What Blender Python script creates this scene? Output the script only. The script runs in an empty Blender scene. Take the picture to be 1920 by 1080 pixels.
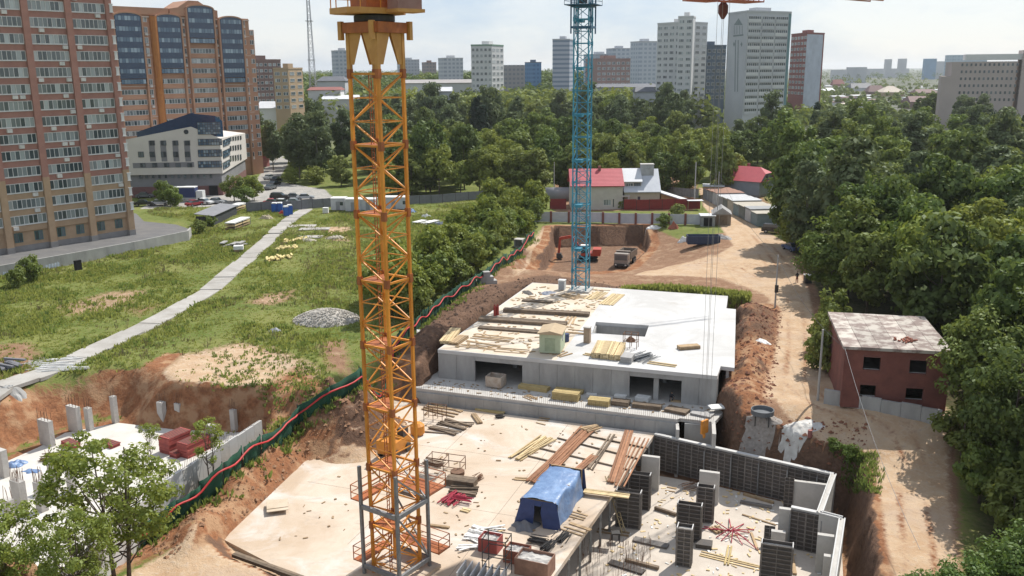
import bpy, math, random
import numpy as np
from mathutils import Vector, Matrix, noise as mnoise
from mathutils.geometry import tessellate_polygon
R_ = math.radians
random.seed(7)
rng = np.random.default_rng(7)
sc = bpy.context.scene
col = sc.collection

# ------------------------------------------------------------------ camera
FPX, PITCH, ROLL, CAMH = 1700.0, R_(13.56), R_(0.46), 31.0
_f = np.array([0, math.cos(PITCH), -math.sin(PITCH)])
_r0 = np.array([1.0, 0, 0]); _u0 = np.cross(_r0, _f)
_R = _r0*math.cos(ROLL) - _u0*math.sin(ROLL)
_U = _u0*math.cos(ROLL) + _r0*math.sin(ROLL)
cd = bpy.data.cameras.new('camera'); cam = bpy.data.objects.new('camera', cd); col.objects.link(cam)
cd.sensor_width = 36.0; cd.lens = FPX/1920*36; cd.clip_start = 0.5; cd.clip_end = 30000
m3 = Matrix(((_R[0], _U[0], -_f[0]), (_R[1], _U[1], -_f[1]), (_R[2], _U[2], -_f[2])))
cam.matrix_world = Matrix.Translation((0, 0, CAMH)) @ m3.to_4x4()
sc.camera = cam

# ------------------------------------------------------------------ sky, sun, exposure
SUN_AZ, SUN_EL = R_(41), R_(52)          # azimuth clockwise from +Y (the view direction)
w = bpy.data.worlds.new('World'); sc.world = w; w.use_nodes = True
nt = w.node_tree; nt.nodes.clear()
def _n(t, **k):
    n = nt.nodes.new(t)
    for a, b in k.items(): setattr(n, a, b)
    return n
sky = _n('ShaderNodeTexSky', sky_type='NISHITA', sun_disc=False, sun_elevation=SUN_EL, sun_rotation=SUN_AZ, air_density=1.0, dust_density=.5, ozone_density=1.2, altitude=120)
tc = _n('ShaderNodeTexCoord'); mp = _n('ShaderNodeMapping'); mp.inputs['Scale'].default_value = (1, 1, 2.6)
nz = _n('ShaderNodeTexNoise'); nz.inputs['Scale'].default_value = 3.2; nz.inputs['Detail'].default_value = 7; nz.inputs['Roughness'].default_value = .58
cr = _n('ShaderNodeMapRange'); cr.inputs['From Min'].default_value = .40; cr.inputs['From Max'].default_value = .60; cr.inputs['To Min'].default_value = 0; cr.inputs['To Max'].default_value = 1.0
mx = _n('ShaderNodeMix', data_type='RGBA'); mx.inputs['Factor'].default_value = .72
cl = _n('ShaderNodeMix', data_type='RGBA'); cl.inputs['A'].default_value = (4.9, 6.0, 7.7, 1); cl.inputs['B'].default_value = (8.2, 8.35, 8.6, 1)     # pale blue gaps, white cloud
bg = _n('ShaderNodeBackground'); bg.inputs['Strength'].default_value = .10
out = _n('ShaderNodeOutputWorld')
L = nt.links.new
L(tc.outputs['Generated'], mp.inputs['Vector']); L(mp.outputs[0], nz.inputs['Vector']); L(nz.outputs['Fac'], cr.inputs['Value'])
L(cr.outputs[0], cl.inputs['Factor']); L(cl.outputs['Result'], mx.inputs['B']); L(sky.outputs[0], mx.inputs['A']); L(mx.outputs['Result'], bg.inputs['Color']); L(bg.outputs[0], out.inputs[0])
sd = bpy.data.lights.new('sun', 'SUN'); sd.energy = 5.0; sd.angle = R_(.53); sd.color = (1, .955, .88)
sun = bpy.data.objects.new('sun', sd); col.objects.link(sun)
_sv = Vector((math.sin(SUN_AZ)*math.cos(SUN_EL), math.cos(SUN_AZ)*math.cos(SUN_EL), math.sin(SUN_EL)))
sun.rotation_euler = _sv.to_track_quat('Z', 'Y').to_euler(); sun.location = (60, 80, 150)
vs = sc.view_settings; vs.view_transform = 'Standard'; vs.look = 'None'; vs.exposure = 0.2; vs.gamma = 1.0; vs.use_curve_mapping = False
cy = sc.cycles; cy.max_bounces = 5; cy.diffuse_bounces = 3; cy.glossy_bounces = 2; cy.transmission_bounces = 3; cy.transparent_max_bounces = 6
cy.volume_bounces = 0; cy.caustics_reflective = False; cy.caustics_refractive = False; cy.use_denoising = True; cy.sample_clamp_indirect = 6

# ------------------------------------------------------------------ pixel -> place
def ray(px, py): return _f + _R*(px-960)/FPX - _U*(py-540)/FPX
def P(px, py, z=0.0):
    d = ray(px, py); t = (z-CAMH)/d[2]; return Vector((d[0]*t, d[1]*t, z))
def PD(px, py, D):
    d = ray(px, py); t = D/d[1]; return Vector((d[0]*t, D, CAMH+d[2]*t))
# site frame of the building under construction
STH = R_(-18.5); SO = Vector((-8.2, 95.1)); SU = Vector((math.cos(STH), math.sin(STH))); SV = Vector((-SU.y, SU.x))
def S(a, b, z=0.0):
    q = SO + SU*a + SV*b; return Vector((q.x, q.y, z))

# ------------------------------------------------------------------ materials
MATS = {}
def M(name, c1, c2=None, scale=1.0, rough=.85, bump=0.0, bscale=None, metal=0.0, vary=0.0, detail=5, stretch=(1, 1, 1), spec=.35, contrast=.5):
    """procedural material: two colours mixed by world-space noise, optional bump and per-object variation"""
    if name in MATS: return MATS[name]
    m = bpy.data.materials.new(name); m.use_nodes = True; t = m.node_tree; b = t.nodes['Principled BSDF']
    b.inputs['Roughness'].default_value = rough; b.inputs['Metallic'].default_value = metal; b.inputs['Specular IOR Level'].default_value = spec
    c2 = c2 or tuple(x*.8 for x in c1)
    g = t.nodes.new('ShaderNodeNewGeometry'); mpn = t.nodes.new('ShaderNodeMapping'); mpn.inputs['Scale'].default_value = stretch
    t.links.new(g.outputs['Position'], mpn.inputs['Vector'])
    n = t.nodes.new('ShaderNodeTexNoise'); n.inputs['Scale'].default_value = scale; n.inputs['Detail'].default_value = detail; n.inputs['Roughness'].default_value = .62
    t.links.new(mpn.outputs[0], n.inputs['Vector'])
    r = t.nodes.new('ShaderNodeMapRange'); r.inputs['From Min'].default_value = .5-contrast*.35; r.inputs['From Max'].default_value = .5+contrast*.35
    t.links.new(n.outputs['Fac'], r.inputs['Value'])
    x = t.nodes.new('ShaderNodeMix'); x.data_type = 'RGBA'; x.inputs['A'].default_value = (*c1, 1); x.inputs['B'].default_value = (*c2, 1)
    t.links.new(r.outputs[0], x.inputs['Factor']); last = x.outputs['Result']
    if vary:
        o = t.nodes.new('ShaderNodeObjectInfo'); h = t.nodes.new('ShaderNodeHueSaturation')
        v = t.nodes.new('ShaderNodeMapRange'); v.inputs['To Min'].default_value = 1-vary; v.inputs['To Max'].default_value = 1+vary
        t.links.new(o.outputs['Random'], v.inputs['Value']); t.links.new(v.outputs[0], h.inputs['Value']); t.links.new(last, h.inputs['Color']); last = h.outputs['Color']
    t.links.new(last, b.inputs['Base Color'])
    if bump:
        n2 = t.nodes.new('ShaderNodeTexNoise'); n2.inputs['Scale'].default_value = bscale or scale*4; n2.inputs['Detail'].default_value = 6
        t.links.new(g.outputs['Position'], n2.inputs['Vector'])
        bp = t.nodes.new('ShaderNodeBump'); bp.inputs['Strength'].default_value = min(1, bump); bp.inputs['Distance'].default_value = .12
        t.links.new(n2.outputs['Fac'], bp.inputs['Height']); t.links.new(bp.outputs[0], b.inputs['Normal'])
    MATS[name] = m; return m

def leaf_mat(name, c1, c2, c3, trans=.38):
    m = bpy.data.materials.new(name); m.use_nodes = True; t = m.node_tree; t.nodes.clear()
    o = t.nodes.new('ShaderNodeOutputMaterial'); g = t.nodes.new('ShaderNodeNewGeometry'); oi = t.nodes.new('ShaderNodeObjectInfo')
    x = t.nodes.new('ShaderNodeMix'); x.data_type = 'RGBA'; x.inputs['A'].default_value = (*c1, 1); x.inputs['B'].default_value = (*c2, 1)
    t.links.new(g.outputs['Random Per Island'], x.inputs['Factor'])
    y = t.nodes.new('ShaderNodeMix'); y.data_type = 'RGBA'; y.inputs['B'].default_value = (*c3, 1)
    k = t.nodes.new('ShaderNodeMath'); k.operation = 'MULTIPLY'; k.inputs[1].default_value = .75
    t.links.new(oi.outputs['Random'], k.inputs[0]); t.links.new(k.outputs[0], y.inputs['Factor']); t.links.new(x.outputs['Result'], y.inputs['A'])
    d = t.nodes.new('ShaderNodeBsdfDiffuse'); tr = t.nodes.new('ShaderNodeBsdfTranslucent'); gl = t.nodes.new('ShaderNodeBsdfGlossy'); gl.inputs['Roughness'].default_value = .55
    gl.inputs['Color'].default_value = (.6, .65, .6, 1)
    hs = t.nodes.new('ShaderNodeHueSaturation'); hs.inputs['Hue'].default_value = .485; hs.inputs['Value'].default_value = 1.15
    a = t.nodes.new('ShaderNodeMixShader'); a.inputs[0].default_value = trans; b = t.nodes.new('ShaderNodeMixShader'); b.inputs[0].default_value = .035
    t.links.new(y.outputs['Result'], d.inputs['Color']); t.links.new(y.outputs['Result'], hs.inputs['Color']); t.links.new(hs.outputs[0], tr.inputs['Color'])
    t.links.new(d.outputs[0], a.inputs[1]); t.links.new(tr.outputs[0], a.inputs[2]); t.links.new(a.outputs[0], b.inputs[1]); t.links.new(gl.outputs[0], b.inputs[2]); t.links.new(b.outputs[0], o.inputs[0])
    MATS[name] = m; return m

def glass_mat(name, c1, c2, rough=.12):
    """window glass seen from outside: dark room / pale curtain per pane, with a reflecting coat"""
    m = bpy.data.materials.new(name); m.use_nodes = True; t = m.node_tree; b = t.nodes['Principled BSDF']
    g = t.nodes.new('ShaderNodeNewGeometry'); oi = t.nodes.new('ShaderNodeObjectInfo')
    wn = t.nodes.new('ShaderNodeTexWhiteNoise'); wn.noise_dimensions = '2D'; cx = t.nodes.new('ShaderNodeCombineXYZ')
    t.links.new(g.outputs['Random Per Island'], cx.inputs[0]); t.links.new(oi.outputs['Random'], cx.inputs[1]); t.links.new(cx.outputs[0], wn.inputs['Vector'])
    pw = t.nodes.new('ShaderNodeMath'); pw.operation = 'POWER'; pw.inputs[1].default_value = 2.0; t.links.new(wn.outputs['Value'], pw.inputs[0])
    x = t.nodes.new('ShaderNodeMix'); x.data_type = 'RGBA'; x.inputs['A'].default_value = (*c1, 1); x.inputs['B'].default_value = (*c2, 1)
    t.links.new(pw.outputs[0], x.inputs['Factor']); t.links.new(x.outputs['Result'], b.inputs['Base Color'])
    b.inputs['Roughness'].default_value = rough; b.inputs['Specular IOR Level'].default_value = .8
    MATS[name] = m; return m

# ------------------------------------------------------------------ mesh builder
class MB:
    def __init__(s): s.v = []; s.f = []; s.m = []; s.k = 0
    def mat(s, k): s.k = k; return s
    def add(s, vs, fs):
        o = len(s.v); s.v += [tuple(p) for p in vs]; s.f += [tuple(i+o for i in f) for f in fs]; s.m += [s.k]*len(fs); return s
    def box(s, x0, x1, y0, y1, z0, z1, rz=0.0):
        v = [(x, y, z) for z in (z0, z1) for x, y in ((x0, y0), (x1, y0), (x1, y1), (x0, y1))]
        if rz:
            cx, cy_ = (x0+x1)/2, (y0+y1)/2; c, q = math.cos(rz), math.sin(rz)
            v = [(cx+(x-cx)*c-(y-cy_)*q, cy_+(x-cx)*q+(y-cy_)*c, z) for x, y, z in v]
        return s.add(v, [(3, 2, 1, 0), (4, 5, 6, 7), (0, 1, 5, 4), (1, 2, 6, 5), (2, 3, 7, 6), (3, 0, 4, 7)])
    def beam(s, a, b, w_, h=None, up=(0, 0, 1)):
        a = Vector(a); b = Vector(b); h = h or w_; d = (b-a).normalized(); up = Vector(up)
        if abs(d.dot(up)) > .97: up = Vector((1, 0, 0)) if abs(d.x) < .9 else Vector((0, 1, 0))
        x = d.cross(up).normalized()*(w_/2); y = d.cross(x).normalized()*(h/2)
        v = [p+i*x+j*y for p in (a, b) for i, j in ((-1, -1), (1, -1), (1, 1), (-1, 1))]
        return s.add(v, [(0, 1, 2, 3), (7, 6, 5, 4), (0, 4, 5, 1), (1, 5, 6, 2), (2, 6, 7, 3), (3, 7, 4, 0)])
    def tube(s, pts, r, n=8, r2=None, cap=True):
        pts = [Vector(p) for p in pts]; r2 = r if r2 is None else r2; v = []; f = []
        for i, p in enumerate(pts):
            d = (pts[min(i+1, len(pts)-1)]-pts[max(i-1, 0)]).normalized()
            x = d.cross(Vector((0, 0, 1)))
            x = Vector((1, 0, 0)) if x.length < .05 else x.normalized()
            y = d.cross(x); q = float(r+(r2-r)*i/max(1, len(pts)-1))
            v += [p+q*(math.cos(2*math.pi*k/n)*x+math.sin(2*math.pi*k/n)*y) for k in range(n)]
        for i in range(len(pts)-1):
            for k in range(n): f.append((i*n+k, i*n+(k+1) % n, (i+1)*n+(k+1) % n, (i+1)*n+k))
        if cap: f.append(tuple(range(n))[::-1]); f.append(tuple((len(pts)-1)*n+k for k in range(n)))
        return s.add(v, f)
    def prism(s, poly, z0, z1):
        """poly: list of (x,y) anticlockwise"""
        n = len(poly); ar = sum(poly[i][0]*poly[(i+1) % n][1]-poly[(i+1) % n][0]*poly[i][1] for i in range(n))
        if ar < 0: poly = poly[::-1]
        v = [(p[0], p[1], z0) for p in poly]+[(p[0], p[1], z1) for p in poly]
        return s.add(v, [tuple(range(n))[::-1], tuple(range(n, 2*n))]+[(i, (i+1) % n, n+(i+1) % n, n+i) for i in range(n)])
    def extr(s, prof, x0, x1, axis='x'):
        """profile in the other two axes, extruded along axis"""
        n = len(prof)
        mk = (lambda t, p: (t, p[0], p[1])) if axis == 'x' else (lambda t, p: (p[0], t, p[1]))
        v = [mk(x0, p) for p in prof]+[mk(x1, p) for p in prof]
        return s.add(v, [tuple(range(n)), tuple(range(n, 2*n))[::-1]]+[(i, n+i, n+(i+1) % n, (i+1) % n) for i in range(n)])
    def lathe(s, prof, n=12, cx=0, cy_=0):
        v = [(cx+r*math.cos(2*math.pi*k/n), cy_+r*math.sin(2*math.pi*k/n), z) for r, z in prof for k in range(n)]
        f = [(i*n+k, i*n+(k+1) % n, (i+1)*n+(k+1) % n, (i+1)*n+k) for i in range(len(prof)-1) for k in range(n)]
        f += [tuple(range(n))[::-1], tuple((len(prof)-1)*n+k for k in range(n))]
        return s.add(v, f)
    def quad(s, *p): return s.add(p, [tuple(range(len(p)))])
    def mesh(s, name, mats, smooth=False, recalc=True):
        me = bpy.data.meshes.new(name); me.from_pydata(s.v, [], s.f)
        for q in (mats if isinstance(mats, (list, tuple)) else [mats]): me.materials.append(q)
        if max(s.m, default=0) > 0: me.polygons.foreach_set('material_index', s.m)
        if smooth: me.polygons.foreach_set('use_smooth', [True]*len(s.f))
        if recalc and len(s.f) < 4000:
            import bmesh
            b = bmesh.new(); b.from_mesh(me); bmesh.ops.recalc_face_normals(b, faces=b.faces); b.to_mesh(me); b.free()
        me.update(); return me
    def build(s, name, mats, parent=None, loc=None, rz=0, **k):
        o = bpy.data.objects.new(name, s.mesh(name, mats, **k)); return put(o, parent, loc, rz)
def put(o, parent=None, loc=None, rz=0):
    col.objects.link(o); o.parent = parent
    if loc is not None: o.location = loc
    if rz: o.rotation_euler = (0, 0, rz)
    return o
def inst(name, me, parent=None, loc=(0, 0, 0), rz=0, scale=None):
    o = bpy.data.objects.new(name, me); put(o, parent, loc, rz)
    if scale is not None: o.scale = scale if isinstance(scale, (tuple, list)) else (scale,)*3
    return o
def tag(o, label=None, cat=None, group=None, kind=None):
    for k, v in (('label', label), ('category', cat), ('group', group), ('kind', kind)):
        if v: o[k] = v
    return o
def thing(name, label, cat, loc=(0, 0, 0), rz=0, group=None):
    o = bpy.data.objects.new(name, None); o.empty_display_size = .3; put(o, None, loc, rz); return tag(o, label, cat, group, 'thing')
KIDS = {}
def copy_tree(o, parent=None):
    c = o.copy(); col.objects.link(c); c.parent = parent
    for ch in o.children: copy_tree(ch, c)
    return c
def yaw(a, b): return math.atan2(b[1]-a[1], b[0]-a[0])

# ------------------------------------------------------------------ terrain
def vnoise(x, y, seed=0):
    xi = np.floor(x).astype(np.int64); yi = np.floor(y).astype(np.int64); xf = x-xi; yf = y-yi
    def h(a, b):
        n = (a*374761393+b*668265263+seed*1442695041) & 0x7fffffff
        n = ((n ^ (n >> 13))*1274126177) & 0x7fffffff
        return ((n ^ (n >> 16)) & 0xffff)/65535.0
    u = xf*xf*(3-2*xf); v = yf*yf*(3-2*yf)
    return (h(xi, yi)*(1-u)+h(xi+1, yi)*u)*(1-v)+(h(xi, yi+1)*(1-u)+h(xi+1, yi+1)*u)*v
def fbm(x, y, sc_, octv=4, seed=0):
    s = 0; a = .5; t = 0
    for o in range(octv):
        s = s+a*vnoise(x/sc_*2**o+17.3*o, y/sc_*2**o-9.1*o, seed+o); t += a; a *= .5
    return s/t
def sdf(poly, x, y):
    """distance outside a polygon, negative inside"""
    d = np.full(x.shape, 1e18); ins = np.zeros(x.shape, bool); n = len(poly)
    for i in range(n):
        ax, ay = poly[i]; bx, by = poly[(i+1) % n]; ex, ey = bx-ax, by-ay
        t = np.clip(((x-ax)*ex+(y-ay)*ey)/(ex*ex+ey*ey+1e-9), 0, 1)
        d = np.minimum(d, (x-ax-t*ex)**2+(y-ay-t*ey)**2)
        c = ((ay > y) != (by > y)) & (x < (bx-ax)*(y-ay)/(by-ay+1e-12)+ax); ins ^= c
    return np.where(ins, -np.sqrt(d), np.sqrt(d))
def sm(t): t = np.clip(t, 0, 1); return t*t*(3-2*t)
def XY(l, z=0.0): return [tuple(P(a, b, z)[:2]) for a, b in l]
def SXY(l): return [tuple(S(a, b)[:2]) for a, b in l]

PITS = [  # polygon, floor level, width of the slope outside it
    (XY([(-260, 1000), (-20, 872), (74, 830), (122, 804), (222, 786), (268, 800), (330, 806), (470, 812), (492, 812), (300, 950), (120, 1120), (-260, 1120)], -4.5), -4.5, 1.9),
    (XY([(-260, 1000), (-20, 872), (74, 830), (122, 804), (222, 786), (240, 800), (100, 850), (-260, 1010)], -4.5), -4.5, 5.0),
    (XY([(496, 800), (300, 915), (50, 1140), (90, 1160), (310, 985), (492, 846)], -3.0), -3.6, 1.2),
    (XY([(60, 1180), (300, 988), (485, 850), (540, 815), (610, 850), (560, 890), (430, 1000), (560, 1110), (400, 1220)], -3.0), -3.0, 3.2),
    (SXY([(-5.0, -5), (10, -5), (10, -48), (5.6, -48), (5.2, -38.6), (-2.6, -35.4)]), -3.95, 4.6),
    (SXY([(.6, 32.8), (27.5, 32.8), (28.0, 26), (28.8, 3), (29.2, -1), (30.6, -4.4), (31.4, -6.2), (42.4, -8.9), (42.3, -48), (10, -48), (10, -5), (.4, -5)]), -7.4, 2.1),
    (XY([(1036, 482), (1040, 462), (1205, 458), (1215, 474), (1170, 512), (1080, 520), (1010, 520)], -4.0), -4.0, .5),
    (XY([(1120, 480), (1190, 475), (1200, 497), (1130, 515)], -3.2), -3.2, 17.0),
    (XY([(1010, 500), (1060, 490), (1080, 515), (1000, 525)], -3.0), -3.0, 6.0),
    (SXY([(13.2, 34.6), (30, 34.4), (30, 35.6), (13, 35.8)]), -2.6, 1.0),
]
def W2S(x, y):
    dx, dy = x-SO.x, y-SO.y; return dx*SU.x+dy*SU.y, dx*SV.x+dy*SV.y
BUMPS = [  # centre (site a,b), radii, height, turn, roughness
    ((-3.7, -13.4), (3.9, 4.2), 4.5, .3, .8), ((-1.6, -17.5), (2.4, 2.6), 1.2, .4, .5), ((-5.6, -16.5), (2.0, 3.0), 1.4, .3, .6), ((-7.8, -20.5), (1.7, 4.2), 1.7, .25, .7), ((-6.6, -27.5), (1.6, 4.4), 1.5, .2, .7), ((-4.4, -36.0), (1.5, 3.4), 1.3, .4, .6),
    ((-3.4, 6), (2.0, 6), 1.5, 0, .7), ((-2.6, 16), (1.7, 7), 1.3, -.05, .7), ((-1.4, 27), (1.7, 6), 1.2, -.1, .7), ((2, 36), (4, 2), .7, 0, .6), ((-6, 30), (3, 5), .6, 0, .5),
    ((32.0, 21), (1.7, 4.0), 1.8, 0, .9), ((31.6, 29), (2.4, 3.0), 1.7, .3, .9), ((32.8, 6.5), (1.5, 4.0), 1.2, 0, .9), ((32.6, 13), (1.2, 3.0), .7, 0, .8), ((32.8, -.5), (1.3, 2.6), .5, 0, .7),
    ((21, 37.2), (8.5, 1.3), .7, .02, .3), ((35.5, 36), (3, 2), .5, 0, .5),
]
def rise(x, y): return 15*sm((y-510)/300)*sm((.19*y-x)/60+.5)
def terrain(x, y):
    x = np.asarray(x, float); y = np.asarray(y, float)
    near = (np.abs(x) < 130) & (y > 30) & (y < 260)
    z = (fbm(x, y, 9, 3, 3)-.5)*.55*np.where(near, 1, 0)
    wob = (fbm(x, y, 2.2, 3, 11)-.5); a, b = W2S(x, y)
    z = z-2.3*sm((-1-b)/9)*sm((a-27)/5)*np.where(near, 1, 0)
    for poly, fl, wd in PITS:
        d = sdf(poly, x, y)+wob*min(1.3, wd*.55)
        z = np.minimum(z, fl+(-fl)*sm(d/wd)+np.where(d/wd >= 1, 99, 0))
    rough = fbm(x, y, 1.5, 4, 5)
    for (ca, cb), (ra, rb), h, tn, ro in BUMPS:
        c, s = math.cos(tn), math.sin(tn); u = ((a-ca)*c+(b-cb)*s)/ra; v = (-(a-ca)*s+(b-cb)*c)/rb
        e = np.exp(-(u*u+v*v)**1.25); z = z+h*e*(1+ro*(rough-.5)*1.1)
    steep = np.where(near, 1, 0)
    z = z+steep*(fbm(x, y, .9, 3, 8)-.5)*.16
    bank = near & (a > -16) & (a < 46) & (b > -48) & (b < 46) & ((a < 1) | (a > 30) | (b > 34)); z = z+np.where(bank, (fbm(x, y, 2.6, 4, 41)-.5)*.55, 0)*np.clip((z+3.4)/1.5, 0, 1)
    z = z+rise(x, y)
    return z
_TG = {}
def tz(x, y):
    if 'z' not in _TG: return float(terrain(np.array([x]), np.array([y]))[0])
    i = min(max(int(np.searchsorted(gx, x))-1, 0), nx-2); j = min(max(int(np.searchsorted(gy, y))-1, 0), ny-2)
    u = (x-gx[i])/(gx[i+1]-gx[i]); v = (y-gy[j])/(gy[j+1]-gy[j]); z = _TG['z']
    return float((z[j, i]*(1-u)+z[j, i+1]*u)*(1-v)+(z[j+1, i]*(1-u)+z[j+1, i+1]*u)*v)
def G(px, py):
    """point of the terrain seen at a pixel"""
    d = ray(px, py); t = np.arange(42, 330, .2)/d[1]; x, y, z = d[0]*t, d[1]*t, CAMH+d[2]*t
    i = np.clip(np.searchsorted(gx, x)-1, 0, nx-2); j = np.clip(np.searchsorted(gy, y)-1, 0, ny-2); u = (x-gx[i])/(gx[i+1]-gx[i]); v = (y-gy[j])/(gy[j+1]-gy[j])
    h = (ZZ[j, i]*(1-u)+ZZ[j, i+1]*u)*(1-v)+(ZZ[j+1, i]*(1-u)+ZZ[j+1, i+1]*u)*v; k = int(np.argmax(z < h))
    if not (z < h).any(): k = len(t)-1
    return Vector((float(x[k]), float(y[k]), tz(float(x[k]), float(y[k]))))

def axis(parts):
    o = []
    for a, b, n in parts: o += list(np.linspace(a, b, n, endpoint=False))
    return np.array(o+[parts[-1][1]])
gx = axis([(-9000, -1200, 10), (-1200, -300, 18), (-300, -110, 40), (-110, -58, 70), (-58, 50, 260), (50, 110, 60), (110, 300, 40), (300, 1200, 18), (1200, 9000, 10)])
gy = axis([(-600, 0, 8), (0, 44, 14), (44, 130, 230), (130, 215, 120), (215, 330, 60), (330, 700, 40), (700, 2000, 30), (2000, 14000, 14)])
XX, YY = np.meshgrid(gx, gy); ZZ = terrain(XX.ravel(), YY.ravel()).reshape(XX.shape)
nx, ny = len(gx), len(gy); _TG['z'] = ZZ
def soft(poly, x, y, w_=1.0): return sm(.5-sdf(poly, x, y)/(2*w_))
fx, fy = XX.ravel(), YY.ravel(); fz = ZZ.ravel(); sa, sb = W2S(fx, fy)
SITE = XY([(640, 760), (780, 600), (800, 585), (900, 520), (985, 455), (1030, 425), (1230, 425), (1290, 440), (1330, 440), (1400, 430), (1500, 480), (1540, 560), (1580, 740), (1800, 790), (1820, 1200), (560, 1200), (-80, 1160), (200, 1060), (420, 905), (560, 800)])
ROAD = XY([(1310, 352), (1345, 352), (1360, 395), (1420, 425), (1475, 455), (1515, 545), (1535, 640), (1560, 752), (1405, 745), (1418, 640), (1445, 560), (1380, 520), (1190, 515), (1195, 490), (1330, 482), (1375, 460), (1345, 415), (1318, 385)])
ROAD2 = XY([(1405, 735), (1560, 740), (1650, 775), (1770, 800), (1800, 1100), (1690, 1100), (1640, 960), (1625, 895), (1570, 850), (1470, 800)], -1.9)
DRY4 = XY([(90, 575), (200, 545), (300, 540), (250, 575), (120, 600)]); DRY5 = XY([(590, 640), (650, 630), (665, 690), (610, 700)]); DRY6 = XY([(-60, 650), (60, 640), (90, 665), (-60, 710)]); DRY7 = XY([(600, 425), (660, 425), (660, 455), (610, 450)])
DRY = XY([(285, 700), (330, 665), (450, 640), (520, 650), (600, 690), (610, 720), (560, 760), (470, 770), (300, 748)])
DRY2 = XY([(455, 570), (490, 548), (560, 540), (555, 560), (510, 575)]); DRY3 = XY([(210, 580), (330, 560), (370, 545), (260, 600)])
LBANK = XY([(-100, 850), (0, 800), (180, 740), (310, 662), (345, 660), (300, 700), (200, 790), (0, 880), (-100, 940)])
PATHSIDE = XY([(-40, 745), (130, 680), (60, 660), (-40, 690)])
PARK = XY([(262, 392), (300, 372), (470, 352), (500, 310), (470, 296), (492, 278), (545, 300), (520, 340), (610, 356), (640, 384), (470, 384), (420, 388)])
YARD = XY([(1040, 398), (1300, 395), (1310, 330), (1040, 345)]); GAR = XY([(1330, 380), (1460, 445), (1500, 430), (1420, 350), (1330, 330)])
soil = np.maximum.reduce([soft(SITE, fx, fy, 1.5), soft(ROAD, fx, fy, .8), soft(ROAD2, fx, fy, .8), .62*soft(DRY4, fx, fy, 3), .75*soft(DRY5, fx, fy, 2), .7*soft(DRY6, fx, fy, 2), .75*soft(DRY7, fx, fy, 2), .85*soft(DRY, fx, fy, 3), .8*soft(DRY2, fx, fy, 3), .6*soft(DRY3, fx, fy, 3), soft(LBANK, fx, fy, 1.2), soft(PITS[0][0], fx, fy, 1.5), .7*soft(PATHSIDE, fx, fy, 2), soft(YARD, fx, fy, 2), .7*soft(GAR, fx, fy, 3)])
gr_island = soft(SXY([(12.5, 35.9), (31, 35.6), (30.5, 39.4), (13, 39.0)]), fx, fy, .6)
dpit = sdf(PITS[6][0], fx, fy); soil = np.maximum(np.maximum(soil-gr_island, 0), sm((3.2-dpit)/1.2))
LOWSAND = SXY([(-4.5, -20), (-5, -8), (12, -5), (12, -48), (4, -50), (-6, -44), (-3.4, -33)])
PITROAD = XY([(1195, 497), (1330, 470), (1420, 500), (1450, 560), (1390, 540), (1340, 520), (1200, 515)])
sand = np.maximum.reduce([soft(ROAD, fx, fy, 1.2), soft(ROAD2, fx, fy, 1.2), .45*soft(DRY4, fx, fy, 3), .5*soft(DRY2, fx, fy, 3), .6*soft(DRY7, fx, fy, 2), .75*soft(DRY, fx, fy, 3), soft(LOWSAND, fx, fy, 1.2), .7*soft(PITROAD, fx, fy, 2), .8*soft(XY([(960, 470), (1020, 425), (1040, 440), (1010, 500), (960, 520)]), fx, fy, 2)])
slope = np.zeros_like(ZZ); gyv, gxv = np.gradient(ZZ, gy, gx); slope = np.hypot(gyv, gxv).ravel()
clayL = np.maximum.reduce([soft(LBANK, fx, fy, 1.5), soft(PITS[0][0], fx, fy, 2.5), .8*soft(SXY([(-14, -6), (-3, -14), (-3, -36), (-8, -46), (-14, -40)]), fx, fy, 2)])
redR = np.maximum.reduce([soft(SXY([(29.0, 36), (29.0, -11), (35, -9), (35, 4), (35.2, 20), (35, 34)]), fx, fy, 1.5), .9*soft(SXY([(41, -9), (44.6, -9.4), (45, -48), (42, -48)]), fx, fy, .7), .35*soft(SITE, fx, fy, 1)])
LBIG = XY([(-300, 780), (160, 700), (330, 640), (620, 720), (640, 800), (500, 1100), (-300, 1200)])
steep_l = sm((slope-.45)/.4)*soft(LBIG, fx, fy, 3)
soil = np.maximum(soil, steep_l); sand = sand*(1-sm((slope-.5)/.4))
clay = np.clip(.9*sm((2.6-dpit)/1.0)*sm((dpit+1.5)/1.0)+steep_l*.95+np.maximum(np.maximum(clayL, redR*.8), sm((slope-.55)/.5)*.9*soft(SITE, fx, fy, 3)), 0, 1)*(1-.85*gr_island)
dark = np.maximum.reduce([.85*sm((2.2-dpit)/1.0)*sm((slope-.5)/.4), .8*sm((slope-.45)/.4)*np.maximum(soft(SITE, fx, fy, 3), 0)*(sa > -3), .3*soft(SXY([(29, 34), (29, -9), (35, -8), (35, 32)]), fx, fy, 2), .95*soft(SXY([(-9, 0), (-1, -1), (1, 33), (12.5, 34), (12, 40), (-1, 45), (-6, 36), (-8, 20)]), fx, fy, 1.5), .55*soft(PITS[6][0], fx, fy, 3), .6*soft(SXY([(-7.5, -10), (-1, -9.5), (1.4, -17), (-5.5, -18)]), fx, fy, 1.2), .6*soft(redR_poly if False else SXY([(30.5, 32), (30.5, 17), (35.5, 16), (35.5, 33)]), fx, fy, 2)])  # steep cut faces: shade painted into the soil colour; elsewhere dark earth
TRACK = [[P(a, b, z_) for a, b, z_ in l] for l in (((1325, 360, 0), (1365, 400, 0), (1420, 440, 0), (1470, 500, 0), (1490, 560, 0), (1495, 640, 0), (1490, 720, 0), (1540, 775, -1.2), (1650, 830, -2), (1710, 920, -2.2), (1730, 1100, -2.2)), ((1200, 505, -2), (1300, 494, -.6), (1400, 500, 0), (1460, 540, 0)))]
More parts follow.
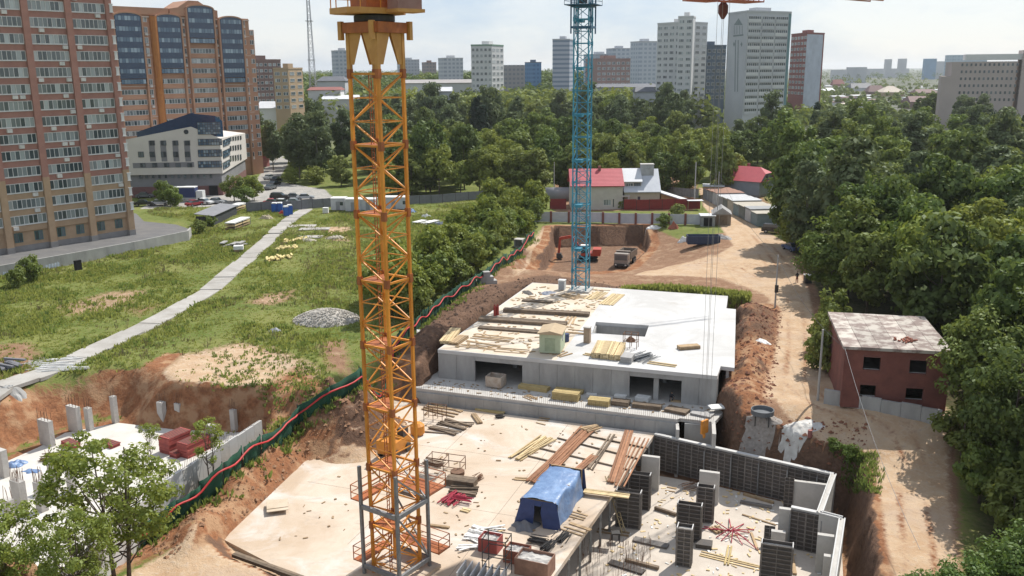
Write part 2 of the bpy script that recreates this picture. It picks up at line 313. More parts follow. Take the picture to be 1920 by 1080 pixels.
rut = np.zeros_like(fx)
for l in TRACK:
    d1 = np.full(fx.shape, 1e9)
    for a_, b_ in zip(l, l[1:]): e = b_-a_; t_ = np.clip(((fx-a_.x)*e.x+(fy-a_.y)*e.y)/e.xy.length_squared, 0, 1); d1 = np.minimum(d1, np.hypot(fx-a_.x-t_*e.x, fy-a_.y-t_*e.y))
    rut = np.maximum(rut, np.exp(-((d1-.95)/.28)**2)+.6*np.exp(-((d1-2.6)/.3)**2))
clay = np.clip(clay+.34*rut*np.clip(fbm(fx, fy, 5, 3, 51)*2.6-.75, 0, 1), 0, 1)
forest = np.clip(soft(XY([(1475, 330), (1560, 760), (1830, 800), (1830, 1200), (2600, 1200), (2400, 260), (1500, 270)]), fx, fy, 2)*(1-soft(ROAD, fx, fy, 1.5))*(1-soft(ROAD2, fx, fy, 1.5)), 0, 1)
gme = bpy.data.meshes.new('ground')
idx = np.arange(nx*ny).reshape(ny, nx)
quads = np.stack([idx[:-1, :-1], idx[:-1, 1:], idx[1:, 1:], idx[1:, :-1]], -1).reshape(-1, 4)
gme.vertices.add(nx*ny); gme.vertices.foreach_set('co', np.stack([fx, fy, fz], -1).astype(np.float32).ravel())
gme.loops.add(quads.size); gme.loops.foreach_set('vertex_index', quads.ravel().astype(np.int32))
gme.polygons.add(len(quads)); gme.polygons.foreach_set('loop_start', np.arange(0, quads.size, 4, dtype=np.int32)); gme.polygons.foreach_set('loop_total', np.full(len(quads), 4, np.int32))
gme.polygons.foreach_set('use_smooth', np.ones(len(quads), bool)); gme.update(calc_edges=True)
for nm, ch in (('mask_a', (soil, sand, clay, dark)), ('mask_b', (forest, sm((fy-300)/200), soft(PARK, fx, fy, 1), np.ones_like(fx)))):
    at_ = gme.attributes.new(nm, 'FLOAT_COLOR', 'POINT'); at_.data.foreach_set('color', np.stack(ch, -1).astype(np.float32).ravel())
def ground_mat():
    m = bpy.data.materials.new('ground_soil'); m.use_nodes = True; t = m.node_tree; b = t.nodes['Principled BSDF']; b.inputs['Roughness'].default_value = .95; b.inputs['Specular IOR Level'].default_value = .1
    g = t.nodes.new('ShaderNodeNewGeometry')
    def N(scale, det=6, ro=.6):
        n = t.nodes.new('ShaderNodeTexNoise'); n.inputs['Scale'].default_value = scale; n.inputs['Detail'].default_value = det; n.inputs['Roughness'].default_value = ro
        t.links.new(g.outputs['Position'], n.inputs['Vector']); return n.outputs['Fac']
    def rng_(v, a, b_, c=0, d=1):
        n = t.nodes.new('ShaderNodeMapRange'); t.links.new(v, n.inputs['Value'])
        for k, q in (('From Min', a), ('From Max', b_), ('To Min', c), ('To Max', d)): n.inputs[k].default_value = q
        return n.outputs[0]
    def mix(f, A, B):
        n = t.nodes.new('ShaderNodeMix'); n.data_type = 'RGBA'
        t.links.new(f, n.inputs['Factor'])
        for k, q in (('A', A), ('B', B)):
            if isinstance(q, tuple): n.inputs[k].default_value = (*q, 1)
            else: t.links.new(q, n.inputs[k])
        return n.outputs['Result']
    def add(a, b_, op='ADD'):
        n = t.nodes.new('ShaderNodeMath'); n.operation = op
        for i, q in enumerate((a, b_)):
            if isinstance(q, (int, float)): n.inputs[i].default_value = q
            else: t.links.new(q, n.inputs[i])
        return n.outputs[0]
    at1 = t.nodes.new('ShaderNodeAttribute'); at1.attribute_name = 'mask_a'; at2 = t.nodes.new('ShaderNodeAttribute'); at2.attribute_name = 'mask_b'
    s1 = t.nodes.new('ShaderNodeSeparateColor'); s2 = t.nodes.new('ShaderNodeSeparateColor'); t.links.new(at1.outputs['Color'], s1.inputs[0]); t.links.new(at2.outputs['Color'], s2.inputs[0])
    big, mid, fine, tiny = N(.12), N(.55), N(2.4, 8, .68), N(9, 4)
    def edge(f, n=fine, amt=.9, lo=.35, hi=.65): return rng_(add(f, add(add(n, -.5), amt, 'MULTIPLY')), lo, hi)
    grass = mix(rng_(big, .38, .62), (.115, .155, .036), (.185, .20, .06)); grass = mix(rng_(fine, .5, .72), grass, (.22, .18, .09)); grass = mix(rng_(mid, .54, .68), grass, (.085, .115, .028))
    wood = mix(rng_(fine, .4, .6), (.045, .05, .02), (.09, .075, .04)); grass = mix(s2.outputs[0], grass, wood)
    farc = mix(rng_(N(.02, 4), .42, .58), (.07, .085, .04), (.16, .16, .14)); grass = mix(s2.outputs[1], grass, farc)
    grass = mix(edge(s2.outputs[2]), grass, mix(rng_(mid, .4, .6), (.30, .29, .27), (.38, .36, .33)))
    soilc = mix(rng_(fine, .35, .65), (.29, .175, .11), (.20, .115, .072)); soilc = mix(rng_(mid, .5, .7), soilc, (.35, .24, .155))
    sandc = mix(rng_(mid, .38, .62), (.50, .37, .25), (.43, .29, .18)); sandc = mix(rng_(fine, .52, .72), sandc, (.55, .46, .36)); sandc = mix(rng_(big, .52, .66), sandc, (.45, .34, .25))
    clayc = mix(rng_(fine, .36, .64), (.31, .145, .072), (.19, .085, .045)); clayc = mix(rng_(mid, .48, .62), clayc, (.37, .225, .13))
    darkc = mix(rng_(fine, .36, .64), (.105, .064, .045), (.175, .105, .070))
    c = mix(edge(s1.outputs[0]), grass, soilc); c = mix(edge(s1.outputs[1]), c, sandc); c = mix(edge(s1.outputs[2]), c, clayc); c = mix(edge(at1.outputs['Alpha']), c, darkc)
    t.links.new(c, b.inputs['Base Color'])
    bp = t.nodes.new('ShaderNodeBump'); bp.inputs['Strength'].default_value = .7; bp.inputs['Distance'].default_value = .22
    t.links.new(add(fine, add(tiny, .35, 'MULTIPLY')), bp.inputs['Height']); t.links.new(bp.outputs[0], b.inputs['Normal'])
    return m
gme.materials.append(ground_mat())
tag(put(bpy.data.objects.new('ground', gme)), 'grass, clay and sand ground of the building site and beyond', kind='structure')

# ------------------------------------------------------------------ grass and weeds (uncountable)
def cards(name, pts, hgt, wid, nb, mat_, label, lean=.5, parent=None):
    """upright blade-like triangles round each point, one mesh"""
    n = len(pts); k = n*nb; p = np.repeat(pts, nb, 0); h = np.repeat(hgt, nb)*rng.uniform(.55, 1.15, k); wv = np.repeat(wid, nb)
    an = rng.uniform(0, 2*math.pi, k); off = rng.uniform(0, 1, k)**.5*wv*1.6; oa = rng.uniform(0, 2*math.pi, k)
    base = p+np.stack([np.cos(oa)*off, np.sin(oa)*off, np.full(k, -.03)], -1)
    side = np.stack([np.cos(an), np.sin(an), np.zeros(k)], -1)*(wv*rng.uniform(.35, .7, k))[:, None]
    tip = base+np.stack([np.cos(oa)*h*lean*rng.uniform(0, 1, k), np.sin(oa)*h*lean*rng.uniform(0, 1, k), h], -1)
    midp = base*.45+tip*.55+np.stack([np.zeros(k), np.zeros(k), .12*h], -1)
    v = np.stack([base-side*.5, base+side*.5, midp+side*.75, tip, midp-side*.75], 1).reshape(-1, 3)
    me = bpy.data.meshes.new(name); me.vertices.add(len(v)); me.vertices.foreach_set('co', v.astype(np.float32).ravel())
    li = np.arange(k*5, dtype=np.int32); me.loops.add(k*5); me.loops.foreach_set('vertex_index', li)
    me.polygons.add(k); me.polygons.foreach_set('loop_start', np.arange(0, k*5, 5, dtype=np.int32)); me.polygons.foreach_set('loop_total', np.full(k, 5, np.int32))
    me.update(calc_edges=True); me.materials.append(mat_)
    o = put(bpy.data.objects.new(name, me), parent); tag(o, label, None if parent else 'grass', kind='stuff'); return o
grass_m = leaf_mat('grass_blade', (.20, .26, .050), (.30, .335, .085), (.28, .30, .08), .5)
weed_m = leaf_mat('weed_leaf', (.13, .20, .04), (.21, .27, .065), (.18, .24, .06), .5)
dry_m = leaf_mat('dry_stalk', (.24, .20, .10), (.16, .17, .06), (.2, .18, .08))
PATH = [(-60, 770), (0, 727), (110, 690), (215, 640), (310, 592), (395, 543), (455, 492), (500, 452), (540, 415), (575, 392)]
PATHW = [P(a, b, 0) for a, b in PATH]
def field(poly_px, n, dens=None, zmask=True):
    q = np.array([tuple(P(a, b, 0)[:2]) for a, b in poly_px]); lo, hi = q.min(0), q.max(0)
    x = rng.uniform(lo[0], hi[0], n); y = rng.uniform(lo[1], hi[1], n)
    k = sdf([tuple(a) for a in q], x, y) < 0
    so = np.maximum.reduce([soft(p_, x, y, 1.0) for p_ in (SITE, ROAD, LBANK, PARK)]+[.8*soft(DRY, x, y, 3), .75*soft(DRY2, x, y, 3), .5*soft(DRY3, x, y, 3), .6*soft(DRY4, x, y, 3), .7*soft(DRY5, x, y, 2), .7*soft(DRY6, x, y, 2), soft(PITS[0][0], x, y, 2)])
    dp = np.full(n, 1e9)
    for i in range(len(PATHW)-1):
        a, b = PATHW[i], PATHW[i+1]; e = b-a; t = np.clip(((x-a.x)*e.x+(y-a.y)*e.y)/e.xy.length_squared, 0, 1); dp = np.minimum(dp, np.hypot(x-a.x-t*e.x, y-a.y-t*e.y))
    k &= rng.uniform(0, 1, n) > so*1.12; k &= dp > 1.55+.5*(fbm(x, y, 3, 2, 31)-.5)
    nzv = fbm(x, y, 6, 3, 21); k &= rng.uniform(.18, .62, n) < nzv+.1
    sl = np.abs(terrain(x, y)-terrain(x+.6, y+.0))+np.abs(terrain(x, y)-terrain(x, y+.6)); k &= sl < .45
    x, y = x[k], y[k]; return np.stack([x, y, terrain(x, y)], -1), nzv[k]
LEFTF = [(-250, 560), (0, 512), (160, 492), (330, 455), (365, 415), (262, 402), (330, 380), (470, 392), (640, 396), (910, 372), (1000, 395), (930, 470), (800, 590), (660, 715), (540, 800), (300, 760), (330, 665), (180, 745), (0, 830), (-250, 900)]
pg, nv = field(LEFTF, 70000); hh = .16+.42*np.clip((nv-.35)*2.2, 0, 1)
cards('grass', pg, hh, .10+.20*hh, 5, grass_m, 'green meadow grass growing over the empty plot')
pw, nv = field(LEFTF, 9000); keep = nv > .5; pw = pw[keep]
cards('weeds', pw, rng.uniform(.3, .75, len(pw)), rng.uniform(.12, .24, len(pw)), 10, weed_m, 'tall leafy weeds growing in patches across the empty plot', .7)
pd_, nv = field(LEFTF, 16000); kd_ = fbm(pd_[:, 0], pd_[:, 1], 11, 3, 77) > .5; pd_ = pd_[kd_]; cards('dry_grass', pd_, rng.uniform(.3, .7, len(pd_)), rng.uniform(.08, .16, len(pd_)), 4, dry_m, 'straw coloured dry grass stalks among the green meadow')

# ------------------------------------------------------------------ shared materials
conc = M('concrete', (.50, .48, .45), (.40, .385, .36), .9, .9, .25, 6)
conc_new = M('concrete_new', (.70, .69, .66), (.60, .585, .56), .35, .85, .1, 8)
conc_dusty = M('concrete_dusty', (.60, .52, .43), (.47, .385, .30), .16, .92, .25, 5, detail=10, contrast=.75)
def slab_mat(name, cols, scales, rough=.9):
    m = bpy.data.materials.new(name); m.use_nodes = True; t = m.node_tree; b = t.nodes['Principled BSDF']; b.inputs['Roughness'].default_value = rough; b.inputs['Specular IOR Level'].default_value = .2; g = t.nodes.new('ShaderNodeNewGeometry'); last = None
    for i, (c, s_) in enumerate(zip(cols[1:], scales)):
        n = t.nodes.new('ShaderNodeTexNoise'); n.inputs['Scale'].default_value = s_[0]; n.inputs['Detail'].default_value = 9; n.inputs['Roughness'].default_value = .66; n.inputs['Distortion'].default_value = .6
        mpn = t.nodes.new('ShaderNodeMapping'); mpn.inputs['Location'].default_value = (i*37, i*11, 0); mpn.inputs['Rotation'].default_value = (0, 0, R_(-18)+i); mpn.inputs['Scale'].default_value = (1, 2.2 if i == 2 else 1, 1); t.links.new(g.outputs['Position'], mpn.inputs['Vector']); t.links.new(mpn.outputs[0], n.inputs['Vector'])
        r = t.nodes.new('ShaderNodeMapRange'); r.inputs['From Min'].default_value = s_[1]; r.inputs['From Max'].default_value = s_[2]; r.inputs['To Max'].default_value = s_[3]; t.links.new(n.outputs['Fac'], r.inputs['Value'])
        x = t.nodes.new('ShaderNodeMix'); x.data_type = 'RGBA'; x.inputs['B'].default_value = (*c, 1); t.links.new(r.outputs[0], x.inputs['Factor'])
        if last is None: x.inputs['A'].default_value = (*cols[0], 1)
        else: t.links.new(last, x.inputs['A'])
        last = x.outputs['Result']
    t.links.new(last, b.inputs['Base Color']); MATS[name] = m; return m
conc_dusty = slab_mat('slab_dusty', ((.56, .475, .385), (.45, .345, .25), (.58, .55, .51), (.38, .31, .25)), ((.10, .42, .62, .9), (.16, .52, .66, .9), (.7, .56, .74, .7)))
conc_new = slab_mat('slab_new', ((.54, .535, .525), (.44, .43, .415), (.40, .37, .335), (.48, .47, .455)), ((.12, .46, .6, .9), (.3, .60, .72, .7), (1.2, .5, .7, .6)), .7)
conc_wall = M('concrete_wall', (.40, .395, .38), (.27, .265, .255), .6, .9, .2, 5, stretch=(1, 1, .35))
ply_deck = M('plywood_deck', (.58, .49, .38), (.45, .36, .26), .5, .85, .1, 6)
wood = M('timber', (.40, .29, .17), (.28, .19, .11), 2.2, .85, vary=.3)
wood_pale = M('timber_pale', (.58, .46, .27), (.46, .34, .18), 2.2, .85, vary=.25)
wood_red = M('timber_red', (.33, .165, .09), (.23, .11, .06), 2.2, .85, vary=.3)
wood_dark = M('timber_dark', (.20, .15, .105), (.12, .09, .065), 2.2, .85, vary=.3)
yellow_timber = M('yellow_timber', (.46, .36, .17), (.36, .27, .12), 2.5, .8, vary=.2)
steel = M('steel_grey', (.25, .26, .27), (.17, .175, .18), 2, .55, metal=.4, vary=.15)
form_dark = M('formwork_steel', (.050, .046, .045), (.085, .070, .060), 1.6, .6, vary=.25)
form_rib = M('formwork_rib', (.21, .19, .175), (.12, .105, .095), 2.5, .55, vary=.2)
rust = M('rusty_rebar', (.20, .105, .06), (.12, .07, .045), 5, .8)
crane_y = M('crane_yellow_paint', (.72, .295, .04), (.55, .20, .03), 1.6, .5, vary=.16, contrast=.8)
crane_y2 = M('crane_ochre_paint', (.55, .29, .085), (.45, .21, .06), 1.2, .5)
crane_o = M('crane_rusty_orange', (.40, .125, .035), (.26, .08, .03), 1.8, .6, vary=.1)
crane_b = M('crane_blue_paint', (.030, .185, .285), (.06, .27, .35), 1.6, .5, vary=.15)
crane_b2 = M('crane_dark_blue_paint', (.02, .07, .13), (.035, .11, .18), 1.6, .5)
dark_steel = M('dark_steel', (.035, .035, .037), (.06, .055, .05), 3, .6)
red_hose_m = M('red_hose', (.50, .035, .04), (.38, .03, .03), 1, .5)
net_m = M('green_netting', (.012, .075, .042), (.018, .055, .036), 3, .9, bump=.3)
tarp_b = M('blue_tarpaulin', (.17, .27, .45), (.10, .17, .32), 1.3, .42, bump=.6, bscale=2.5, spec=.5)
white_p = M('white_paint', (.72, .72, .70), (.58, .58, .56), 1.5, .7)
pink = M('red_props', (.42, .04, .075), (.30, .03, .05), 2, .6)
black = M('black_void', (.012, .012, .013), (.02, .02, .02), 2, .9)
brick_r = M('red_brick_block', (.33, .12, .075), (.22, .08, .055), 3, .9, vary=.25)

# ------------------------------------------------------------------ tower cranes
def crane_section(s, h, leg_w, br_w, mats, prefix, bays=2, both=False, flat=False):
    """meshes of one mast section, origin at the middle of its foot"""
    q = s/2; out_ = []
    lm = MB().box(-leg_w/2, leg_w/2, -leg_w/2, leg_w/2, 0, h).mesh('leg', mats[0])
    jb = MB().box(-leg_w*.75, leg_w*.75, -leg_w*.75, leg_w*.75, h-.28, h+.28).mesh('joint_block', mats[2] if len(mats) > 2 else mats[0])
    for x, y in ((-q, -q), (q, -q), (q, q), (-q, q)): out_ += [('leg', lm, (x, y, 0)), ('joint_block', jb, (x, y, 0))]
    faces = [((-q, -q), (q, -q)), ((q, -q), (q, q)), ((q, q), (-q, q)), ((-q, q), (-q, -q))]
    for i, (A, B) in enumerate(faces):
        A = Vector((*A, 0)); B = Vector((*B, 0))
        cb = MB().beam(A+Vector((0, 0, h)), B+Vector((0, 0, h)), br_w*1.5, br_w*1.7).mesh('crossbar', mats[0]); out_.append(('crossbar', cb, (0, 0, 0)))
        for k in range(bays):
            z0, z1 = h*k/bays, h*(k+1)/bays; a, b = (A, B) if (k+i) % 2 == 0 else (B, A)
            out_.append(('brace', MB().beam(a+Vector((0, 0, z0)), b+Vector((0, 0, z1)), br_w).mesh('brace', mats[1]), (0, 0, 0)))
            if both: out_.append(('brace', MB().beam(b+Vector((0, 0, z0)), a+Vector((0, 0, z1)), br_w*.8).mesh('brace', mats[1]), (0, 0, 0)))
            elif k < bays-1: out_.append(('brace', MB().beam(A+Vector((0, 0, z1)), B+Vector((0, 0, z1)), br_w*.8).mesh('brace', mats[1]), (0, 0, 0)))
    return out_
def stack_mast(root, sec, z_list, extras):
    for i, z in enumerate(z_list):
        e = bpy.data.objects.new('mast_section', None); e.empty_display_size = .2; put(e, root, (0, 0, z))
        for nm, me, loc in sec: inst(nm, me, e, loc)
        extras(e, i, z)

FRONT = Vector((-7.95, 56.1)); CT = R_(33.5); CS = 2.3
eL = Vector((-math.cos(CT), math.sin(CT)))*CS; eR = Vector((math.sin(CT), math.cos(CT)))*CS
CC = FRONT+(eL+eR)/2
yc = thing('tower_crane', 'tall yellow lattice tower crane standing on the dusty slab', 'crane', (CC.x, CC.y, -3.6), math.atan2(eR.y, eR.x))
secY = crane_section(CS, 4.35, .19, .08, (crane_y, crane_y, crane_o), 'y', 3)
landing = MB().add([(-1.05, -1.05, 4.38), (1.05, 1.05, 4.38), (-1.05, 1.05, 4.38), (-1.05, -1.05, 4.34), (1.05, 1.05, 4.34), (-1.05, 1.05, 4.34)], [(0, 1, 2), (5, 4, 3), (0, 3, 4, 1), (1, 4, 5, 2), (2, 5, 3, 0)]).mesh('landing', crane_o)
lad = MB()
for dx in (-.2, .2): lad.beam((dx, 0, 0), (dx, 0, 4.35), .05)
for k in range(14): lad.beam((-.2, 0, .15+k*.31), (.2, 0, .15+k*.31), .035)
lad = lad.mesh('ladder', crane_o)
def yx(e, i, z):
    inst('ladder', lad, e, (-.35, .25, 0), R_(20))
    if i < 7: inst('landing', landing, e)
stack_mast(yc, secY, [.0-.35+4.35*k-.05+.0 for k in range(0, 8)], yx)
TOPZ = 8*4.35-.4                       # joint under the slewing head, above the slab
hd = MB()
for sx, sy in ((-1, -1), (1, -1), (1, 1), (-1, 1)):
    x, y = sx*1.15, sy*1.15
    hd.box(x-.12, x+.12, y-.12, y+.12, TOPZ, TOPZ+2.4)
for (A, B) in (((-1, -1), (1, -1)), ((1, -1), (1, 1)), ((1, 1), (-1, 1)), ((-1, 1), (-1, -1))):
    A = Vector((*A, 0))*1.2; B = Vector((*B, 0))*1.2; nrm = (A+B).normalized()*.02
    for p, q_ in ((A, B), (B, A)):      # tapering corner gusset plates
        c0 = p+(q_-p)*.02; c1 = p+(q_-p)*.2; c2 = p+(q_-p)*.48
        z0, z1 = TOPZ+.55, TOPZ+2.4
        v = [c0+Vector((0, 0, z0)), c1+Vector((0, 0, z0)), c2+Vector((0, 0, z1)), c0+Vector((0, 0, z1))]
        hd.add([a-nrm for a in v]+[a+nrm for a in v], [(0, 1, 2, 3), (7, 6, 5, 4), (0, 4, 5, 1), (1, 5, 6, 2), (2, 6, 7, 3), (3, 7, 4, 0)])
hd.build('head_gusset_frame', crane_y2, yc)
rb = MB()
for (A, B) in (((-1, -1), (1, -1)), ((1, -1), (1, 1)), ((1, 1), (-1, 1)), ((-1, 1), (-1, -1))):
    rb.beam((A[0]*1.32, A[1]*1.32, TOPZ+2.72), (B[0]*1.32, B[1]*1.32, TOPZ+2.72), .3, .62)
rb.box(-1.15, 1.15, -1.15, 1.15, TOPZ+2.45, TOPZ+2.95)
rb.build('ring_beam', crane_o, yc)
for sx, sy in ((-1.5, -1.1), (1.5, -1.5), (1.5, 1.15), (-1.4, 1.5)): MB().box(sx-.14, sx+.14, sy-.14, sy+.14, TOPZ+2.0, TOPZ+3.1).build('climbing_bracket', crane_y2, yc)
MB().lathe([(1.15, TOPZ+3.03), (1.25, TOPZ+3.1), (1.25, TOPZ+3.42), (1.1, TOPZ+3.5)], 28).build('slewing_ring', dark_steel, yc)
JAZ = math.atan2(80-CC.y, 17.9-CC.x)-yc.rotation_euler.z          # jib direction in crane space
tt = bpy.data.objects.new('slewing_platform', None); put(tt, yc, (0, 0, TOPZ+3.5), JAZ)
MB().prism([(-2.5, -1.0), (-1.9, -1.45), (1.2, -1.45), (1.7, -.9), (1.7, .9), (1.2, 1.45), (-1.9, 1.45), (-2.5, 1.0)], 0, .34).build('deck', crane_y2, tt)
MB().prism([(-1.1, -.9), (1.0, -.9), (1.0, .9), (-1.1, .9)], .34, 1.9).build('machinery_housing', crane_o, tt)
rl = MB()
for x, y in ((-2.4, -1.0), (-2.4, 1.0), (-1.8, -1.4), (-1.8, 1.4), (-.4, 1.4), (-.4, -1.4), (1.1, 1.4), (1.1, -1.4)): rl.beam((x, y, .34), (x, y, 1.4), .05)
for z in (.9, 1.4):
    for a, b in (((-2.4, -1.0), (-2.4, 1.0)), ((-2.4, -1.0), (-1.8, -1.4)), ((-2.4, 1.0), (-1.8, 1.4)), ((-1.8, 1.4), (1.1, 1.4)), ((-1.8, -1.4), (1.1, -1.4))): rl.beam((*a, z), (*b, z), .045)
rl.build('railing', crane_y, tt)
cb = MB().box(.0, 1.7, -2.65, -1.5, .25, 2.4).build('operator_cab', M('cab_paint', (.30, .17, .15), (.25, .13, .11), 2, .5), tt)
cg = bpy.data.objects.new('cab_window', None)
MB().box(1.7, 1.73, -2.55, -1.6, 1.0, 2.2).box(.8, 1.6, -2.68, -2.65, 1.0, 2.2).build('cab_window', glass_mat('cab_glass', (.12, .14, .15), (.3, .33, .34)), tt)
MB().box(-.1, 1.85, -2.75, -1.46, .05, .25).build('cab_floor_frame', crane_y2, tt)
# mast head, jib and counter-jib above the picture's edge
mh = MB()
for sx, sy in ((-.8, -.8), (.8, -.8), (.8, .8), (-.8, .8)): mh.beam((sx, sy, .3), (sx*.25, sy*.25, 9.5), .18)
mh.build('mast_head', crane_y, tt)
JZ = 3.2
jb = MB(); JL = 60.0
for y in (-.7, .7): jb.beam((1, y, JZ), (JL, y, JZ), .13)
jb.beam((1, 0, JZ+1.5), (JL, 0, JZ+1.3), .14)
for k in range(24):
    x = 1+k*(JL-1)/24; x2 = x+(JL-1)/48; x3 = x+(JL-1)/24
    for y in (-.7, .7): jb.beam((x, y, JZ), (x2, 0, JZ+1.4), .06).beam((x2, 0, JZ+1.4), (x3, y, JZ), .06)
    jb.beam((x, -.7, JZ), (x3, .7, JZ), .06)
jb.build('jib', crane_o, tt)
cj = MB()
for y in (-.7, .7): cj.beam((-1, y, JZ), (-16, y, JZ), .2)
cj.box(-15.5, -12.5, -.9, .9, JZ-1.8, JZ+.6); cj.build('counter_jib', crane_o, tt)
ps = MB().beam((0, 0, 9.4), (38, 0, JZ+1.45), .07).beam((0, 0, 9.4), (-15, 0, JZ+.3), .07).build('pendant_bar', crane_o, tt)
TR = Vector((18.2, 80.0))
trol = bpy.data.objects.new('trolley', None); put(trol, tt, ((TR-CC).length, 0, 0))
tg = MB()
tg.box(-1.4, 1.4, -.8, .8, JZ-.25, JZ-.15)
for y0, x0, x1, z0 in ((-2.9, -2.0, 1.6, -1.25+JZ), (1.0, -1.8, 1.4, -.95+JZ)):
    tg.box(x0, x1, y0, y0+1.9, z0, z0+.1)
    for k in range(6):
        xx = x0+(x1-x0)*k/5
        for yy in (y0, y0+1.9): tg.beam((xx, yy, z0), (xx, yy, z0+1.2), .06)
    for yy in (y0, y0+1.9): tg.beam((x0, yy, z0+1.2), (x1, yy, z0+1.2), .06).beam((x0, yy, z0+.6), (x1, yy, z0+.6), .05)
tg.build('trolley_cage', M('crane_red_paint', (.42, .12, .06), (.3, .08, .05), 2, .6), trol)
MB().lathe([(.12, JZ-2.5), (.42, JZ-2.0), (.42, JZ-1.4), (.12, JZ-1.0)], 8).build('pulley_block', M('dark_red_block', (.14, .045, .035), None, 2, .6), trol)
rp = MB()
for dx, dy in ((-.75, -.5), (-.25, .4), (.35, -.4), (.8, .5)): rp.beam((dx, dy, JZ-.3), (dx*.8, dy*.8, -35.6), .022)
rp.build('hoist_ropes', M('wire_rope', (.3, .29, .28), (.22, .21, .2), 3, .6), trol)
hk = MB().box(-.45, .45, -.12, .12, -36.9, -35.6).lathe([(.1, -37.4), (.16, -37.2), (.1, -36.9)], 8)
hk.build('hook_block', crane_y, trol)
# grey climbing frame round the foot of the mast
cf = bpy.data.objects.new('climbing_frame', None); put(cf, yc)
gp = MB().box(-.1, .1, -.1, .1, 0, 8.2).mesh('frame_post', steel)
for x, y in ((-1.62, -1.62), (1.62, -1.62), (-1.62, 1.62)): inst('frame_post', gp, cf, (x, y, .2))
fr = MB()
for z in (.9, 5.4):
    for a, b in (((-1.62, -1.62), (1.62, -1.62)), ((1.62, -1.62), (1.62, 1.62)), ((-1.62, 1.62), (-1.62, -1.62))): fr.beam((*a, z), (*b, z), .2, .3)
for z0, z1 in ((1, 5.4), (5.4, 8.2)): fr.beam((1.62, -1.62, z0), (1.62, 1.62, z1), .1).beam((-1.62, -1.62, z1), (1.62, -1.62, z0), .1)
fr.build('frame_ring', steel, cf)
def side_deck(z, x0, x1, y0, y1):
    d = MB().box(x0, x1, y0, y1, z, z+.09)
    for x in (x0, x1):
        for y in (y0, y1): d.beam((x, y, z), (x, y, z+1.1), .05)
    for zz in (.55, 1.1):
        for a, b in (((x0, y0), (x1, y0)), ((x1, y0), (x1, y1)), ((x0, y1), (x1, y1)), ((x0, y0), (x0, y1))): d.beam((*a, z+zz), (*b, z+zz), .045)
    d.build('side_deck', crane_o, cf)
side_deck(5.6, -1.5, 1.5, 1.75, 2.65); side_deck(5.6, 1.75, 3.6, -1.7, 1.6)
side_deck(1.3, 1.75, 3.0, -2.4, 1.6); side_deck(1.0, -1.6, 1.5, 1.75, 2.6)
MB().box(-2.2, 2.2, -2.2, 2.2, 0, .28).build('base_block', conc_dusty, yc)

bc = thing('tower_crane', 'slim blue lattice tower crane rising behind the white slab', 'crane', tuple(S(8.3, 30.9, 1.2)), STH)
secB = crane_section(1.95, 3.0, .16, .075, (crane_b, crane_b), 'b', 2)
boxm = MB().box(-.75, .1, -.7, .5, 2.6, 3.0).mesh('rest_platform', crane_b)
ladb = MB()
for dx in (-.18, .18): ladb.beam((dx, 0, 0), (dx, 0, 3), .045)
for k in range(8): ladb.beam((-.18, 0, .2+k*.36), (.18, 0, .2+k*.36), .03)
ladb = ladb.mesh('ladder', crane_b2)
def bx_(e, i, z):
    inst('ladder', ladb, e, (-.5, .3, 0))
    if i % 2 == 1: inst('rest_platform', boxm, e)
stack_mast(bc, secB, [3.0*k for k in range(17)], bx_)
MB().box(-1.5, 1.5, -1.5, 1.5, 0, .25).build('base_block', conc, bc)
cage = bpy.data.objects.new('climbing_cage', None); put(cage, bc)
pc = MB().box(-.08, .08, -.08, .08, 34.2, 43).mesh('cage_post', crane_b2)
for x in (-1.3, 1.3):
    for y in (-1.3, 1.3): inst('cage_post', pc, cage, (x, y, 0))
for z in (35.0, 37.6, 40.2): 
    q = MB()
    for a, b in (((-1.3, -1.3), (1.3, -1.3)), ((1.3, -1.3), (1.3, 1.3)), ((1.3, 1.3), (-1.3, 1.3)), ((-1.3, 1.3), (-1.3, -1.3))): q.beam((*a, z), (*b, z), .14, .25)
    q.build('cage_ring', crane_b2, cage)
for z in (37.7, 40.5):
    d = MB().box(-2.0, 2.0, -2.0, -1.15, z, z+.1).box(-2.0, 2.0, 1.15, 2.0, z, z+.1).box(-2.0, -1.15, -1.15, 1.15, z, z+.1).box(1.15, 2.0, -1.15, 1.15, z, z+.1)
    for x in (-2, -.7, .7, 2):
        for y in (-2, 2): d.beam((x, y, z), (x, y, z+1.1), .05)
    for x in (-2, 2):
        for zz in (.55, 1.1): d.beam((x, -2, z+zz), (x, 2, z+zz), .04).beam((-2, x, z+zz), (2, x, z+zz), .04)
    d.build('work_platform', crane_b2, cage)
MB().box(-.5, .4, -.3, .5, 38, 39.6).build('jacking_unit', dark_steel, cage)
bt = bpy.data.objects.new('slewing_unit', None); put(bt, bc, (0, 0, 51), R_(40))
q = MB().lathe([(1.2, 0), (1.3, .5), (1.1, .8)], 20)
for y in (-.6, .6): q.beam((-12, y, 1.5), (45, y, 1.5), .12)
q.beam((0, 0, 2.9), (45, 0, 2.7), .12)
for k in range(18): q.beam((k*2.5, -.6, 1.5), (k*2.5+1.25, 0, 2.8), .05).beam((k*2.5+1.25, 0, 2.8), (k*2.5+2.5, .6, 1.5), .05)
q.box(-12, -9.5, -.8, .8, .2, 2); q.build('jib', crane_b, bt)

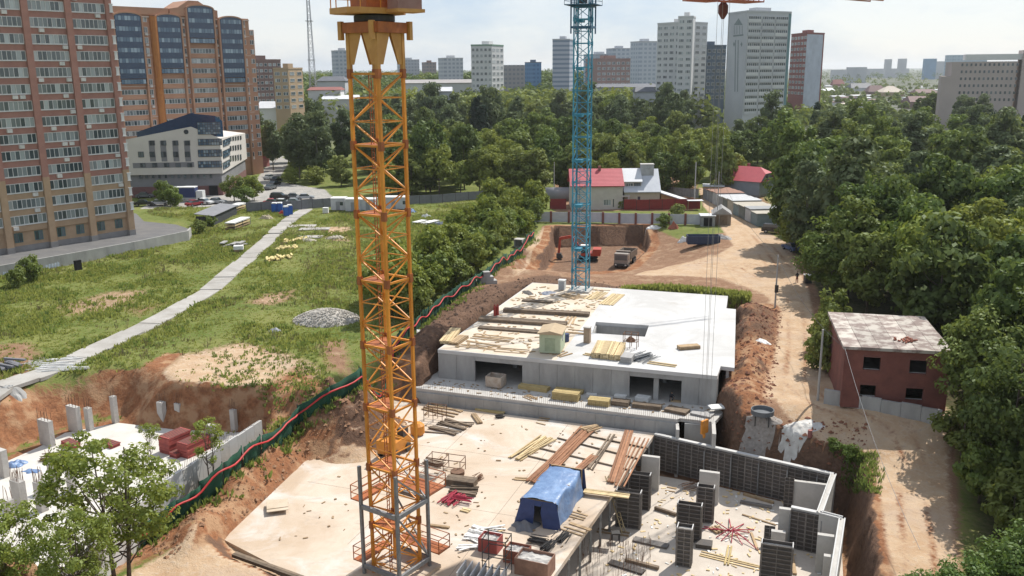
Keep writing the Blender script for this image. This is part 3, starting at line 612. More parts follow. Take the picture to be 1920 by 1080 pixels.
# ------------------------------------------------------------------ building under construction
def slab(name, poly, ztop, th, m, label=None, holes=(), parent=None, kind='structure'):
    loops = [[Vector((*p, 0)) for p in poly]]+[[Vector((*p, 0)) for p in h] for h in holes]
    flat = [p for l in loops for p in l]; tris = tessellate_polygon(loops); b = MB()
    n = len(flat); v = [(p.x, p.y, ztop) for p in flat]+[(p.x, p.y, ztop-th) for p in flat]; f = [tuple(t) for t in tris]+[tuple(i+n for i in t[::-1]) for t in tris]
    o = 0
    for l in loops:
        k = len(l); f += [(o+i, o+(i+1) % k, n+o+(i+1) % k, n+o+i) for i in range(k)]; o += k
    b.add(v, f); ob = b.build(name, m, parent)
    if parent is None: tag(ob, label, kind=kind)
    return ob
def mkwall(a, b, z0, z1, th, m, name, parent=None, loc=None):
    a = Vector(a[:2]); b = Vector(b[:2]); d = (b-a); n = Vector((-d.y, d.x)).normalized()*th/2
    return MB().prism([tuple(a-n), tuple(b-n), tuple(b+n), tuple(a+n)], z0, z1).build(name, m, parent)
# back storey with its deck
st = thing('concrete_storey', 'single concrete storey with bright new slab and two dark openings', 'building', (0, 0, 0))
HOLE = [tuple(S(a, b)[:2]) for a, b in ((14.0, 15.9), (14.7, 11.1), (20.8, 11.4), (20.4, 16.2))]
AP = [tuple(S(a, b)[:2]) for a, b in ((0, 0), (30.1, 0), (30.1, 3.2), (31.5, 3.1), (29.6, 26.8), (28.4, 26.9), (28, 33.5), (.5, 33.6))]
slab('roof_slab', AP, 1.2, .4, conc_new, holes=[HOLE], parent=st)
DP = [tuple(S(a, b)[:2]) for a, b in ((.15, .15), (13.4, .15), (12.9, 14), (12.2, 33.3), (.65, 33.4))]
slab('weathered_deck', DP, 1.206, .005, M('slab_dusty_deck', (.52, .42, .31), (.60, .54, .46), .25, .9, .15, 5, detail=8), parent=st)
wp = [(0, 4.3), (9.7, 21.3), (26.6, 30.1)]
jm = 0
for a0, a1 in wp:
    n = max(1, round((a1-a0)/1.9))
    for k in range(n):
        u0, u1 = a0+(a1-a0)*k/n+.012, a0+(a1-a0)*(k+1)/n-.012
        MB().prism([tuple(S(u0, .05)[:2]), tuple(S(u1, .05)[:2]), tuple(S(u1, .3)[:2]), tuple(S(u0, .3)[:2])], -2.1, .8).build('wall_panel', conc_wall, st)
for a0, a1 in ((4.3, 9.7), (21.3, 26.6)): MB().prism([tuple(S(a0, .06)[:2]), tuple(S(a1, .06)[:2]), tuple(S(a1, .3)[:2]), tuple(S(a0, .3)[:2])], .3, .8).build('lintel', conc_wall, st)
mkwall(S(.2, .3), S(.6, 33.3), -2.1, .8, .3, conc_wall, 'side_wall', st); mkwall(S(30, .3), S(29.8, 3.2), -2.1, .8, .3, conc_wall, 'side_wall', st); mkwall(S(30.8, 3.3), S(29.2, 26.6), -1.4, .8, .3, conc_wall, 'side_wall', st)
mkwall(S(.6, 33.3), S(28, 33.2), -2.1, .8, .3, conc_wall, 'back_wall', st); mkwall(S(12, .4), S(12.5, 33), -2.1, .8, .3, conc_wall, 'inner_wall', st)
for x, y in ((24, .5), (24, 6), (7, 6), (18, 6)): MB().box(-.25, .25, -.25, .25, -2.1, .8).build('column', conc_wall, st, tuple(S(x, y)[:2])+(0,), STH)
slab('floor_slab', [tuple(S(a, b)[:2]) for a, b in ((-1.2, .05), (-1.2, -3.7), (26.9, -4.4), (27.1, -4.0), (30.4, -4.0), (31.2, 0), (30, 3), (28, 33), (.5, 33))], -2.1, .35, conc, parent=st)
# shaft inside the deck hole
for a, b in zip(HOLE, HOLE[1:]+HOLE[:1]): mkwall(a, b, -2.1, .79, .25, conc_wall, 'shaft_wall', st)
MB().box(-1.6, 1.7, -.12, .12, -2.1, .4).build('shaft_partition', conc, st, tuple(S(17.9, 12.6, 0)), STH)
rw = MB()                                    # rebar starters along walls: thin upright rods
for k in range(150):
    a = -1+k*.21; p = S(a, -3.72-.022*k*.21, -2.1); rw.beam(p, p+Vector((random.uniform(-.05, .05), random.uniform(-.05, .05), random.uniform(.5, .9))), .022)
rw.build('rebar_starters', rust, st)
# retaining wall in front, cell at its right-hand end
fw = thing('front_retaining_wall', 'long grey concrete wall with rebar edge below the bundle strip', 'wall')
for k in range(14):
    a0 = -1.2+k*2.0; a1 = a0+1.98; q = lambda a: -3.75-.025*(a+1)
    MB().prism([tuple(S(a0, q(a0)-.15)[:2]), tuple(S(a1, q(a1)-.15)[:2]), tuple(S(a1, q(a1)+.15)[:2]), tuple(S(a0, q(a0)+.15)[:2])], -7.4, -2.46).build('wall_panel', conc_wall, fw)
mkwall(S(26.9, -4.4), S(27.2, -6.0), -7.4, -2.5, .3, conc, 'cross_wall', fw); mkwall(S(30.3, -4.0), S(30.7, -7.0), -7.4, -2.1, .35, conc, 'cross_wall', fw); mkwall(S(27.6, -4.2), S(30.3, -4.0), -7.4, -2.46, .3, conc_wall, 'cross_wall', fw)
# dusty main slab, its edge and the props under the edge
MSP = [tuple(S(a, b)[:2]) for a, b in ((-6.2, -4.1), (24.9, -4.9), (22.4, -33), (21.6, -46), (5.9, -46), (5.4, -38.2), (-2.9, -35.2))]
msl = slab('main_slab', MSP, -3.6, .38, conc_dusty, 'wide dusty concrete slab carrying the yellow crane')
for k in range(16):
    t = k/15; a = 24.5+(21.5-24.5)*t; b = -6+(-45+6)*t; MB().box(-.09, .09, -.09, .09, -7, -3.98).build('edge_prop', steel, msl, tuple(S(a, b)[:2])+(0,))
mkwall(S(21.9, -5.5), S(18.5, -45), -7, -3.98, .3, conc_wall, 'under_slab_wall', msl)
jm_ = M('pour_joint', (.26, .21, .165), None, 3, .95)
for a0, b0, a1, b1 in ((-3, -14.2, 23.6, -14.8), (-2, -24.5, 22.8, -25.2), (6.5, -33, 7.2, -5), (15.2, -45, 16.2, -5.2), (12.5, -38, 22, -38.4)):
    p_, q_ = S(a0, b0), S(a1, b1); mkwall(p_, q_, -3.61, -3.596, .035, jm_, 'pour_joint', msl)
# lower floor
slab('lower_floor', [tuple(S(a, b)[:2]) for a, b in ((10, -5.3), (31, -7.6), (42, -10.2), (42.3, -47), (10, -47))], -7.0, .3, M('floor_concrete_dusty', (.55, .49, .42), (.43, .375, .32), .5, .9, .15, 6, detail=8), 'pale concrete lower floor littered with props and timber')
# formwork
def form_panel(w_, h):
    b = MB().box(0, w_, 0, .03, 0, h)
    b.mat(1)
    for k in range(int(h/.36)+1): z = min(h-.05, .04+k*.36); b.box(.02, w_-.02, -.07, 0, z-.03, z+.03)
    for x in (.03, w_*.5, w_-.03): b.box(x-.03, x+.03, -.085, 0, 0, h)
    return b.mesh('form_panel', [form_dark, form_rib])
FP = {}
def panel(w_, h):
    k = (round(w_, 2), round(h, 2))
    if k not in FP: FP[k] = form_panel(*k)
    return FP[k]
ccap = MB().box(-.5, .5, -.5, .5, 0, 1).mesh('core', conc)
def form_column(px, py, wu, wv, h, label, z=-7.0, fill=True):
    p = P(px, py, z); t = thing('formwork_column', label, 'formwork', p, STH, 'columns standing in dark formwork')
    inst('concrete_core', ccap, t, (0, 0, 0), 0, (wu-.1, wv-.1, h-.25 if fill else h*.6))
    for nm, x, y, r, w_ in (('f', -wu/2, -wv/2, 0, wu), ('b', wu/2, wv/2, math.pi, wu), ('l', -wu/2, wv/2, -math.pi/2, wv), ('r', wu/2, -wv/2, math.pi/2, wv)): inst('form_panel', panel(w_, h), t, (x, y, 0), r)
    rm = MB()
    for x in (-wu/2-.02, wu/2+.02): rm.box(x-.035, x+.035, -wv/2-.06, wv/2+.06, h-.1, h+.05)
    rm.build('top_clamp', conc_new, t)
    return t
for i, a in enumerate([(1199, 952, 1.75, .6, 3.35, 'dark formwork column nearest the concrete pier beside the slab edge'), (1178, 987, 2.0, .6, 3.35, 'wide dark formwork column beside the tilted truss ladder'),
        (1321, 977, 1.35, .6, 3.3, 'dark formwork column in front of the middle grey pier'), (1291, 1012, 1.9, .55, 3.3, 'two-panel dark formwork column behind the narrow square one'),
        (1282, 1058, 1.1, .8, 3.3, 'narrow square dark formwork column with open top'), (1453, 1092, 2.2, .7, 3.3, 'broad dark formwork column at the bottom edge beside leaning board')]):
    form_column(*a)
def pier(px, py, wu, wv, h, label, z=-7.0, grp='bare grey concrete piers', reb=0, nm='concrete_pier', rz=STH, m=None):
    p = P(px, py, z); t = thing(nm, label, 'pier', p, rz, grp)
    c = MB().box(-wu/2, wu/2, -wv/2, wv/2, 0, h).box(-wu/2+.02, wu/2-.02, -wv/2-.004, wv/2+.004, h*.49, h*.5); c.build('shaft', m or conc, t)
    if reb:
        r = MB()
        for k in range(reb):
            x = -wu/2+.08+(wu-.16)*(k % (reb//2))/max(1, reb//2-1); y = (-1 if k < reb//2 else 1)*(wv/2-.08)
            r.beam((x, y, h-.02), (x+random.uniform(-.1, .1), y+random.uniform(-.1, .1), h+random.uniform(.7, 1.25)), .03)
        r.build('rebar', rust, t)
    return t
for a in [(1219, 917, 1.6, .4, 3.3, 'tall bare concrete pier under the corner of the dusty slab'), (1328, 942, 1.75, .4, 3.0, 'bare concrete pier standing behind the middle formwork column'),
          (1468, 1020, .95, .4, 3.2, 'bare concrete pier joined to the left end of the short formwork wall'), (1457, 1036, 1.1, .4, 1.9, 'low bare concrete pier beside the small leaning form panel'),
          (1543, 1073, 1.2, .4, 3.2, 'bare concrete pier against the right-hand outer wall'), (1550, 1110, .8, .4, 3.0, 'bare concrete pier cut by the bottom edge by the outer wall')]: pier(*a)
inst('form_panel', panel(.85, 1.7), thing('small_form_panel', 'small ribbed form panel leaning by the low pier', 'form panel', tuple(P(1431, 1023, -7)), STH)).rotation_euler = (R_(-12), 0, 0)
def form_wall(A, B, z0, h, label, core_m=conc, th=.3, front=True, nm='formwork_wall'):
    A = Vector(A[:2]); B = Vector(B[:2]); L_ = (B-A).length; t = thing(nm, label, 'wall', (A.x, A.y, z0), yaw(A, B))
    MB().box(0, L_, .05, .05+th, 0, h+.12).build('concrete_core', core_m, t)
    n = max(1, round(L_/1.25)); w_ = L_/n
    if front:
        for k in range(n): inst('form_panel', panel(w_, h), t, (k*w_, 0, 0))
    for k in range(0, n, 2): MB().box(k*w_-.05, k*w_+.05, -.22, -.12, 0, h*.9).build('soldier', steel, t)
    tr_ = MB().box(-.02, L_+.02, .0, .1+th, h+.123, h+.2); tr_.build('top_rail', conc_new, t)
    return t
WA = S(24.9, -5.55); WB = P(1562, 890, -3.45)
form_wall(WA, WB, -7.0, 3.4, 'long wall of dark ribbed form panels along the back of the lower floor')
ow = thing('outer_wall', 'stepped white-topped outer concrete wall beside the trench', 'wall')
OWP = [P(1563, 890, -3.45), P(1537, 962, -3.45), P(1579, 973, -3.45), P(1556, 1120, -3.45)]
for a, b in zip(OWP, OWP[1:]): mkwall(a, b, -7.3, -3.4, .42, conc, 'wall_panel', ow)
for a, b in zip(OWP, OWP[1:]):
    a = a.copy(); b = b.copy()
    for s_ in (-.2, .2):
        d = (b-a).normalized(); n = Vector((-d.y, d.x, 0))*s_; mkwall(a+n, b+n, -3.4, -3.3, .1, conc_new, 'top_rail', ow)
t = form_wall(P(1478, 1026, -7), P(1566, 1046, -7), -7.0, 3.35, 'short dark formwork wall meeting the outer wall at a right angle', nm='formwork_wall')
cw = thing('concrete_wall', 'short grey concrete wall with a dark end form by the outer corner', 'wall', tuple(P(1470, 957, -7)), STH)
MB().box(0, 3.6, 0, .35, 0, 2.9).build('wall_panel', conc, cw); inst('form_panel', panel(.8, 3.2), cw, (-.1, -.1, 0))

# ------------------------------------------------------------------ buildings
brick_red = M('brick_red_wall', (.38, .20, .16), (.31, .16, .13), .8, .9, .15, 9)
brick_tan = M('brick_tan_wall', (.43, .30, .195), (.36, .25, .16), .8, .9, .15, 9)
brick_orange = M('brick_orange_wall', (.47, .28, .185), (.40, .22, .145), .25, .9, .1, 6)
brick_rust = M('rust_render', (.40, .17, .05), (.33, .13, .045), .8, .9)
trim_w = M('white_trim', (.66, .66, .65), (.55, .55, .54), 2, .6)
asphalt = M('asphalt', (.115, .115, .118), (.155, .15, .145), .5, .9, .15, 9)
stone_g = M('grey_plinth', (.27, .26, .25), (.21, .2, .195), .7, .9)
ac_m = M('ac_white', (.62, .61, .58), (.5, .49, .46), 3, .6)
win_l = glass_mat('apartment_glass', (.045, .065, .075), (.42, .46, .46))
win_d = glass_mat('dark_glass', (.03, .045, .055), (.12, .15, .17))
win_b = glass_mat('blue_glass', (.015, .045, .095), (.035, .085, .16), .08)
win_b2 = glass_mat('blue_strip_glass', (.05, .11, .18), (.30, .40, .47), .1)
blue_panel = M('blue_spandrel_glass', (.012, .035, .085), (.018, .05, .11), 1, .15, spec=.7)
cream = M('cream_panel', (.58, .55, .505), (.52, .49, .45), .3, .75)
grey_panel = M('grey_panel', (.22, .22, .23), (.18, .18, .19), .4, .7)

class Facade:
    """vertical plane from A to B (plan points), local x along it, local -y outwards; pixels map onto it"""
    def __init__(s, A, B, root=None):
        s.A = Vector(A[:2]); s.B = Vector(B[:2]); s.L = (s.B-s.A).length; s.d = (s.B-s.A)/s.L; s.n = Vector((s.d.y, -s.d.x)); s.rz = yaw(s.A, s.B)
    def at(s, px, py):
        r = ray(px, py); n3 = np.array([s.n.x, s.n.y, 0]); t = (np.dot(n3, [s.A.x, s.A.y, 0]))/np.dot(n3, r)
        q = Vector((r[0]*t, r[1]*t)); return (q-s.A).dot(s.d), CAMH+r[2]*t
    def rect(s, x0, y0, x1, y1):
        xm, ym = (x0+x1)/2, (y0+y1)/2
        a = s.at(x0, ym)[0]; b = s.at(x1, ym)[0]; return min(a, b), max(a, b), s.at(xm, y1)[1], s.at(xm, y0)[1]
WMESH = {}
def window(parent, x0, x1, z0, z1, n=1, glass=None, frame=None, y=0.0, fw=.07, out_=.10, rows=1, nm='window', loc=None, rz=0):
    """framed window; frame proud of the wall, glazing a child"""
    glass = glass or win_l; frame = frame or trim_w
    key = (round(x1-x0, 2), round(z1-z0, 2), n, rows, glass.name, frame.name, fw, out_)
    if key not in WMESH:
        W_, H_ = key[0], key[1]; f = MB()
        f.box(0, W_, -out_, .02, 0, fw).box(0, W_, -out_, .02, H_-fw, H_)
        for k in range(n+1):
            x = W_*k/n; e = fw/2 if 0 < k < n else 0; xa = min(max(x-fw/2, 0), W_-fw); f.box(xa, xa+fw, -out_+.002, .02, fw, H_-fw)
        for k in range(1, rows): f.box(0, W_, -out_+.004, .02, H_*k/rows-fw/2, H_*k/rows+fw/2)
        g = MB()
        for k in range(n):
            for j in range(rows):
                xa, xb = W_*k/n+fw*.4, W_*(k+1)/n-fw*.4; za, zb = H_*j/rows+fw*.4, H_*(j+1)/rows-fw*.4
                g.quad((xa, -out_*.45, za), (xb, -out_*.45, za), (xb, -out_*.45, zb), (xa, -out_*.45, zb))
        WMESH[key] = (f.mesh('window', frame), g.mesh('glazing', glass, recalc=False))
    fm, gm = WMESH[key]; o = inst(nm, fm, parent, (x0, y, z0), rz); inst('glazing', gm, o); return o

# --- red brick apartment tower at the left edge
lb = thing('apartment_tower', 'red and tan brick apartment tower with long glazed balconies at left edge', 'building', (-71.2, 167.3, 1.5), R_(52.3))
BW = 7.28; HT = 47.0; DEP = 15.0
MB().box(-5*BW-1, 1.0, .0, DEP, 12.2, HT).build('upper_wall', brick_red, lb); MB().box(-5*BW-1, 1.0, .0, DEP, 1.0, 12.2).build('lower_wall', brick_tan, lb)
MB().box(-5*BW-1, 1.02, -.06, DEP, -1.8, 1.0).build('plinth', stone_g, lb)
pu = MB().box(-.55, .55, -.75, 0, 12.2, HT).mesh('pilaster', brick_red); pl = MB().box(-.55, .55, -.75, 0, 1.0, 12.2).mesh('pilaster', brick_tan); pp = MB().box(-.62, .62, -.82, -.061, -1.5, 1.0).mesh('pilaster_foot', stone_g)
for i in range(6):
    x = -BW*i
    inst('pilaster', pu, lb, (x, 0, 0)); inst('pilaster', pl, lb, (x, 0, 0)); inst('pilaster_foot', pp, lb, (x, 0, 0))
acm = MB().box(-.42, .42, -.35, 0, 0, .6).mat(1).lathe([(.2, 0), (.22, .02)], 12).mesh('air_conditioner', [ac_m, dark_steel])
sillm = MB().box(0, 6.1, -.42, 0, -.12, 0).mesh('sill', trim_w); spm_u = MB().box(0, 6.1, -.3, .0, 0, 1.13).mesh('balcony_front', brick_red); spm_l = MB().box(0, 6.1, -.3, .0, 0, 1.13).mesh('balcony_front', brick_tan)
for i in range(5):
    xc = -BW*(i+.5)
    for r in range(16):
        zc = 5.35+2.7*r
        w0 = window(lb, xc-3.05, xc+3.05, zc-.78, zc+.78, 8, y=-.3, fw=.09, out_=.12)
        inst('sill', sillm, lb, (xc-3.05, 0, zc-.78)); inst('balcony_front', spm_u if zc > 12 else spm_l, lb, (xc-3.05, 0, zc-1.92))
        for k in range(2):
            if random.random() < .36: inst('air_conditioner', acm, lb, (xc+random.choice((-2.3, -1.2, .4, 1.6, 2.5)), -.3, zc-1.6))
    for dx in (-1.9, 1.5): window(lb, xc+dx-.7, xc+dx+.7, 1.6, 3.2, 2, win_d, M('green_frame', (.10, .20, .19), None, 2, .6))
qm = MB().box(-.28, .28, -.06, 0, 0, 1.25).box(-.4, .4, -.1, -.003, 1.25, 1.4).box(-.4, .4, -.1, -.003, -.12, 0).mesh('white_quoin', trim_w)
for r in range(16): inst('white_quoin', qm, lb, (.42, -.75, 4.8+2.7*r))
deck = slab('asphalt_terrace', [tuple(P(a, b, 1.5)[:2]) for a, b in ((-230, 545), (0, 502), (141, 477), (250, 457), (352, 436), (357, 430), (330, 421), (270, 415), (255, 400), (-230, 400))], 1.5, .3, asphalt, 'grey asphalt terrace along the foot of the brick tower')
wl = thing('terrace_wall', 'stained concrete retaining wall below the asphalt terrace', 'wall')
tp = [P(a, b, 1.5) for a, b in ((-230, 545), (0, 502), (141, 477), (250, 457), (352, 436), (357, 430))]
for k, (a, b) in enumerate(zip(tp, tp[1:])):
    mkwall(a+(b-a)*.002, b, -1.2, 1.85, .3, conc_wall, 'wall_panel', wl)
dr = P(148, 505, 0); MB().box(-.55, .55, -.1, .35, -.4, 1.5).build('dark_doorway', black, wl, (dr.x, dr.y-.05, 0), yaw(tp[1], tp[2]))
gf = M('graffiti_paint', (.62, .66, .72), (.35, .42, .55), 2.5, .8)
F_ = Facade(tp[1], tp[2])
for x0, x1 in ((4, 22), (60, 78), (84, 112)):
    a, b, z0, z1 = F_.rect(x0, 502-x0*.10, x1, 520-x0*.10); q = F_.A+F_.d*a+F_.n*.155; g = MB()
    for k in range(5): g.quad(*[(F_.d.x*u_, F_.d.y*u_, z_) for u_, z_ in ((k*(b-a)/5, .3+.3*random.random()), ((k+.8)*(b-a)/5, .2+.3*random.random()), ((k+1)*(b-a)/5, .9+.3*random.random()), ((k+.3)*(b-a)/5, 1.1+.2*random.random()))])
    g.build('graffiti', gf, wl, (q.x, q.y, -.4))

# --- orange brick tower with arched blue bays
fT = Facade((-113.0, 243.5), (-78.2, 282.5))
ot = thing('apartment_tower', 'orange brick tower with four arched dark blue glass bays', 'building', (fT.A.x, fT.A.y, 0), fT.rz)
MB().box(0, fT.L, 0, 16, -1, 46.3).build('wall', brick_orange, ot)
xp0, xp1, _, _ = fT.rect(327, 60, 404, 80)
pd = MB(); prof = [(xp0-1, 46.3), (xp0-1, 48.2), (xp0+1.5, 48.6), ((xp0+xp1)/2-1.5, 50.6), ((xp0+xp1)/2+1.5, 50.6), (xp1-1.5, 48.6), (xp1+1, 48.2), (xp1+1, 46.3)]
pd.extr(prof, -.5, 8, 'y'); pd.build('pediment', brick_orange, ot)
MB().box(0, xp0-1.3, -.4, 12, 46.3, 48.2).build('attic', brick_orange, ot); MB().box(0, fT.L, -.35, -.01, 45.6, 45.9).build('cornice', M('cream_band', (.6, .5, .42), None, 2, .8), ot)
ST0 = 3.4; SH = 2.78
bays = [(219, 268, 6, 15), (297, 341, 5, 15), (356, 403, 3, 16), (415, 455, 6, 15)]      # px span, blue storeys, top storey index
px_m = lambda px: fT.rect(px-2, 100, px+2, 120)[0]+.3
bandm = M('cream_band', (.6, .5, .42), None, 2, .8)
for bi, (p0, p1, nb, top) in enumerate(bays):
    x0, x1 = px_m(p0), px_m(p1); zt = ST0+SH*top+1.4; zb = ST0+SH*(top-nb)+.9; w_ = x1-x0
    prof = [(x0, zb), (x1, zb), (x1, zt-.9)]+[(x0+w_*(.5+.5*math.cos(a)), zt-.9+.9*math.sin(a)) for a in np.linspace(0, math.pi, 11)[1:-1]]+[(x0, zt-.9)]
    bay = MB().extr(prof, -.9, 0, 'y').build('blue_bay', blue_panel, ot)
    rim = MB()
    for a, b in zip(np.linspace(0, math.pi, 11)[:-1], np.linspace(0, math.pi, 11)[1:]):
        rim.beam((x0+w_*(.5+.54*math.cos(a)), -.6, zt-.9+1.1*math.sin(a)), (x0+w_*(.5+.54*math.cos(b)), -.6, zt-.9+1.1*math.sin(b)), 1.0, .35)
    rim.build('arch_rim', brick_orange, ot)
    for sd_ in (x0-.55, x1+.1): MB().box(sd_, sd_+.45, -1.05, 0, 0, zt-.9).build('bay_pier', brick_orange, ot)
    for k in range(top+1):
        zc = ST0+SH*k
        if zc < 4: continue
        if zc > zb-1: window(bay, x0+.15, x1-.15, zc-.55, zc+.75, 8, win_b2, blue_panel, y=-.9, fw=.08, out_=.06)
        else: window(ot, x0+.1, x1-.1, zc-.6, zc+.75, 8, y=-.25, fw=.09, out_=.12); MB().box(x0, x1, -.25, 0, zc-1.9, zc-.62).build('balcony_front', brick_orange, ot)
for px in (277, 347, 408, 460):
    xc = px_m(px)
    for k in range(1, 16):
        zc = ST0+SH*k; window(ot, xc-.75, xc+.75, zc-.75, zc+.75, 2, fw=.1, out_=.08)
        if random.random() < .55: inst('air_conditioner', acm, ot, (xc+.2, 0, zc-1.5))
MB().lathe([(1.1, 0), (1.1, 46)], 12, px_m(293), -.2).build('rust_turret', brick_rust, ot)
for z in [ST0+SH*k-1.25 for k in (3, 6, 9, 12, 14)]: MB().box(0, fT.L, -.06, 0, z, z+.18).build('string_course', bandm, ot)
eb = bpy.data.objects.new('end_bay', None); put(eb, ot, (fT.L, 0, 0))
MB().box(0, 2.2, 1.0, 7, 0, 43.2).build('wall', brick_orange, eb)
for k in range(1, 15): window(eb, .3, 1.9, ST0+SH*k-.7, ST0+SH*k+.7, 2, y=1.0, fw=.1)

# --- cream office with blue glass attic
cO = P(421, 367, 0); aO = P(236, 371, 0); bO = P(466, 333, 0)
fl = Facade(aO, cO); frr = Facade(cO, bO)
of = thing('office_building', 'cream panelled office with sloping roof and blue glass corner attic', 'building', (0, 0, 0))
back = Vector(aO[:2])+(Vector(bO[:2])-Vector(cO[:2]))*.55
plan = [tuple(aO[:2]), tuple(cO[:2]), tuple(bO[:2]), tuple(back)]
ctr = sum((Vector(p) for p in plan), Vector((0, 0)))/4
ins = lambda k: [tuple(ctr+(Vector(p)-ctr)*k) for p in plan]
MB().prism(ins(.965), -.5, 2.6).build('stone_base', M('dark_rose_stone', (.20, .10, .09), (.15, .08, .075), .6, .8), of); MB().prism(ins(.962), 2.6, 5.7).build('grey_storey', grey_panel, of)
hl, hc, hr = 14.4, 18.2, 13.2; cx = Vector(cO[:2]); al = Vector(aO[:2]); br = Vector(bO[:2]); k1 = cx+(al-cx)*.28
b = MB(); base5 = [al, k1, cx, br, Vector(back)]; tops = [hl, 17.6, 14.6, hr, 12.5]
b.add([(p.x, p.y, 5.703) for p in base5]+[(p.x, p.y, z) for p, z in zip(base5, tops)], [(0, 1, 6, 5), (1, 2, 7, 6), (2, 3, 8, 7), (3, 4, 9, 8), (4, 0, 5, 9), (4, 3, 2, 1, 0), (5, 6, 9), (6, 7, 8), (6, 8, 9)]); b.build('cream_body', cream, of)
gl = Vector(frr.n)*.0
b = MB(); k2 = cx+(br-cx)*.16; bk = cx+(br-cx)*.5+(al-cx)*.25; k3 = al+(cx-al)*.17
iv = (ctr-cx).normalized()*.5; pts = [k1+iv, cx+(al-cx)*.02+iv, k2+iv, bk]; b.add([(p.x, p.y, 14.3) for p in pts]+[(p.x, p.y, z) for p, z in zip(pts, (20.9, 20.2, 18.6, 19.5))], [(0, 1, 5, 4), (1, 2, 6, 5), (2, 3, 7, 6), (3, 0, 4, 7), (4, 5, 6, 7)]); b.build('glass_corner', blue_panel, of)
b = MB(); inn = (Vector(back)-al).normalized()*5; ii = inn*.12; pts = [k3+ii, k1+ii, k1+inn, k3+inn]
b.add([(p.x, p.y, 13.0) for p in pts]+[(p.x, p.y, z) for p, z in zip(pts, (16.4, 20.9, 20.9, 16.4))], [(0, 1, 5, 4), (1, 2, 6, 5), (2, 3, 7, 6), (3, 0, 4, 7), (4, 5, 6, 7)]); b.build('glass_attic', blue_panel, of)
fo = bpy.data.objects.new('front_face', None); put(fo, of, (fl.A.x, fl.A.y, 0), fl.rz); ro_ = bpy.data.objects.new('side_face', None); put(ro_, of, (frr.A.x, frr.A.y, 0), frr.rz)
dfr = M('dark_frame', (.06, .065, .07), None, 2, .5)
def zpx(x, y, fac, par, px0, py0, sc_): # rect in zoom pixels -> facade rect
    return fac.rect(px0+x[0]/sc_, py0+y[0]/sc_, px0+x[1]/sc_, py0+y[1]/sc_)
Z4 = (230, 190, 5.144)
for x in (285, 395, 512, 625):
    x0, x1, z0, z1 = zpx((x-28, x+28), (380, 580), fl, fo, *Z4); MB().box(x0, x1, -.02, .03, z0, z1).build('grey_strip', grey_panel, fo)
    for y in ((378, 425), (485, 538)): r = zpx((x-25, x+25), y, fl, fo, *Z4); window(fo, *r, 2, win_d, dfr, y=-.02)
r = zpx((150, 205), (485, 540), fl, fo, *Z4); window(fo, *r, 2, win_d, dfr)
r = zpx((98, 690), (590, 640), fl, fo, *Z4); MB().box(r[0], r[1], -.02, .03, r[2], r[3]).build('grey_strip', grey_panel, fo)
for x in (195, 310, 425, 535, 648): window(fo, *zpx((x-24, x+24), (595, 636), fl, fo, *Z4), 2, win_d, dfr, y=-.02)
for y in ((362, 424), (465, 535), (575, 640)):
    window(fo, *zpx((728, 958), y, fl, fo, *Z4), 9, win_b2, dfr, fw=.1, rows=2, out_=.2); r = zpx((963, 1030), y, frr, ro_, *Z4); window(ro_, r[0]+.1, r[1], r[2], r[3], 4, win_b2, dfr, fw=.1, rows=2, out_=.2)
r = zpx((590, 635), (272, 317), fl, fo, *Z4); cxx, czz = (r[0]+r[1])/2, (r[2]+r[3])/2
ow_ = MB(); n = 20; rr = (r[3]-r[2])/2; ow_.add([(cxx+rr*math.cos(2*math.pi*k/n), y_, czz+rr*math.sin(2*math.pi*k/n)) for y_ in (-.08, .0) for k in range(n)], [tuple(range(n)), tuple(range(n, 2*n))[::-1]]+[(k, n+k, n+(k+1) % n, (k+1) % n) for k in range(n)]); ow_.build('round_window', win_d, fo)
r = zpx((722, 945), (178, 318), fl, fo, *Z4); window(fo, r[0], r[1], r[2], r[3]-.6, 9, win_b2, dfr, y=-.12, fw=.09, rows=5, nm='glass_wall')
for y in ((345, 385), (430, 480), (525, 580)):
    for k in range(5): x = 1040+k*24; dy = -k*3.5; window(ro_, *zpx((x-7, x+7), (y[0]+dy, y[1]+dy), frr, ro_, *Z4), 1, win_d, dfr)
for x in range(150, 890, 62): window(fo, *zpx((x, x+30), (705, 745), fl, fo, *Z4), 1, win_d, grey_panel, y=.45)
r = zpx((832, 915), (815, 905), fl, fo, *Z4); MB().box(r[0], r[1], .3, .5, 0, r[3]).build('garage_opening', black, fo)

# --- far blocks of flats
def grid_mat(name, wall, win, sx, sz, wx=.6, wz=.5):
    m = bpy.data.materials.new(name); m.use_nodes = True; t = m.node_tree; b = t.nodes['Principled BSDF']; b.inputs['Roughness'].default_value = .8
    tc_ = t.nodes.new('ShaderNodeTexCoord'); sp = t.nodes.new('ShaderNodeSeparateXYZ'); t.links.new(tc_.outputs['Object'], sp.inputs[0])
    def mth(op, a, b_=None):
        n = t.nodes.new('ShaderNodeMath'); n.operation = op
        for i, q in enumerate((a, b_)):
            if q is None: continue
            if isinstance(q, (int, float)): n.inputs[i].default_value = q
            else: t.links.new(q, n.inputs[i])
        return n.outputs[0]
    h = mth('ADD', sp.outputs[0], sp.outputs[1])
    a = mth('LESS_THAN', mth('FRACT', mth('DIVIDE', h, sx)), wx); c = mth('LESS_THAN', mth('FRACT', mth('DIVIDE', sp.outputs[2], sz)), wz)
    x = t.nodes.new('ShaderNodeMix'); x.data_type = 'RGBA'; x.inputs['A'].default_value = (*wall, 1); x.inputs['B'].default_value = (*win, 1)
    t.links.new(mth('MULTIPLY', a, c), x.inputs['Factor']); t.links.new(x.outputs['Result'], b.inputs['Base Color']); return m
strip_m = {}
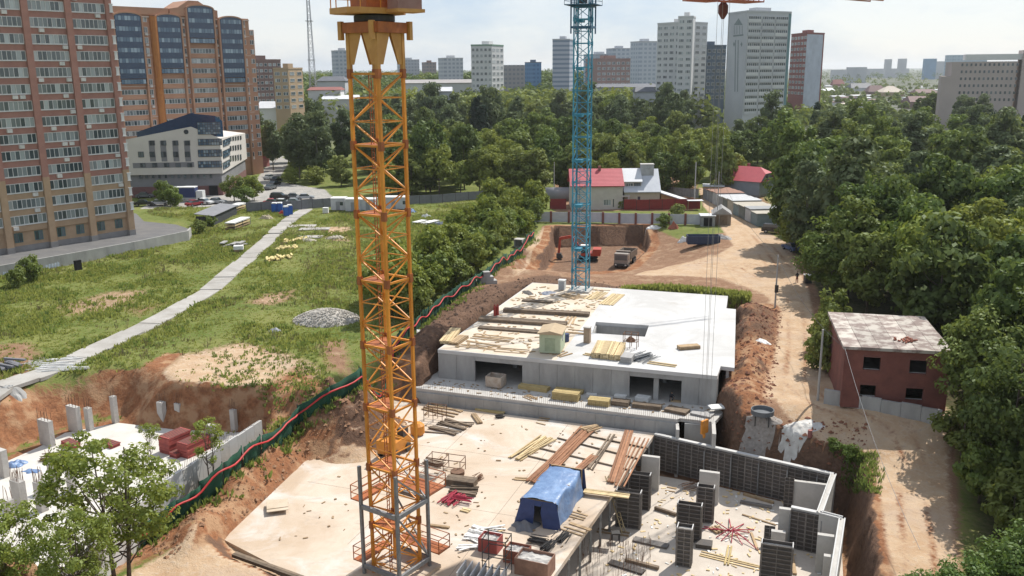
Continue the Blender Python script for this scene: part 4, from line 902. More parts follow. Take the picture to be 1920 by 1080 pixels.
def block(label, x0, x1, D0, D1, ytop, wall, nst, cols, side=0, depth=14, roof=True, x2=None, D2=None, sidewin=0, nm='apartment_block', win=win_l, grid=None, zbase=0, whf=.5, wwf=.66, roofm=None):
    """far building: facade from pixel x0 (distance D0) to x1 (D1), optional second face to x2 (D2)"""
    A = PD(x0, ytop, D0); B = PD(x1, ytop, D1); fA = Facade(A, B); H_ = max(A.z, B.z)
    t = thing(nm, label, 'building', (A.x, A.y, 0), fA.rz)
    if x2 is not None:
        C = PD(x2, ytop, D2); e = Vector(C[:2])-fA.B; depth = e.length; la = lambda p: ((Vector(p)-fA.A).dot(fA.d), -(Vector(p)-fA.A).dot(fA.n))
        plan = [(0, 0), (fA.L, 0), la(C[:2]), la(Vector(C[:2])-(fA.B-fA.A))]
    else: plan = [(0, 0), (fA.L, 0), (fA.L, depth), (0, depth)]
    MB().prism(plan, zbase, H_).build('wall', grid or wall, t)
    if roof:
        c = sum((Vector(p) for p in plan), Vector((0, 0)))/4; MB().prism([tuple(c+(Vector(p)-c)*.35) for p in plan], H_, H_+2.4).build('lift_housing', wall, t)
        pr = MB()
        for a, b in zip(plan, plan[1:]+plan[:1]): pr.beam((*a, H_+.35), (*b, H_+.35), .3, .7)
        pr.build('parapet', roofm or wall, t)
    sh = (H_-1)/nst if nst else 0
    for k in range(1, nst):
        z = 1+sh*k
        if z < 14: continue
        for c in range(cols):
            w_ = fA.L/cols; window(t, c*w_+w_*(1-wwf)/2, c*w_+w_*(1+wwf)/2, z+.25, z+.25+sh*whf, 3 if w_ > 3 else 1, win, trim_w, fw=.1, out_=.12)
        if sidewin and x2 is not None:
            a = Vector(plan[1]); d = (Vector(plan[2])-a); L_ = d.length
            for c in range(sidewin): window(t, a.x+d.x*(c+.2)/sidewin, a.x+d.x*(c+.2)/sidewin+L_/sidewin*.6, z+.25, z+.25+sh*whf, 1, win, trim_w, y=a.y+d.y*(c+.2)/sidewin, rz=math.atan2(d.y, d.x), fw=.1, out_=.12)
    return t
wgrey = M('pale_grey_render', (.50, .51, .52), (.43, .44, .46), .12, .8); wwhite = M('white_render', (.60, .60, .59), (.53, .53, .53), .12, .8); wpink = M('pinkish_brick', (.34, .24, .215), (.29, .2, .18), .15, .85)
wbrown = M('brown_brick_far', (.23, .155, .135), (.19, .125, .11), .15, .85); wtan = M('tan_render', (.42, .31, .20), (.37, .27, .17), .15, .85); wdark = M('slate_blue_render', (.13, .17, .22), (.10, .13, .17), .2, .7); wbeige = M('beige_render', (.42, .36, .33), (.38, .325, .3), .15, .85); wred = M('maroon_render', (.27, .11, .095), (.22, .09, .08), .15, .85)
block('brown brick slab block behind the orange tower at left', 476, 526, 420, 432, 114, wbrown, 13, 6)
block('tan low tower with pale end standing beside the brown block', 512, 540, 395, 400, 130, wtan, 11, 2, x2=567, D2=412, sidewin=2)
block('pale tower half hidden behind the yellow crane head', 629, 660, 700, 705, 96, wgrey, 0, 0, grid=grid_mat('far_grid_a', (.45, .47, .5), (.28, .32, .37), 3, 2.9))
block('far grey block right of the yellow crane head', 748, 786, 900, 905, 113, wgrey, 0, 0, grid=grid_mat('far_grid_b', (.42, .44, .47), (.28, .31, .35), 3, 3))
block('brownish far block standing left of the round-topped one', 800, 818, 880, 884, 118, wpink, 0, 0, grid=grid_mat('far_grid_c', (.33, .27, .26), (.2, .2, .22), 3, 3))
block('pale stepped block with flat top left of the white slab tower', 833, 868, 700, 706, 110, wwhite, 0, 0, grid=grid_mat('far_grid_d', (.5, .51, .53), (.3, .33, .37), 3.2, 2.9))
block('white slab tower with green trimmed roof behind the poplars', 883, 922, 480, 480, 86, wwhite, 14, 5, x2=944, D2=495, sidewin=3, roofm=M('green_trim', (.18, .30, .22), None, 2, .7))
block('low grey block right of the white slab tower', 946, 984, 640, 645, 122, wpink, 0, 0, roof=False, grid=grid_mat('far_grid_e', (.33, .31, .31), (.22, .23, .25), 3, 3))
block('small blue glass cube block far between white tower and blue crane', 1000, 1015, 700, 703, 118, wdark, 0, 0, grid=grid_mat('far_grid_f', (.10, .22, .38), (.07, .15, .28), 3, 3))
block('grey striped tower just left of the blue crane', 1036, 1068, 600, 600, 75, wgrey, 0, 0, x2=1076, D2=612, grid=grid_mat('far_grid_g', (.40, .43, .49), (.20, .25, .32), 60, 2.8, .98, .45))
block('pale stepped towers cluster right of the blue crane', 1108, 1152, 700, 706, 103, wgrey, 0, 0, grid=grid_mat('far_grid_h', (.47, .50, .54), (.33, .38, .44), 4, 2.9))
block('taller pale block in the cluster right of the blue crane', 1150, 1184, 690, 694, 92, wgrey, 0, 0, grid=grid_mat('far_grid_i', (.48, .51, .55), (.31, .36, .42), 3.5, 2.9))
block('tallest pale tower of the cluster left of the white twin', 1200, 1234, 650, 655, 79, wgrey, 0, 0, grid=grid_mat('far_grid_j', (.50, .53, .57), (.33, .38, .44), 3.5, 2.9))
block('pink brick block in front of the pale cluster', 1119, 1182, 520, 528, 112, wpink, 12, 7)
block('white tower with stepped centre and red left balconies', 1233, 1290, 442, 428, 46, wwhite, 18, 5, x2=1327, D2=440, sidewin=3)
block('raised centre bay on the white stepped tower', 1272, 1300, 426, 424, 33, wwhite, 19, 2, depth=10, nm='tower_bay')
block('dark blue tower slotted between two white towers', 1326, 1362, 440, 444, 87, wdark, 13, 4, win=win_d)
block('wide white tower with grey house mural on its end', 1366, 1402, 415, 398, 27, wgrey, 0, 0, x2=1484, D2=410, sidewin=0)
bw2 = [o for o in col.objects if o.get('label', '').startswith('wide white tower')][0]
f2 = Facade(PD(1402, 27, 398), PD(1484, 27, 410)); g2 = bpy.data.objects.new('balcony_face', None); put(g2, bw2); g2.matrix_parent_inverse = bw2.matrix_world.inverted() if False else Matrix.Identity(4)
g2.location = ((f2.A.x-bw2.location.x)*math.cos(-bw2.rotation_euler.z)-(f2.A.y-bw2.location.y)*math.sin(-bw2.rotation_euler.z), (f2.A.x-bw2.location.x)*math.sin(-bw2.rotation_euler.z)+(f2.A.y-bw2.location.y)*math.cos(-bw2.rotation_euler.z), 0); g2.rotation_euler = (0, 0, f2.rz-bw2.rotation_euler.z)
tealp = M('teal_panel', (.16, .27, .29), None, .3, .7)
for k in range(17):
    z = 52.2-2.75*k
    if z < 12: break
    for c in range(3): window(g2, f2.L*(c*.31+.02), f2.L*(c*.31+.3), z-1.35, z-.1, 6, win_d, trim_w, fw=.09, out_=.3); MB().box(f2.L*(c*.31+.02), f2.L*(c*.31+.3), -.3, -.01, z-2.6, z-1.36).build('balcony_front', wgrey if (k+c) % 4 else wwhite, g2)
MB().box(f2.L*.94, f2.L, -.1, .2, 8, 53.5).build('teal_corner', tealp, g2)
f3 = Facade(PD(1366, 27, 415), PD(1402, 27, 398)); mur = MB()
mm = lambda px, py: (f3.at(px, py)[0], -.06, f3.at(px, py)[1])
mur.quad(mm(1376, 47), mm(1393, 47), mm(1385, 34)); mur.quad(mm(1375, 69), mm(1394, 67), mm(1394, 64), mm(1375, 66))
for x in (1377, 1382, 1387, 1392): mur.quad(mm(x-.5, 64), mm(x+.5, 64), mm(x+.5, 48), mm(x-.5, 48))
for x in (1378, 1383): mur.quad(mm(x-.8, 172), mm(x+.8, 172), mm(x+2.2, 75), mm(x+.6, 75))
for x in (1376.5, 1390.5): mur.quad(mm(x-2, 83), mm(x, 78), mm(x+2, 83), mm(x, 88))
mur.build('house_mural', M('mural_grey', (.24, .28, .28), None, 1, .8), bw2)
block('red topped tower with blank white end wall', 1484, 1514, 532, 508, 66, wred, 16, 5, x2=1546, D2=520, sidewin=0)
rt = [o for o in col.objects if o.get('label', '').startswith('red topped')][0]
fR = Facade(PD(1514, 66, 508), PD(1546, 66, 520)); q = MB().prism([tuple(fR.A+fR.n*.1), tuple(fR.B-fR.d*1.5+fR.n*.1), tuple(fR.B-fR.d*1.5-fR.n*.2), tuple(fR.A-fR.n*.2)], 5, 48.2)
q.v = [tuple((rt.matrix_basis.inverted() if False else Matrix.Rotation(-rt.rotation_euler.z, 4, 'Z') @ Matrix.Translation((-rt.location.x, -rt.location.y, 0))) @ Vector(v)) for v in q.v]; q.build('blank_end_wall', M('pale_blue_render', (.50, .54, .60), None, .2, .8), rt)
ht = block('long beige hotel block with many small windows at right edge', 1786, 1908, 455, 445, 116, wbeige, 0, 0, depth=40, roof=False)
for r_ in range(6):
    for c in range(16):
        z = 32.3-3.3*r_; x = 4+c*1.98
        if x > 32: continue
        window(ht, x, x+1.0, z-1.6, z-.2, 1, win_d, wbeige, fw=.06, out_=.06)
MB().box(5.5, 33, -.4, 12, 33.6, 36.3).build('white_top_storey', trim_w, ht); MB().box(-4, 0, 0, 20, 0, 26).build('low_wing', wbeige, ht); MB().box(30, 46, -2, 14, 0, 38).build('stair_tower', wbeige, ht)
am = MB()
for x, h in ((36, 6), (38, 4), (42, 7), (44, 5)): am.beam((x, 5, 38), (x, 5, 38+h), .25)
am.build('aerials', steel, ht)
block('distant pale glass slab behind the beige hotel', 1789, 1852, 900, 905, 103, wgrey, 0, 0, roof=False, grid=grid_mat('far_grid_k', (.48, .56, .62), (.38, .47, .54), 4, 3))
for x0, x1, D, y, l in ((1661, 1673, 2500, 111, 'left of two slim towers far on the horizon'), (1686, 1701, 2500, 110, 'right of two slim towers far on the horizon'), (1734, 1757, 2200, 110, 'blue rounded tower far on the horizon'), (1756, 1780, 2250, 115, 'pale wide tower touching the blue one on the horizon'),
                        (1590, 1626, 1800, 126, 'low pale block on the horizon left of the slim towers'), (1626, 1705, 2600, 129, 'long low horizon block under the slim towers'), (1560, 1590, 2000, 131, 'small low block at the left of the horizon row')):
    block(l, x0, x1, D, D+2, y, wgrey, 0, 0, roof=False, depth=7, grid=(M('far_blue', (.16, .30, .45), None, .05, .5) if 'blue rounded' in l else M('far_pale', (.46, .48, .50), (.40, .42, .45), .05, .9)))
# radio mast
rm_ = PD(585, 130, 450); rmast = thing('radio_mast', 'thin lattice radio mast beyond the orange tower', 'mast', (rm_.x, rm_.y, 0))
b = MB(); hw = lambda z: 1.9-1.35*z/66
for k in range(22):
    z0, z1 = 3*k, 3*k+3
    for sx, sy in ((-1, -1), (1, -1), (1, 1), (-1, 1)): b.beam((sx*hw(z0), sy*hw(z0), z0), (sx*hw(z1), sy*hw(z1), z1), .22)
    for (ax, ay), (bx2, by2) in (((-1, -1), (1, -1)), ((1, -1), (1, 1)), ((1, 1), (-1, 1)), ((-1, 1), (-1, -1))): b.beam((ax*hw(z0), ay*hw(z0), z0), (bx2*hw(z1), by2*hw(z1), z1), .13).beam((ax*hw(z1), ay*hw(z1), z1), (bx2*hw(z1), by2*hw(z1), z1), .13)
b.build('lattice', M('mast_grey', (.36, .38, .42), (.3, .31, .34), 2, .6), rmast); MB().beam((0, 0, 66), (0, 0, 74), .3).build('antenna', steel, rmast)
for z in (36, 54): MB().box(-1.6, 1.6, -1.6, 1.6, z, z+.25).build('gallery', steel, rmast)
# low buildings and house roofs between the trees
roof_w = M('white_sheet_roof', (.62, .63, .64), (.52, .53, .55), .3, .5); roof_br = M('brown_tile_roof', (.20, .13, .12), (.16, .10, .095), .4, .8); roof_gr = M('dark_grey_roof', (.12, .125, .14), (.09, .095, .11), .4, .7); roof_cr = M('sand_roof', (.55, .48, .40), (.48, .41, .34), .4, .8)
def house(label, x0, x1, D, yr, ye, wall, roofm, depth=10, hip=.25, nm='house', nwin=0, rz=0, eave=.5, zoff=0):
    """house placed by the pixels of its ridge (yr) and eaves (ye)"""
    D = D if x1 < 1300 else max(D, min(1500, (CAMH-7.5)/math.tan(max(.012, PITCH-math.atan((540-ye)/FPX))))); A = PD(x0, ye, D); B = PD(x1, ye, D); w_ = (B-A).length; depth *= max(1, min(2, w_/16)); rh = max(.4, PD((x0+x1)/2, yr, D+depth/2).z-A.z)
    t = thing(nm, label, 'building', ((A.x+B.x)/2, D, 0), rz); H_ = A.z
    MB().box(-w_/2+eave, w_/2-eave, .3, depth, -.5, H_).build('wall', wall, t)
    y0, y1 = -.3, depth+.5; ym = (y0+y1)/2; hx = w_/2*(1-hip)
    MB().add([(-w_/2, y0, H_), (w_/2, y0, H_), (w_/2, y1, H_), (-w_/2, y1, H_), (-hx, ym, H_+rh), (hx, ym, H_+rh), (-w_/2, y0, H_-.15), (w_/2, y0, H_-.15), (w_/2, y1, H_-.15), (-w_/2, y1, H_-.15)],
             [(0, 1, 5, 4), (1, 2, 5), (2, 3, 4, 5), (3, 0, 4), (6, 7, 1, 0), (7, 8, 2, 1), (8, 9, 3, 2), (9, 6, 0, 3), (9, 8, 7, 6)]).build('roof', roofm, t)
    for k in range(nwin): c = -w_/2+w_*(k+.5)/nwin; window(t, c-.7, c+.7, H_-2.4, H_-1.0, 2, win_d, y=.3)
    return t
H = house
for a in [('white roofed long shed beyond the trees at left', 600, 692, 430, 178, 186, wwhite, roof_w, 14, 0), ('white sheet roof among trees right of the orange tower', 480, 520, 400, 190, 203, wwhite, roof_w, 14, 0), ('grey roofed block under the radio mast', 592, 648, 480, 143, 152, wgrey, roof_gr, 14, .3),
          ('rust roofed low house left of the yellow crane mast', 575, 640, 440, 163, 169, wwhite, wred, 10, .1), ('long low white building behind the poplars', 752, 900, 500, 149, 156, wwhite, M('grey_flat_roof', (.33, .31, .3), None, .3, .8), 14, 0), ('long pale factory roof beyond the trees by blue crane', 1096, 1235, 480, 157, 164, wgrey, roof_gr, 16, 0),
          ('white walled house peeping through trees beside the dark poplar', 820, 847, 420, 163, 171, wgrey, roof_w, 10, 0), ('small dark roofed house right of the factory roof', 1190, 1232, 430, 163, 172, wgrey, roof_gr, 10, .2)]: H(*a)
for a in [('brown roofed house with skylights above the wood', 1706, 1764, 330, 180, 191, wbrown, roof_br, 12, .15), ('brown gabled house with chimney right of the skylit house', 1768, 1822, 320, 196, 208, wbrown, roof_br, 12, .35), ('slate hipped roof pavilion at the wood edge by brown gables', 1815, 1856, 300, 206, 222, grey_panel, roof_gr, 12, .8),
          ('pale hipped roof house in the far suburb', 1655, 1697, 420, 161, 173, wtan, roof_cr, 14, .75), ('brown roofed villa left of the pale hipped roof', 1628, 1664, 430, 160, 172, wbrown, roof_br, 12, .4), ('brown long house behind the skylit house', 1718, 1760, 400, 167, 174, wbrown, roof_br, 12, .2), ('grey roofed row house at the wood\'s far edge', 1596, 1640, 440, 156, 165, wgrey, roof_gr, 12, .2),
          ('dark red square house left of the suburb roofs', 1562, 1584, 430, 149, 158, wred, wred, 12, .2), ('white low roof beside the dark red house', 1520, 1566, 440, 165, 170, wwhite, roof_w, 12, 0), ('green domed pavilion roof before the hotel', 1783, 1808, 390, 157, 164, wwhite, M('green_copper_roof', (.13, .34, .27), None, .5, .6), 12, .6),
          ('white garage among trees under the hotel', 1786, 1814, 360, 184, 186, wwhite, roof_w, 8, 0), ('grey barrel roof cut by the right edge', 1880, 1990, 270, 212, 226, wgrey, M('barrel_grey', (.4, .4, .4), None, .4, .7), 12, .35)]: H(*a)
random.seed(31)
for k in range(46):
    x = random.uniform(1500, 1800); D = random.uniform(620, 1500); w_ = random.uniform(9, 22)*1700/D
    yb = pyb = 540-FPX*math.tan(PITCH-math.atan2(CAMH-5, D)); rf = random.choice((roof_w, roof_w, roof_cr, roof_br, roof_gr))
    H('%s %s roofed far suburban house, %s' % ('narrow' if w_ < 12 else 'wide' if w_ < 22 else 'broad', {'white_sheet_roof': 'white', 'sand_roof': 'sand', 'brown_tile_roof': 'brown', 'dark_grey_roof': 'grey'}[rf.name], 'below the low horizon blocks' if x < 1600 else 'left of the slim horizon towers' if x < 1665 else 'below the slim horizon towers' if x < 1710 else 'below the blue horizon tower' if x < 1770 else 'beside the beige hotel'), x, x+w_, D, yb-4*400/D, yb, random.choice((wwhite, wgrey, wbeige)), rf, 12, random.choice((0, .3)))['group'] = 'far suburban roofs'

# ------------------------------------------------------------------ trees and shrubs
leafs = {'dark': leaf_mat('leaf_dark_green', (.060, .108, .020), (.115, .170, .034), (.115, .145, .035)),
         'mid': leaf_mat('leaf_mid_green', (.095, .155, .025), (.165, .225, .042), (.19, .21, .05)),
         'light': leaf_mat('leaf_yellow_green', (.155, .215, .028), (.245, .29, .052), (.21, .235, .045)),
         'grey': leaf_mat('leaf_grey_green', (.085, .125, .050), (.145, .185, .08), (.13, .16, .065)),
         'fir': leaf_mat('leaf_blue_green', (.016, .040, .020), (.030, .058, .028), (.03, .05, .028))}
bark = M('bark', (.13, .10, .075), (.085, .068, .052), 3, .95, .4, 8); bark_p = M('pale_bark', (.27, .245, .21), (.17, .15, .125), 3, .95, .3, 8)
def leaf_mesh(name, c, n, size, mat_, rs):
    k = len(c); n = n/np.linalg.norm(n, axis=1, keepdims=True); a = rs.normal(size=(k, 3)); t = np.cross(n, a); t /= np.linalg.norm(t, axis=1, keepdims=True)+1e-9; b = np.cross(n, t)
    s = (size*rs.uniform(.6, 1.3, k))[:, None]; t = t*s; b = b*s*.62
    v = np.stack([c-t, c+b*.9-t*.1+n*s*.12, c+t, c-b*.9+t*.1+n*s*.12], 1).reshape(-1, 3)
    me = bpy.data.meshes.new(name); me.vertices.add(k*4); me.vertices.foreach_set('co', v.astype(np.float32).ravel())
    me.loops.add(k*4); me.loops.foreach_set('vertex_index', np.arange(k*4, dtype=np.int32)); me.polygons.add(k)
    me.polygons.foreach_set('loop_start', np.arange(0, k*4, 4, dtype=np.int32)); me.polygons.foreach_set('loop_total', np.full(k, 4, np.int32)); me.update(calc_edges=True); me.materials.append(mat_); return me
def crown_pts(rs, h, r, zb, nc, nl, shape='round', cl=.34, gap=0.0):
    """leaf centres and normals: clumps spread through the crown's volume, leaves on the shell of each clump"""
    C = []; N = []; ctr = []; ch = h-zb
    while len(ctr) < nc:
        p = rs.uniform(-1, 1, 3); q = np.hypot(p[0], p[1]); zz = (p[2]+1)/2
        lim = {'round': math.sqrt(max(0, 1-abs(p[2])**2.2)), 'column': .55+.45*math.sin(math.pi*min(1, zz*1.05)), 'cone': 1-.9*zz, 'oval': math.sqrt(max(0, 1-abs(p[2])**1.8)), 'vase': (.35+.65*zz)*math.sqrt(max(0, 1-max(0, p[2]-.3)**2*1.6))}[shape]
        if q > lim or q < lim*.35*(0 if zz > .75 else 1): continue
        ctr.append((p[0]*r*.86, p[1]*r*.86, zb+ch*(.06+.86*zz)))
    for x, y, z in ctr:
        k = int(nl*rs.uniform(.6, 1.4)); d = rs.normal(size=(k, 3)); d /= np.linalg.norm(d, axis=1, keepdims=True); rr = r*cl*rs.uniform(.6, 1.2)
        if shape in ('column', 'cone'): st_ = np.array([1, 1, 1.5])
        else: st_ = np.array([1, 1, .72])
        pos = np.array([x, y, z])+d*st_*rr*rs.uniform(.55, 1.05, k)[:, None]
        C.append(pos); N.append(d*.75+np.array([x/r*.35, y/r*.35, .35])+rs.normal(size=(k, 3))*.45)
    return np.concatenate(C), np.concatenate(N), ctr
def tree_proto(seed, h, r, zb, nc, nl, size, lm, shape='round', cl=.34, tr=.2, bk=None, limbs=7, stems=1):
    rs = np.random.default_rng(seed); C, N, ctr = crown_pts(rs, h, r, zb, nc, nl, shape, cl); b = MB()
    for s_ in range(stems):
        ox, oy = (0, 0) if stems == 1 else (rs.uniform(-.3, .3)*r, rs.uniform(-.3, .3)*r)
        top = (ox+rs.uniform(-.08, .08)*h*.3, oy+rs.uniform(-.08, .08)*h*.3, h*.82)
        pts = [(ox*.5, oy*.5, -.4), (ox*.6+.05, oy*.6, h*.12), (ox*.8+rs.uniform(-.1, .1), oy*.8, h*.4), top]
        b.tube(pts, tr, 7, tr*.2)
        for k in range(limbs):
            x, y, z = ctr[rs.integers(len(ctr))]; z0 = max(.12*h, min(z-.12*h, h*.72)*rs.uniform(.55, .95)); t_ = z0/(h*.82); p0 = Vector((ox*.7+(top[0]-ox)*t_*t_, oy*.7+(top[1]-oy)*t_*t_, z0))
            b.tube([p0, p0+(Vector((x, y, z))-p0)*.5+Vector((0, 0, -.04*h)), (x, y, z)], tr*.42*(1-t_*.5), 5, tr*.08, cap=False)
    return leaf_mesh('crown', C, N, size, leafs[lm], rs), b.mesh('trunk', bk or bark, smooth=True)
PR = {}
for i in range(3): PR['dark%d' % i] = tree_proto(100+i, 14, 4.6, (.8, 1.6, 2.2)[i], 46, 95, .40, 'dark', tr=.22)
for i in range(3): PR['mid%d' % i] = tree_proto(200+i, 14, 4.7, (.8, 1.6, 2.2)[i], 46, 95, .40, 'mid', tr=.22)
for i in range(3): PR['light%d' % i] = tree_proto(300+i, 12, 4.6, 1.6, 44, 95, .38, 'light', tr=.2)
for i in range(2): PR['grey%d' % i] = tree_proto(400+i, 18, 4.2, 2.5, 60, 85, .42, 'grey', 'oval', tr=.25, bk=bark_p)
PR['poplar'] = tree_proto(500, 19, 1.9, 1.0, 60, 70, .40, 'fir', 'column', .5, tr=.2)
PR['fir'] = tree_proto(510, 13, 2.6, .8, 60, 55, .35, 'fir', 'cone', .4, tr=.16)
for i in range(3): PR['bush%d' % i] = tree_proto(600+i, 3.6, 1.9, .15, 22, 75, .20, ('mid', 'light', 'mid')[i], 'round', .42, tr=.06, limbs=5, stems=3)
for i in range(2): PR['young%d' % i] = tree_proto(650+i, 6.0, 2.4, .6, 34, 80, .24, ('mid', 'light')[i], 'oval', .36, tr=.09, limbs=7, stems=2)
for i in range(2): PR['big%d' % i] = tree_proto(700+i, 15, 5.2, 1.8, 95, 120, .26, ('dark', 'mid')[i], 'round', .27, tr=.26, limbs=14)
def plant(kind, x, y, s, label, group=None, nm='tree', cat='tree', z=None, sz=None):
    cr_, tk = PR[kind]; z = tz(x, y) if z is None else z
    t = thing(nm, label, cat, (x, y, z-.05), random.uniform(0, 6.28), group); t.scale = (s*random.uniform(.84, 1.16), s*random.uniform(.84, 1.16), sz or s*random.uniform(.84, 1.2))
    inst('trunk', tk, t); inst('crown', cr_, t); return t
BEARING = ((560, 'below the brown block'), (640, 'below the radio mast'), (770, 'behind the yellow mast'), (870, 'right of the yellow mast'), (960, 'below the white slab tower'), (1060, 'left of the blue mast'), (1120, 'behind the blue mast'), (1230, 'below the pale tower cluster'), (1330, 'below the stepped white tower'), (1405, 'below the house mural'), (1490, 'below the wide white tower'), (1560, 'below the red topped tower'), (1640, 'below the low horizon blocks'), (1720, 'below the slim horizon towers'), (1790, 'below the blue horizon tower'), (1870, 'below the beige hotel'), (1e9, 'at the right picture edge'))
def scatter(poly, spacing, n, kinds, smin, smax, label, group, avoid=(), nm='tree', cat='tree', seed=1, keep=None):
    rs = random.Random(seed); got = []; xs = [p[0] for p in poly]; ys = [p[1] for p in poly]; tries = 0
    while len(got) < n and tries < n*60:
        tries += 1; x, y = rs.uniform(min(xs), max(xs)), rs.uniform(min(ys), max(ys))
        if sdf(poly, np.array([x]), np.array([y]))[0] > 0: continue
        if abs(x+2) > .585*y+9: continue
        if any((x-a)**2+(y-b)**2 < spacing**2 for a, b in got): continue
        if any((x-a)**2+(y-b)**2 < r*r for a, b, r in avoid): continue
        got.append((x, y))
    for x, y in got:
        k = rs.choice(kinds); f_ = rs.random(); s_ = smin+(smax-smin)*f_; q = np.array([x, y, 6-CAMH]); px = 960+FPX*np.dot(q, _R)/np.dot(q, _f)
        where = next(t_ for lim, t_ in BEARING if px < lim); size = 'small' if f_ < .33 else 'mid-sized' if f_ < .67 else 'tall'
        if nm == 'shrub': d_ = int((y-108)/98*5); where = ('nearest the yellow crane', 'beside the dark earth bank', 'level with the concrete blocks', 'level with the excavator pit', 'farthest, near the white fence')[max(0, min(4, d_))]
        plant(k, x, y, s_, size+' '+label % {'d': 'dark green', 'm': 'green', 'l': 'yellow-green', 'g': 'grey-green', 'b': 'bushy', 'y': 'leggy'}[k[0]]+', '+where, group, nm, cat)
    return got
random.seed(11)
OCC = [(37, 85, 9.5), (42, 88, 7)]
gA = scatter([(51, 172), (48, 150), (45.5, 125), (43.5, 104), (45, 95), (56, 90), (80, 120), (110, 172)], 7.0, 52, ['dark0', 'dark1', 'dark2', 'mid0', 'mid1', 'light0', 'grey1'], .85, 1.2, '%s tree in the near roadside wood', 'trees of the near wood right of the road', OCC, seed=2)
gB = scatter([(48, 92), (43, 76), (39.5, 64), (36, 54), (34, 46), (60, 40), (72, 92)], 4.7, 44, ['dark0', 'dark1', 'mid1', 'dark2'], .72, .98, '%s tree beside the brick ruin and lane', 'trees beside the brick ruin', OCC, seed=3)
gC = scatter([(57, 178), (62, 235), (64, 320), (205, 320), (112, 178)], 10.2, 66, ['dark0', 'dark1', 'mid0', 'mid1', 'mid2', 'grey0', 'light0'], .9, 1.36, '%s tree deep in the right-hand wood', 'trees deep in the right-hand wood', [(66, 228, 11)], seed=4)
gD = scatter([(2, 222), (60, 236), (64, 335), (-5, 335)], 8.6, 50, ['mid0', 'mid1', 'dark1', 'light0', 'light1', 'mid2', 'dark0'], .85, 1.15, '%s tree behind the red roofed house', 'trees behind the red roofed house', [(30, 216, 12)], seed=5)
gE = scatter([(-30, 231), (4, 231), (0, 335), (-36, 335)], 7.6, 38, ['light0', 'light1', 'light2', 'mid0', 'mid1', 'dark0'], .85, 1.15, '%s tree in the grove behind the grey fence', 'trees of the grove behind the site fence', seed=6)
gF = scatter([(-36, 255), (-66, 262), (-92, 330), (-36, 345)], 8.4, 24, ['grey0', 'grey1', 'mid0', 'mid1', 'grey0'], .85, 1.15, '%s tree beyond the car park', 'trees beyond the car park', [(-52, 240, 6)], seed=7)
gG = scatter([(-52, 345), (60, 345), (90, 420), (-70, 420)], 9.5, 44, ['grey0', 'grey1', 'mid0', 'grey0', 'grey1'], 1.05, 1.3, '%s tree in the belt before the far towers', 'tall tree belt before the far towers', seed=8)
for px, D, s, kd, l in ((905, 345, 1.25, 'poplar', 'dark columnar poplar standing above the grove'), (893, 350, 1.1, 'poplar', 'second dark columnar poplar left of the tallest one'), (1070, 400, 1.0, 'poplar', 'slim dark poplar just left of the blue crane mast'), (1525, 360, .9, 'poplar', 'slim poplar before the red topped tower'), (1625, 400, .9, 'fir', 'dark conical fir before the far suburb')):
    q = PD(px, 300, D); plant(kd, q.x, q.y, s, l)
for px, D, n, kd in ((1725, 500, 4, 'dark0'), (1750, 520, 3, 'mid0'), (1845, 330, 6, 'dark1'), (1880, 320, 6, 'fir'), (1810, 420, 4, 'grey0'), (1260, 400, 4, 'mid1')):
    for k in range(n): q = PD(px+random.uniform(-28, 28), 300, D+random.uniform(-12, 12)); plant(kd, q.x, q.y, random.uniform(.9, 1.25), 'tall tree standing in the suburb beyond the wood', 'suburb trees')
scatter([(-31, 229), (4, 226), (4, 233), (-31, 236)], 5.2, 9, ['light0', 'light1', 'mid0', 'light2'], .8, 1.0, '%s front row tree behind the long grey fence', 'front row behind the long grey fence', seed=16)
scatter([(4, 222), (57, 226), (57, 235), (4, 231)], 5.6, 11, ['mid0', 'light0', 'mid1', 'dark0'], .8, 1.0, '%s tree right behind the house yards', 'trees right behind the house yards', [(30, 210, 6), (62, 226, 8)], seed=17)
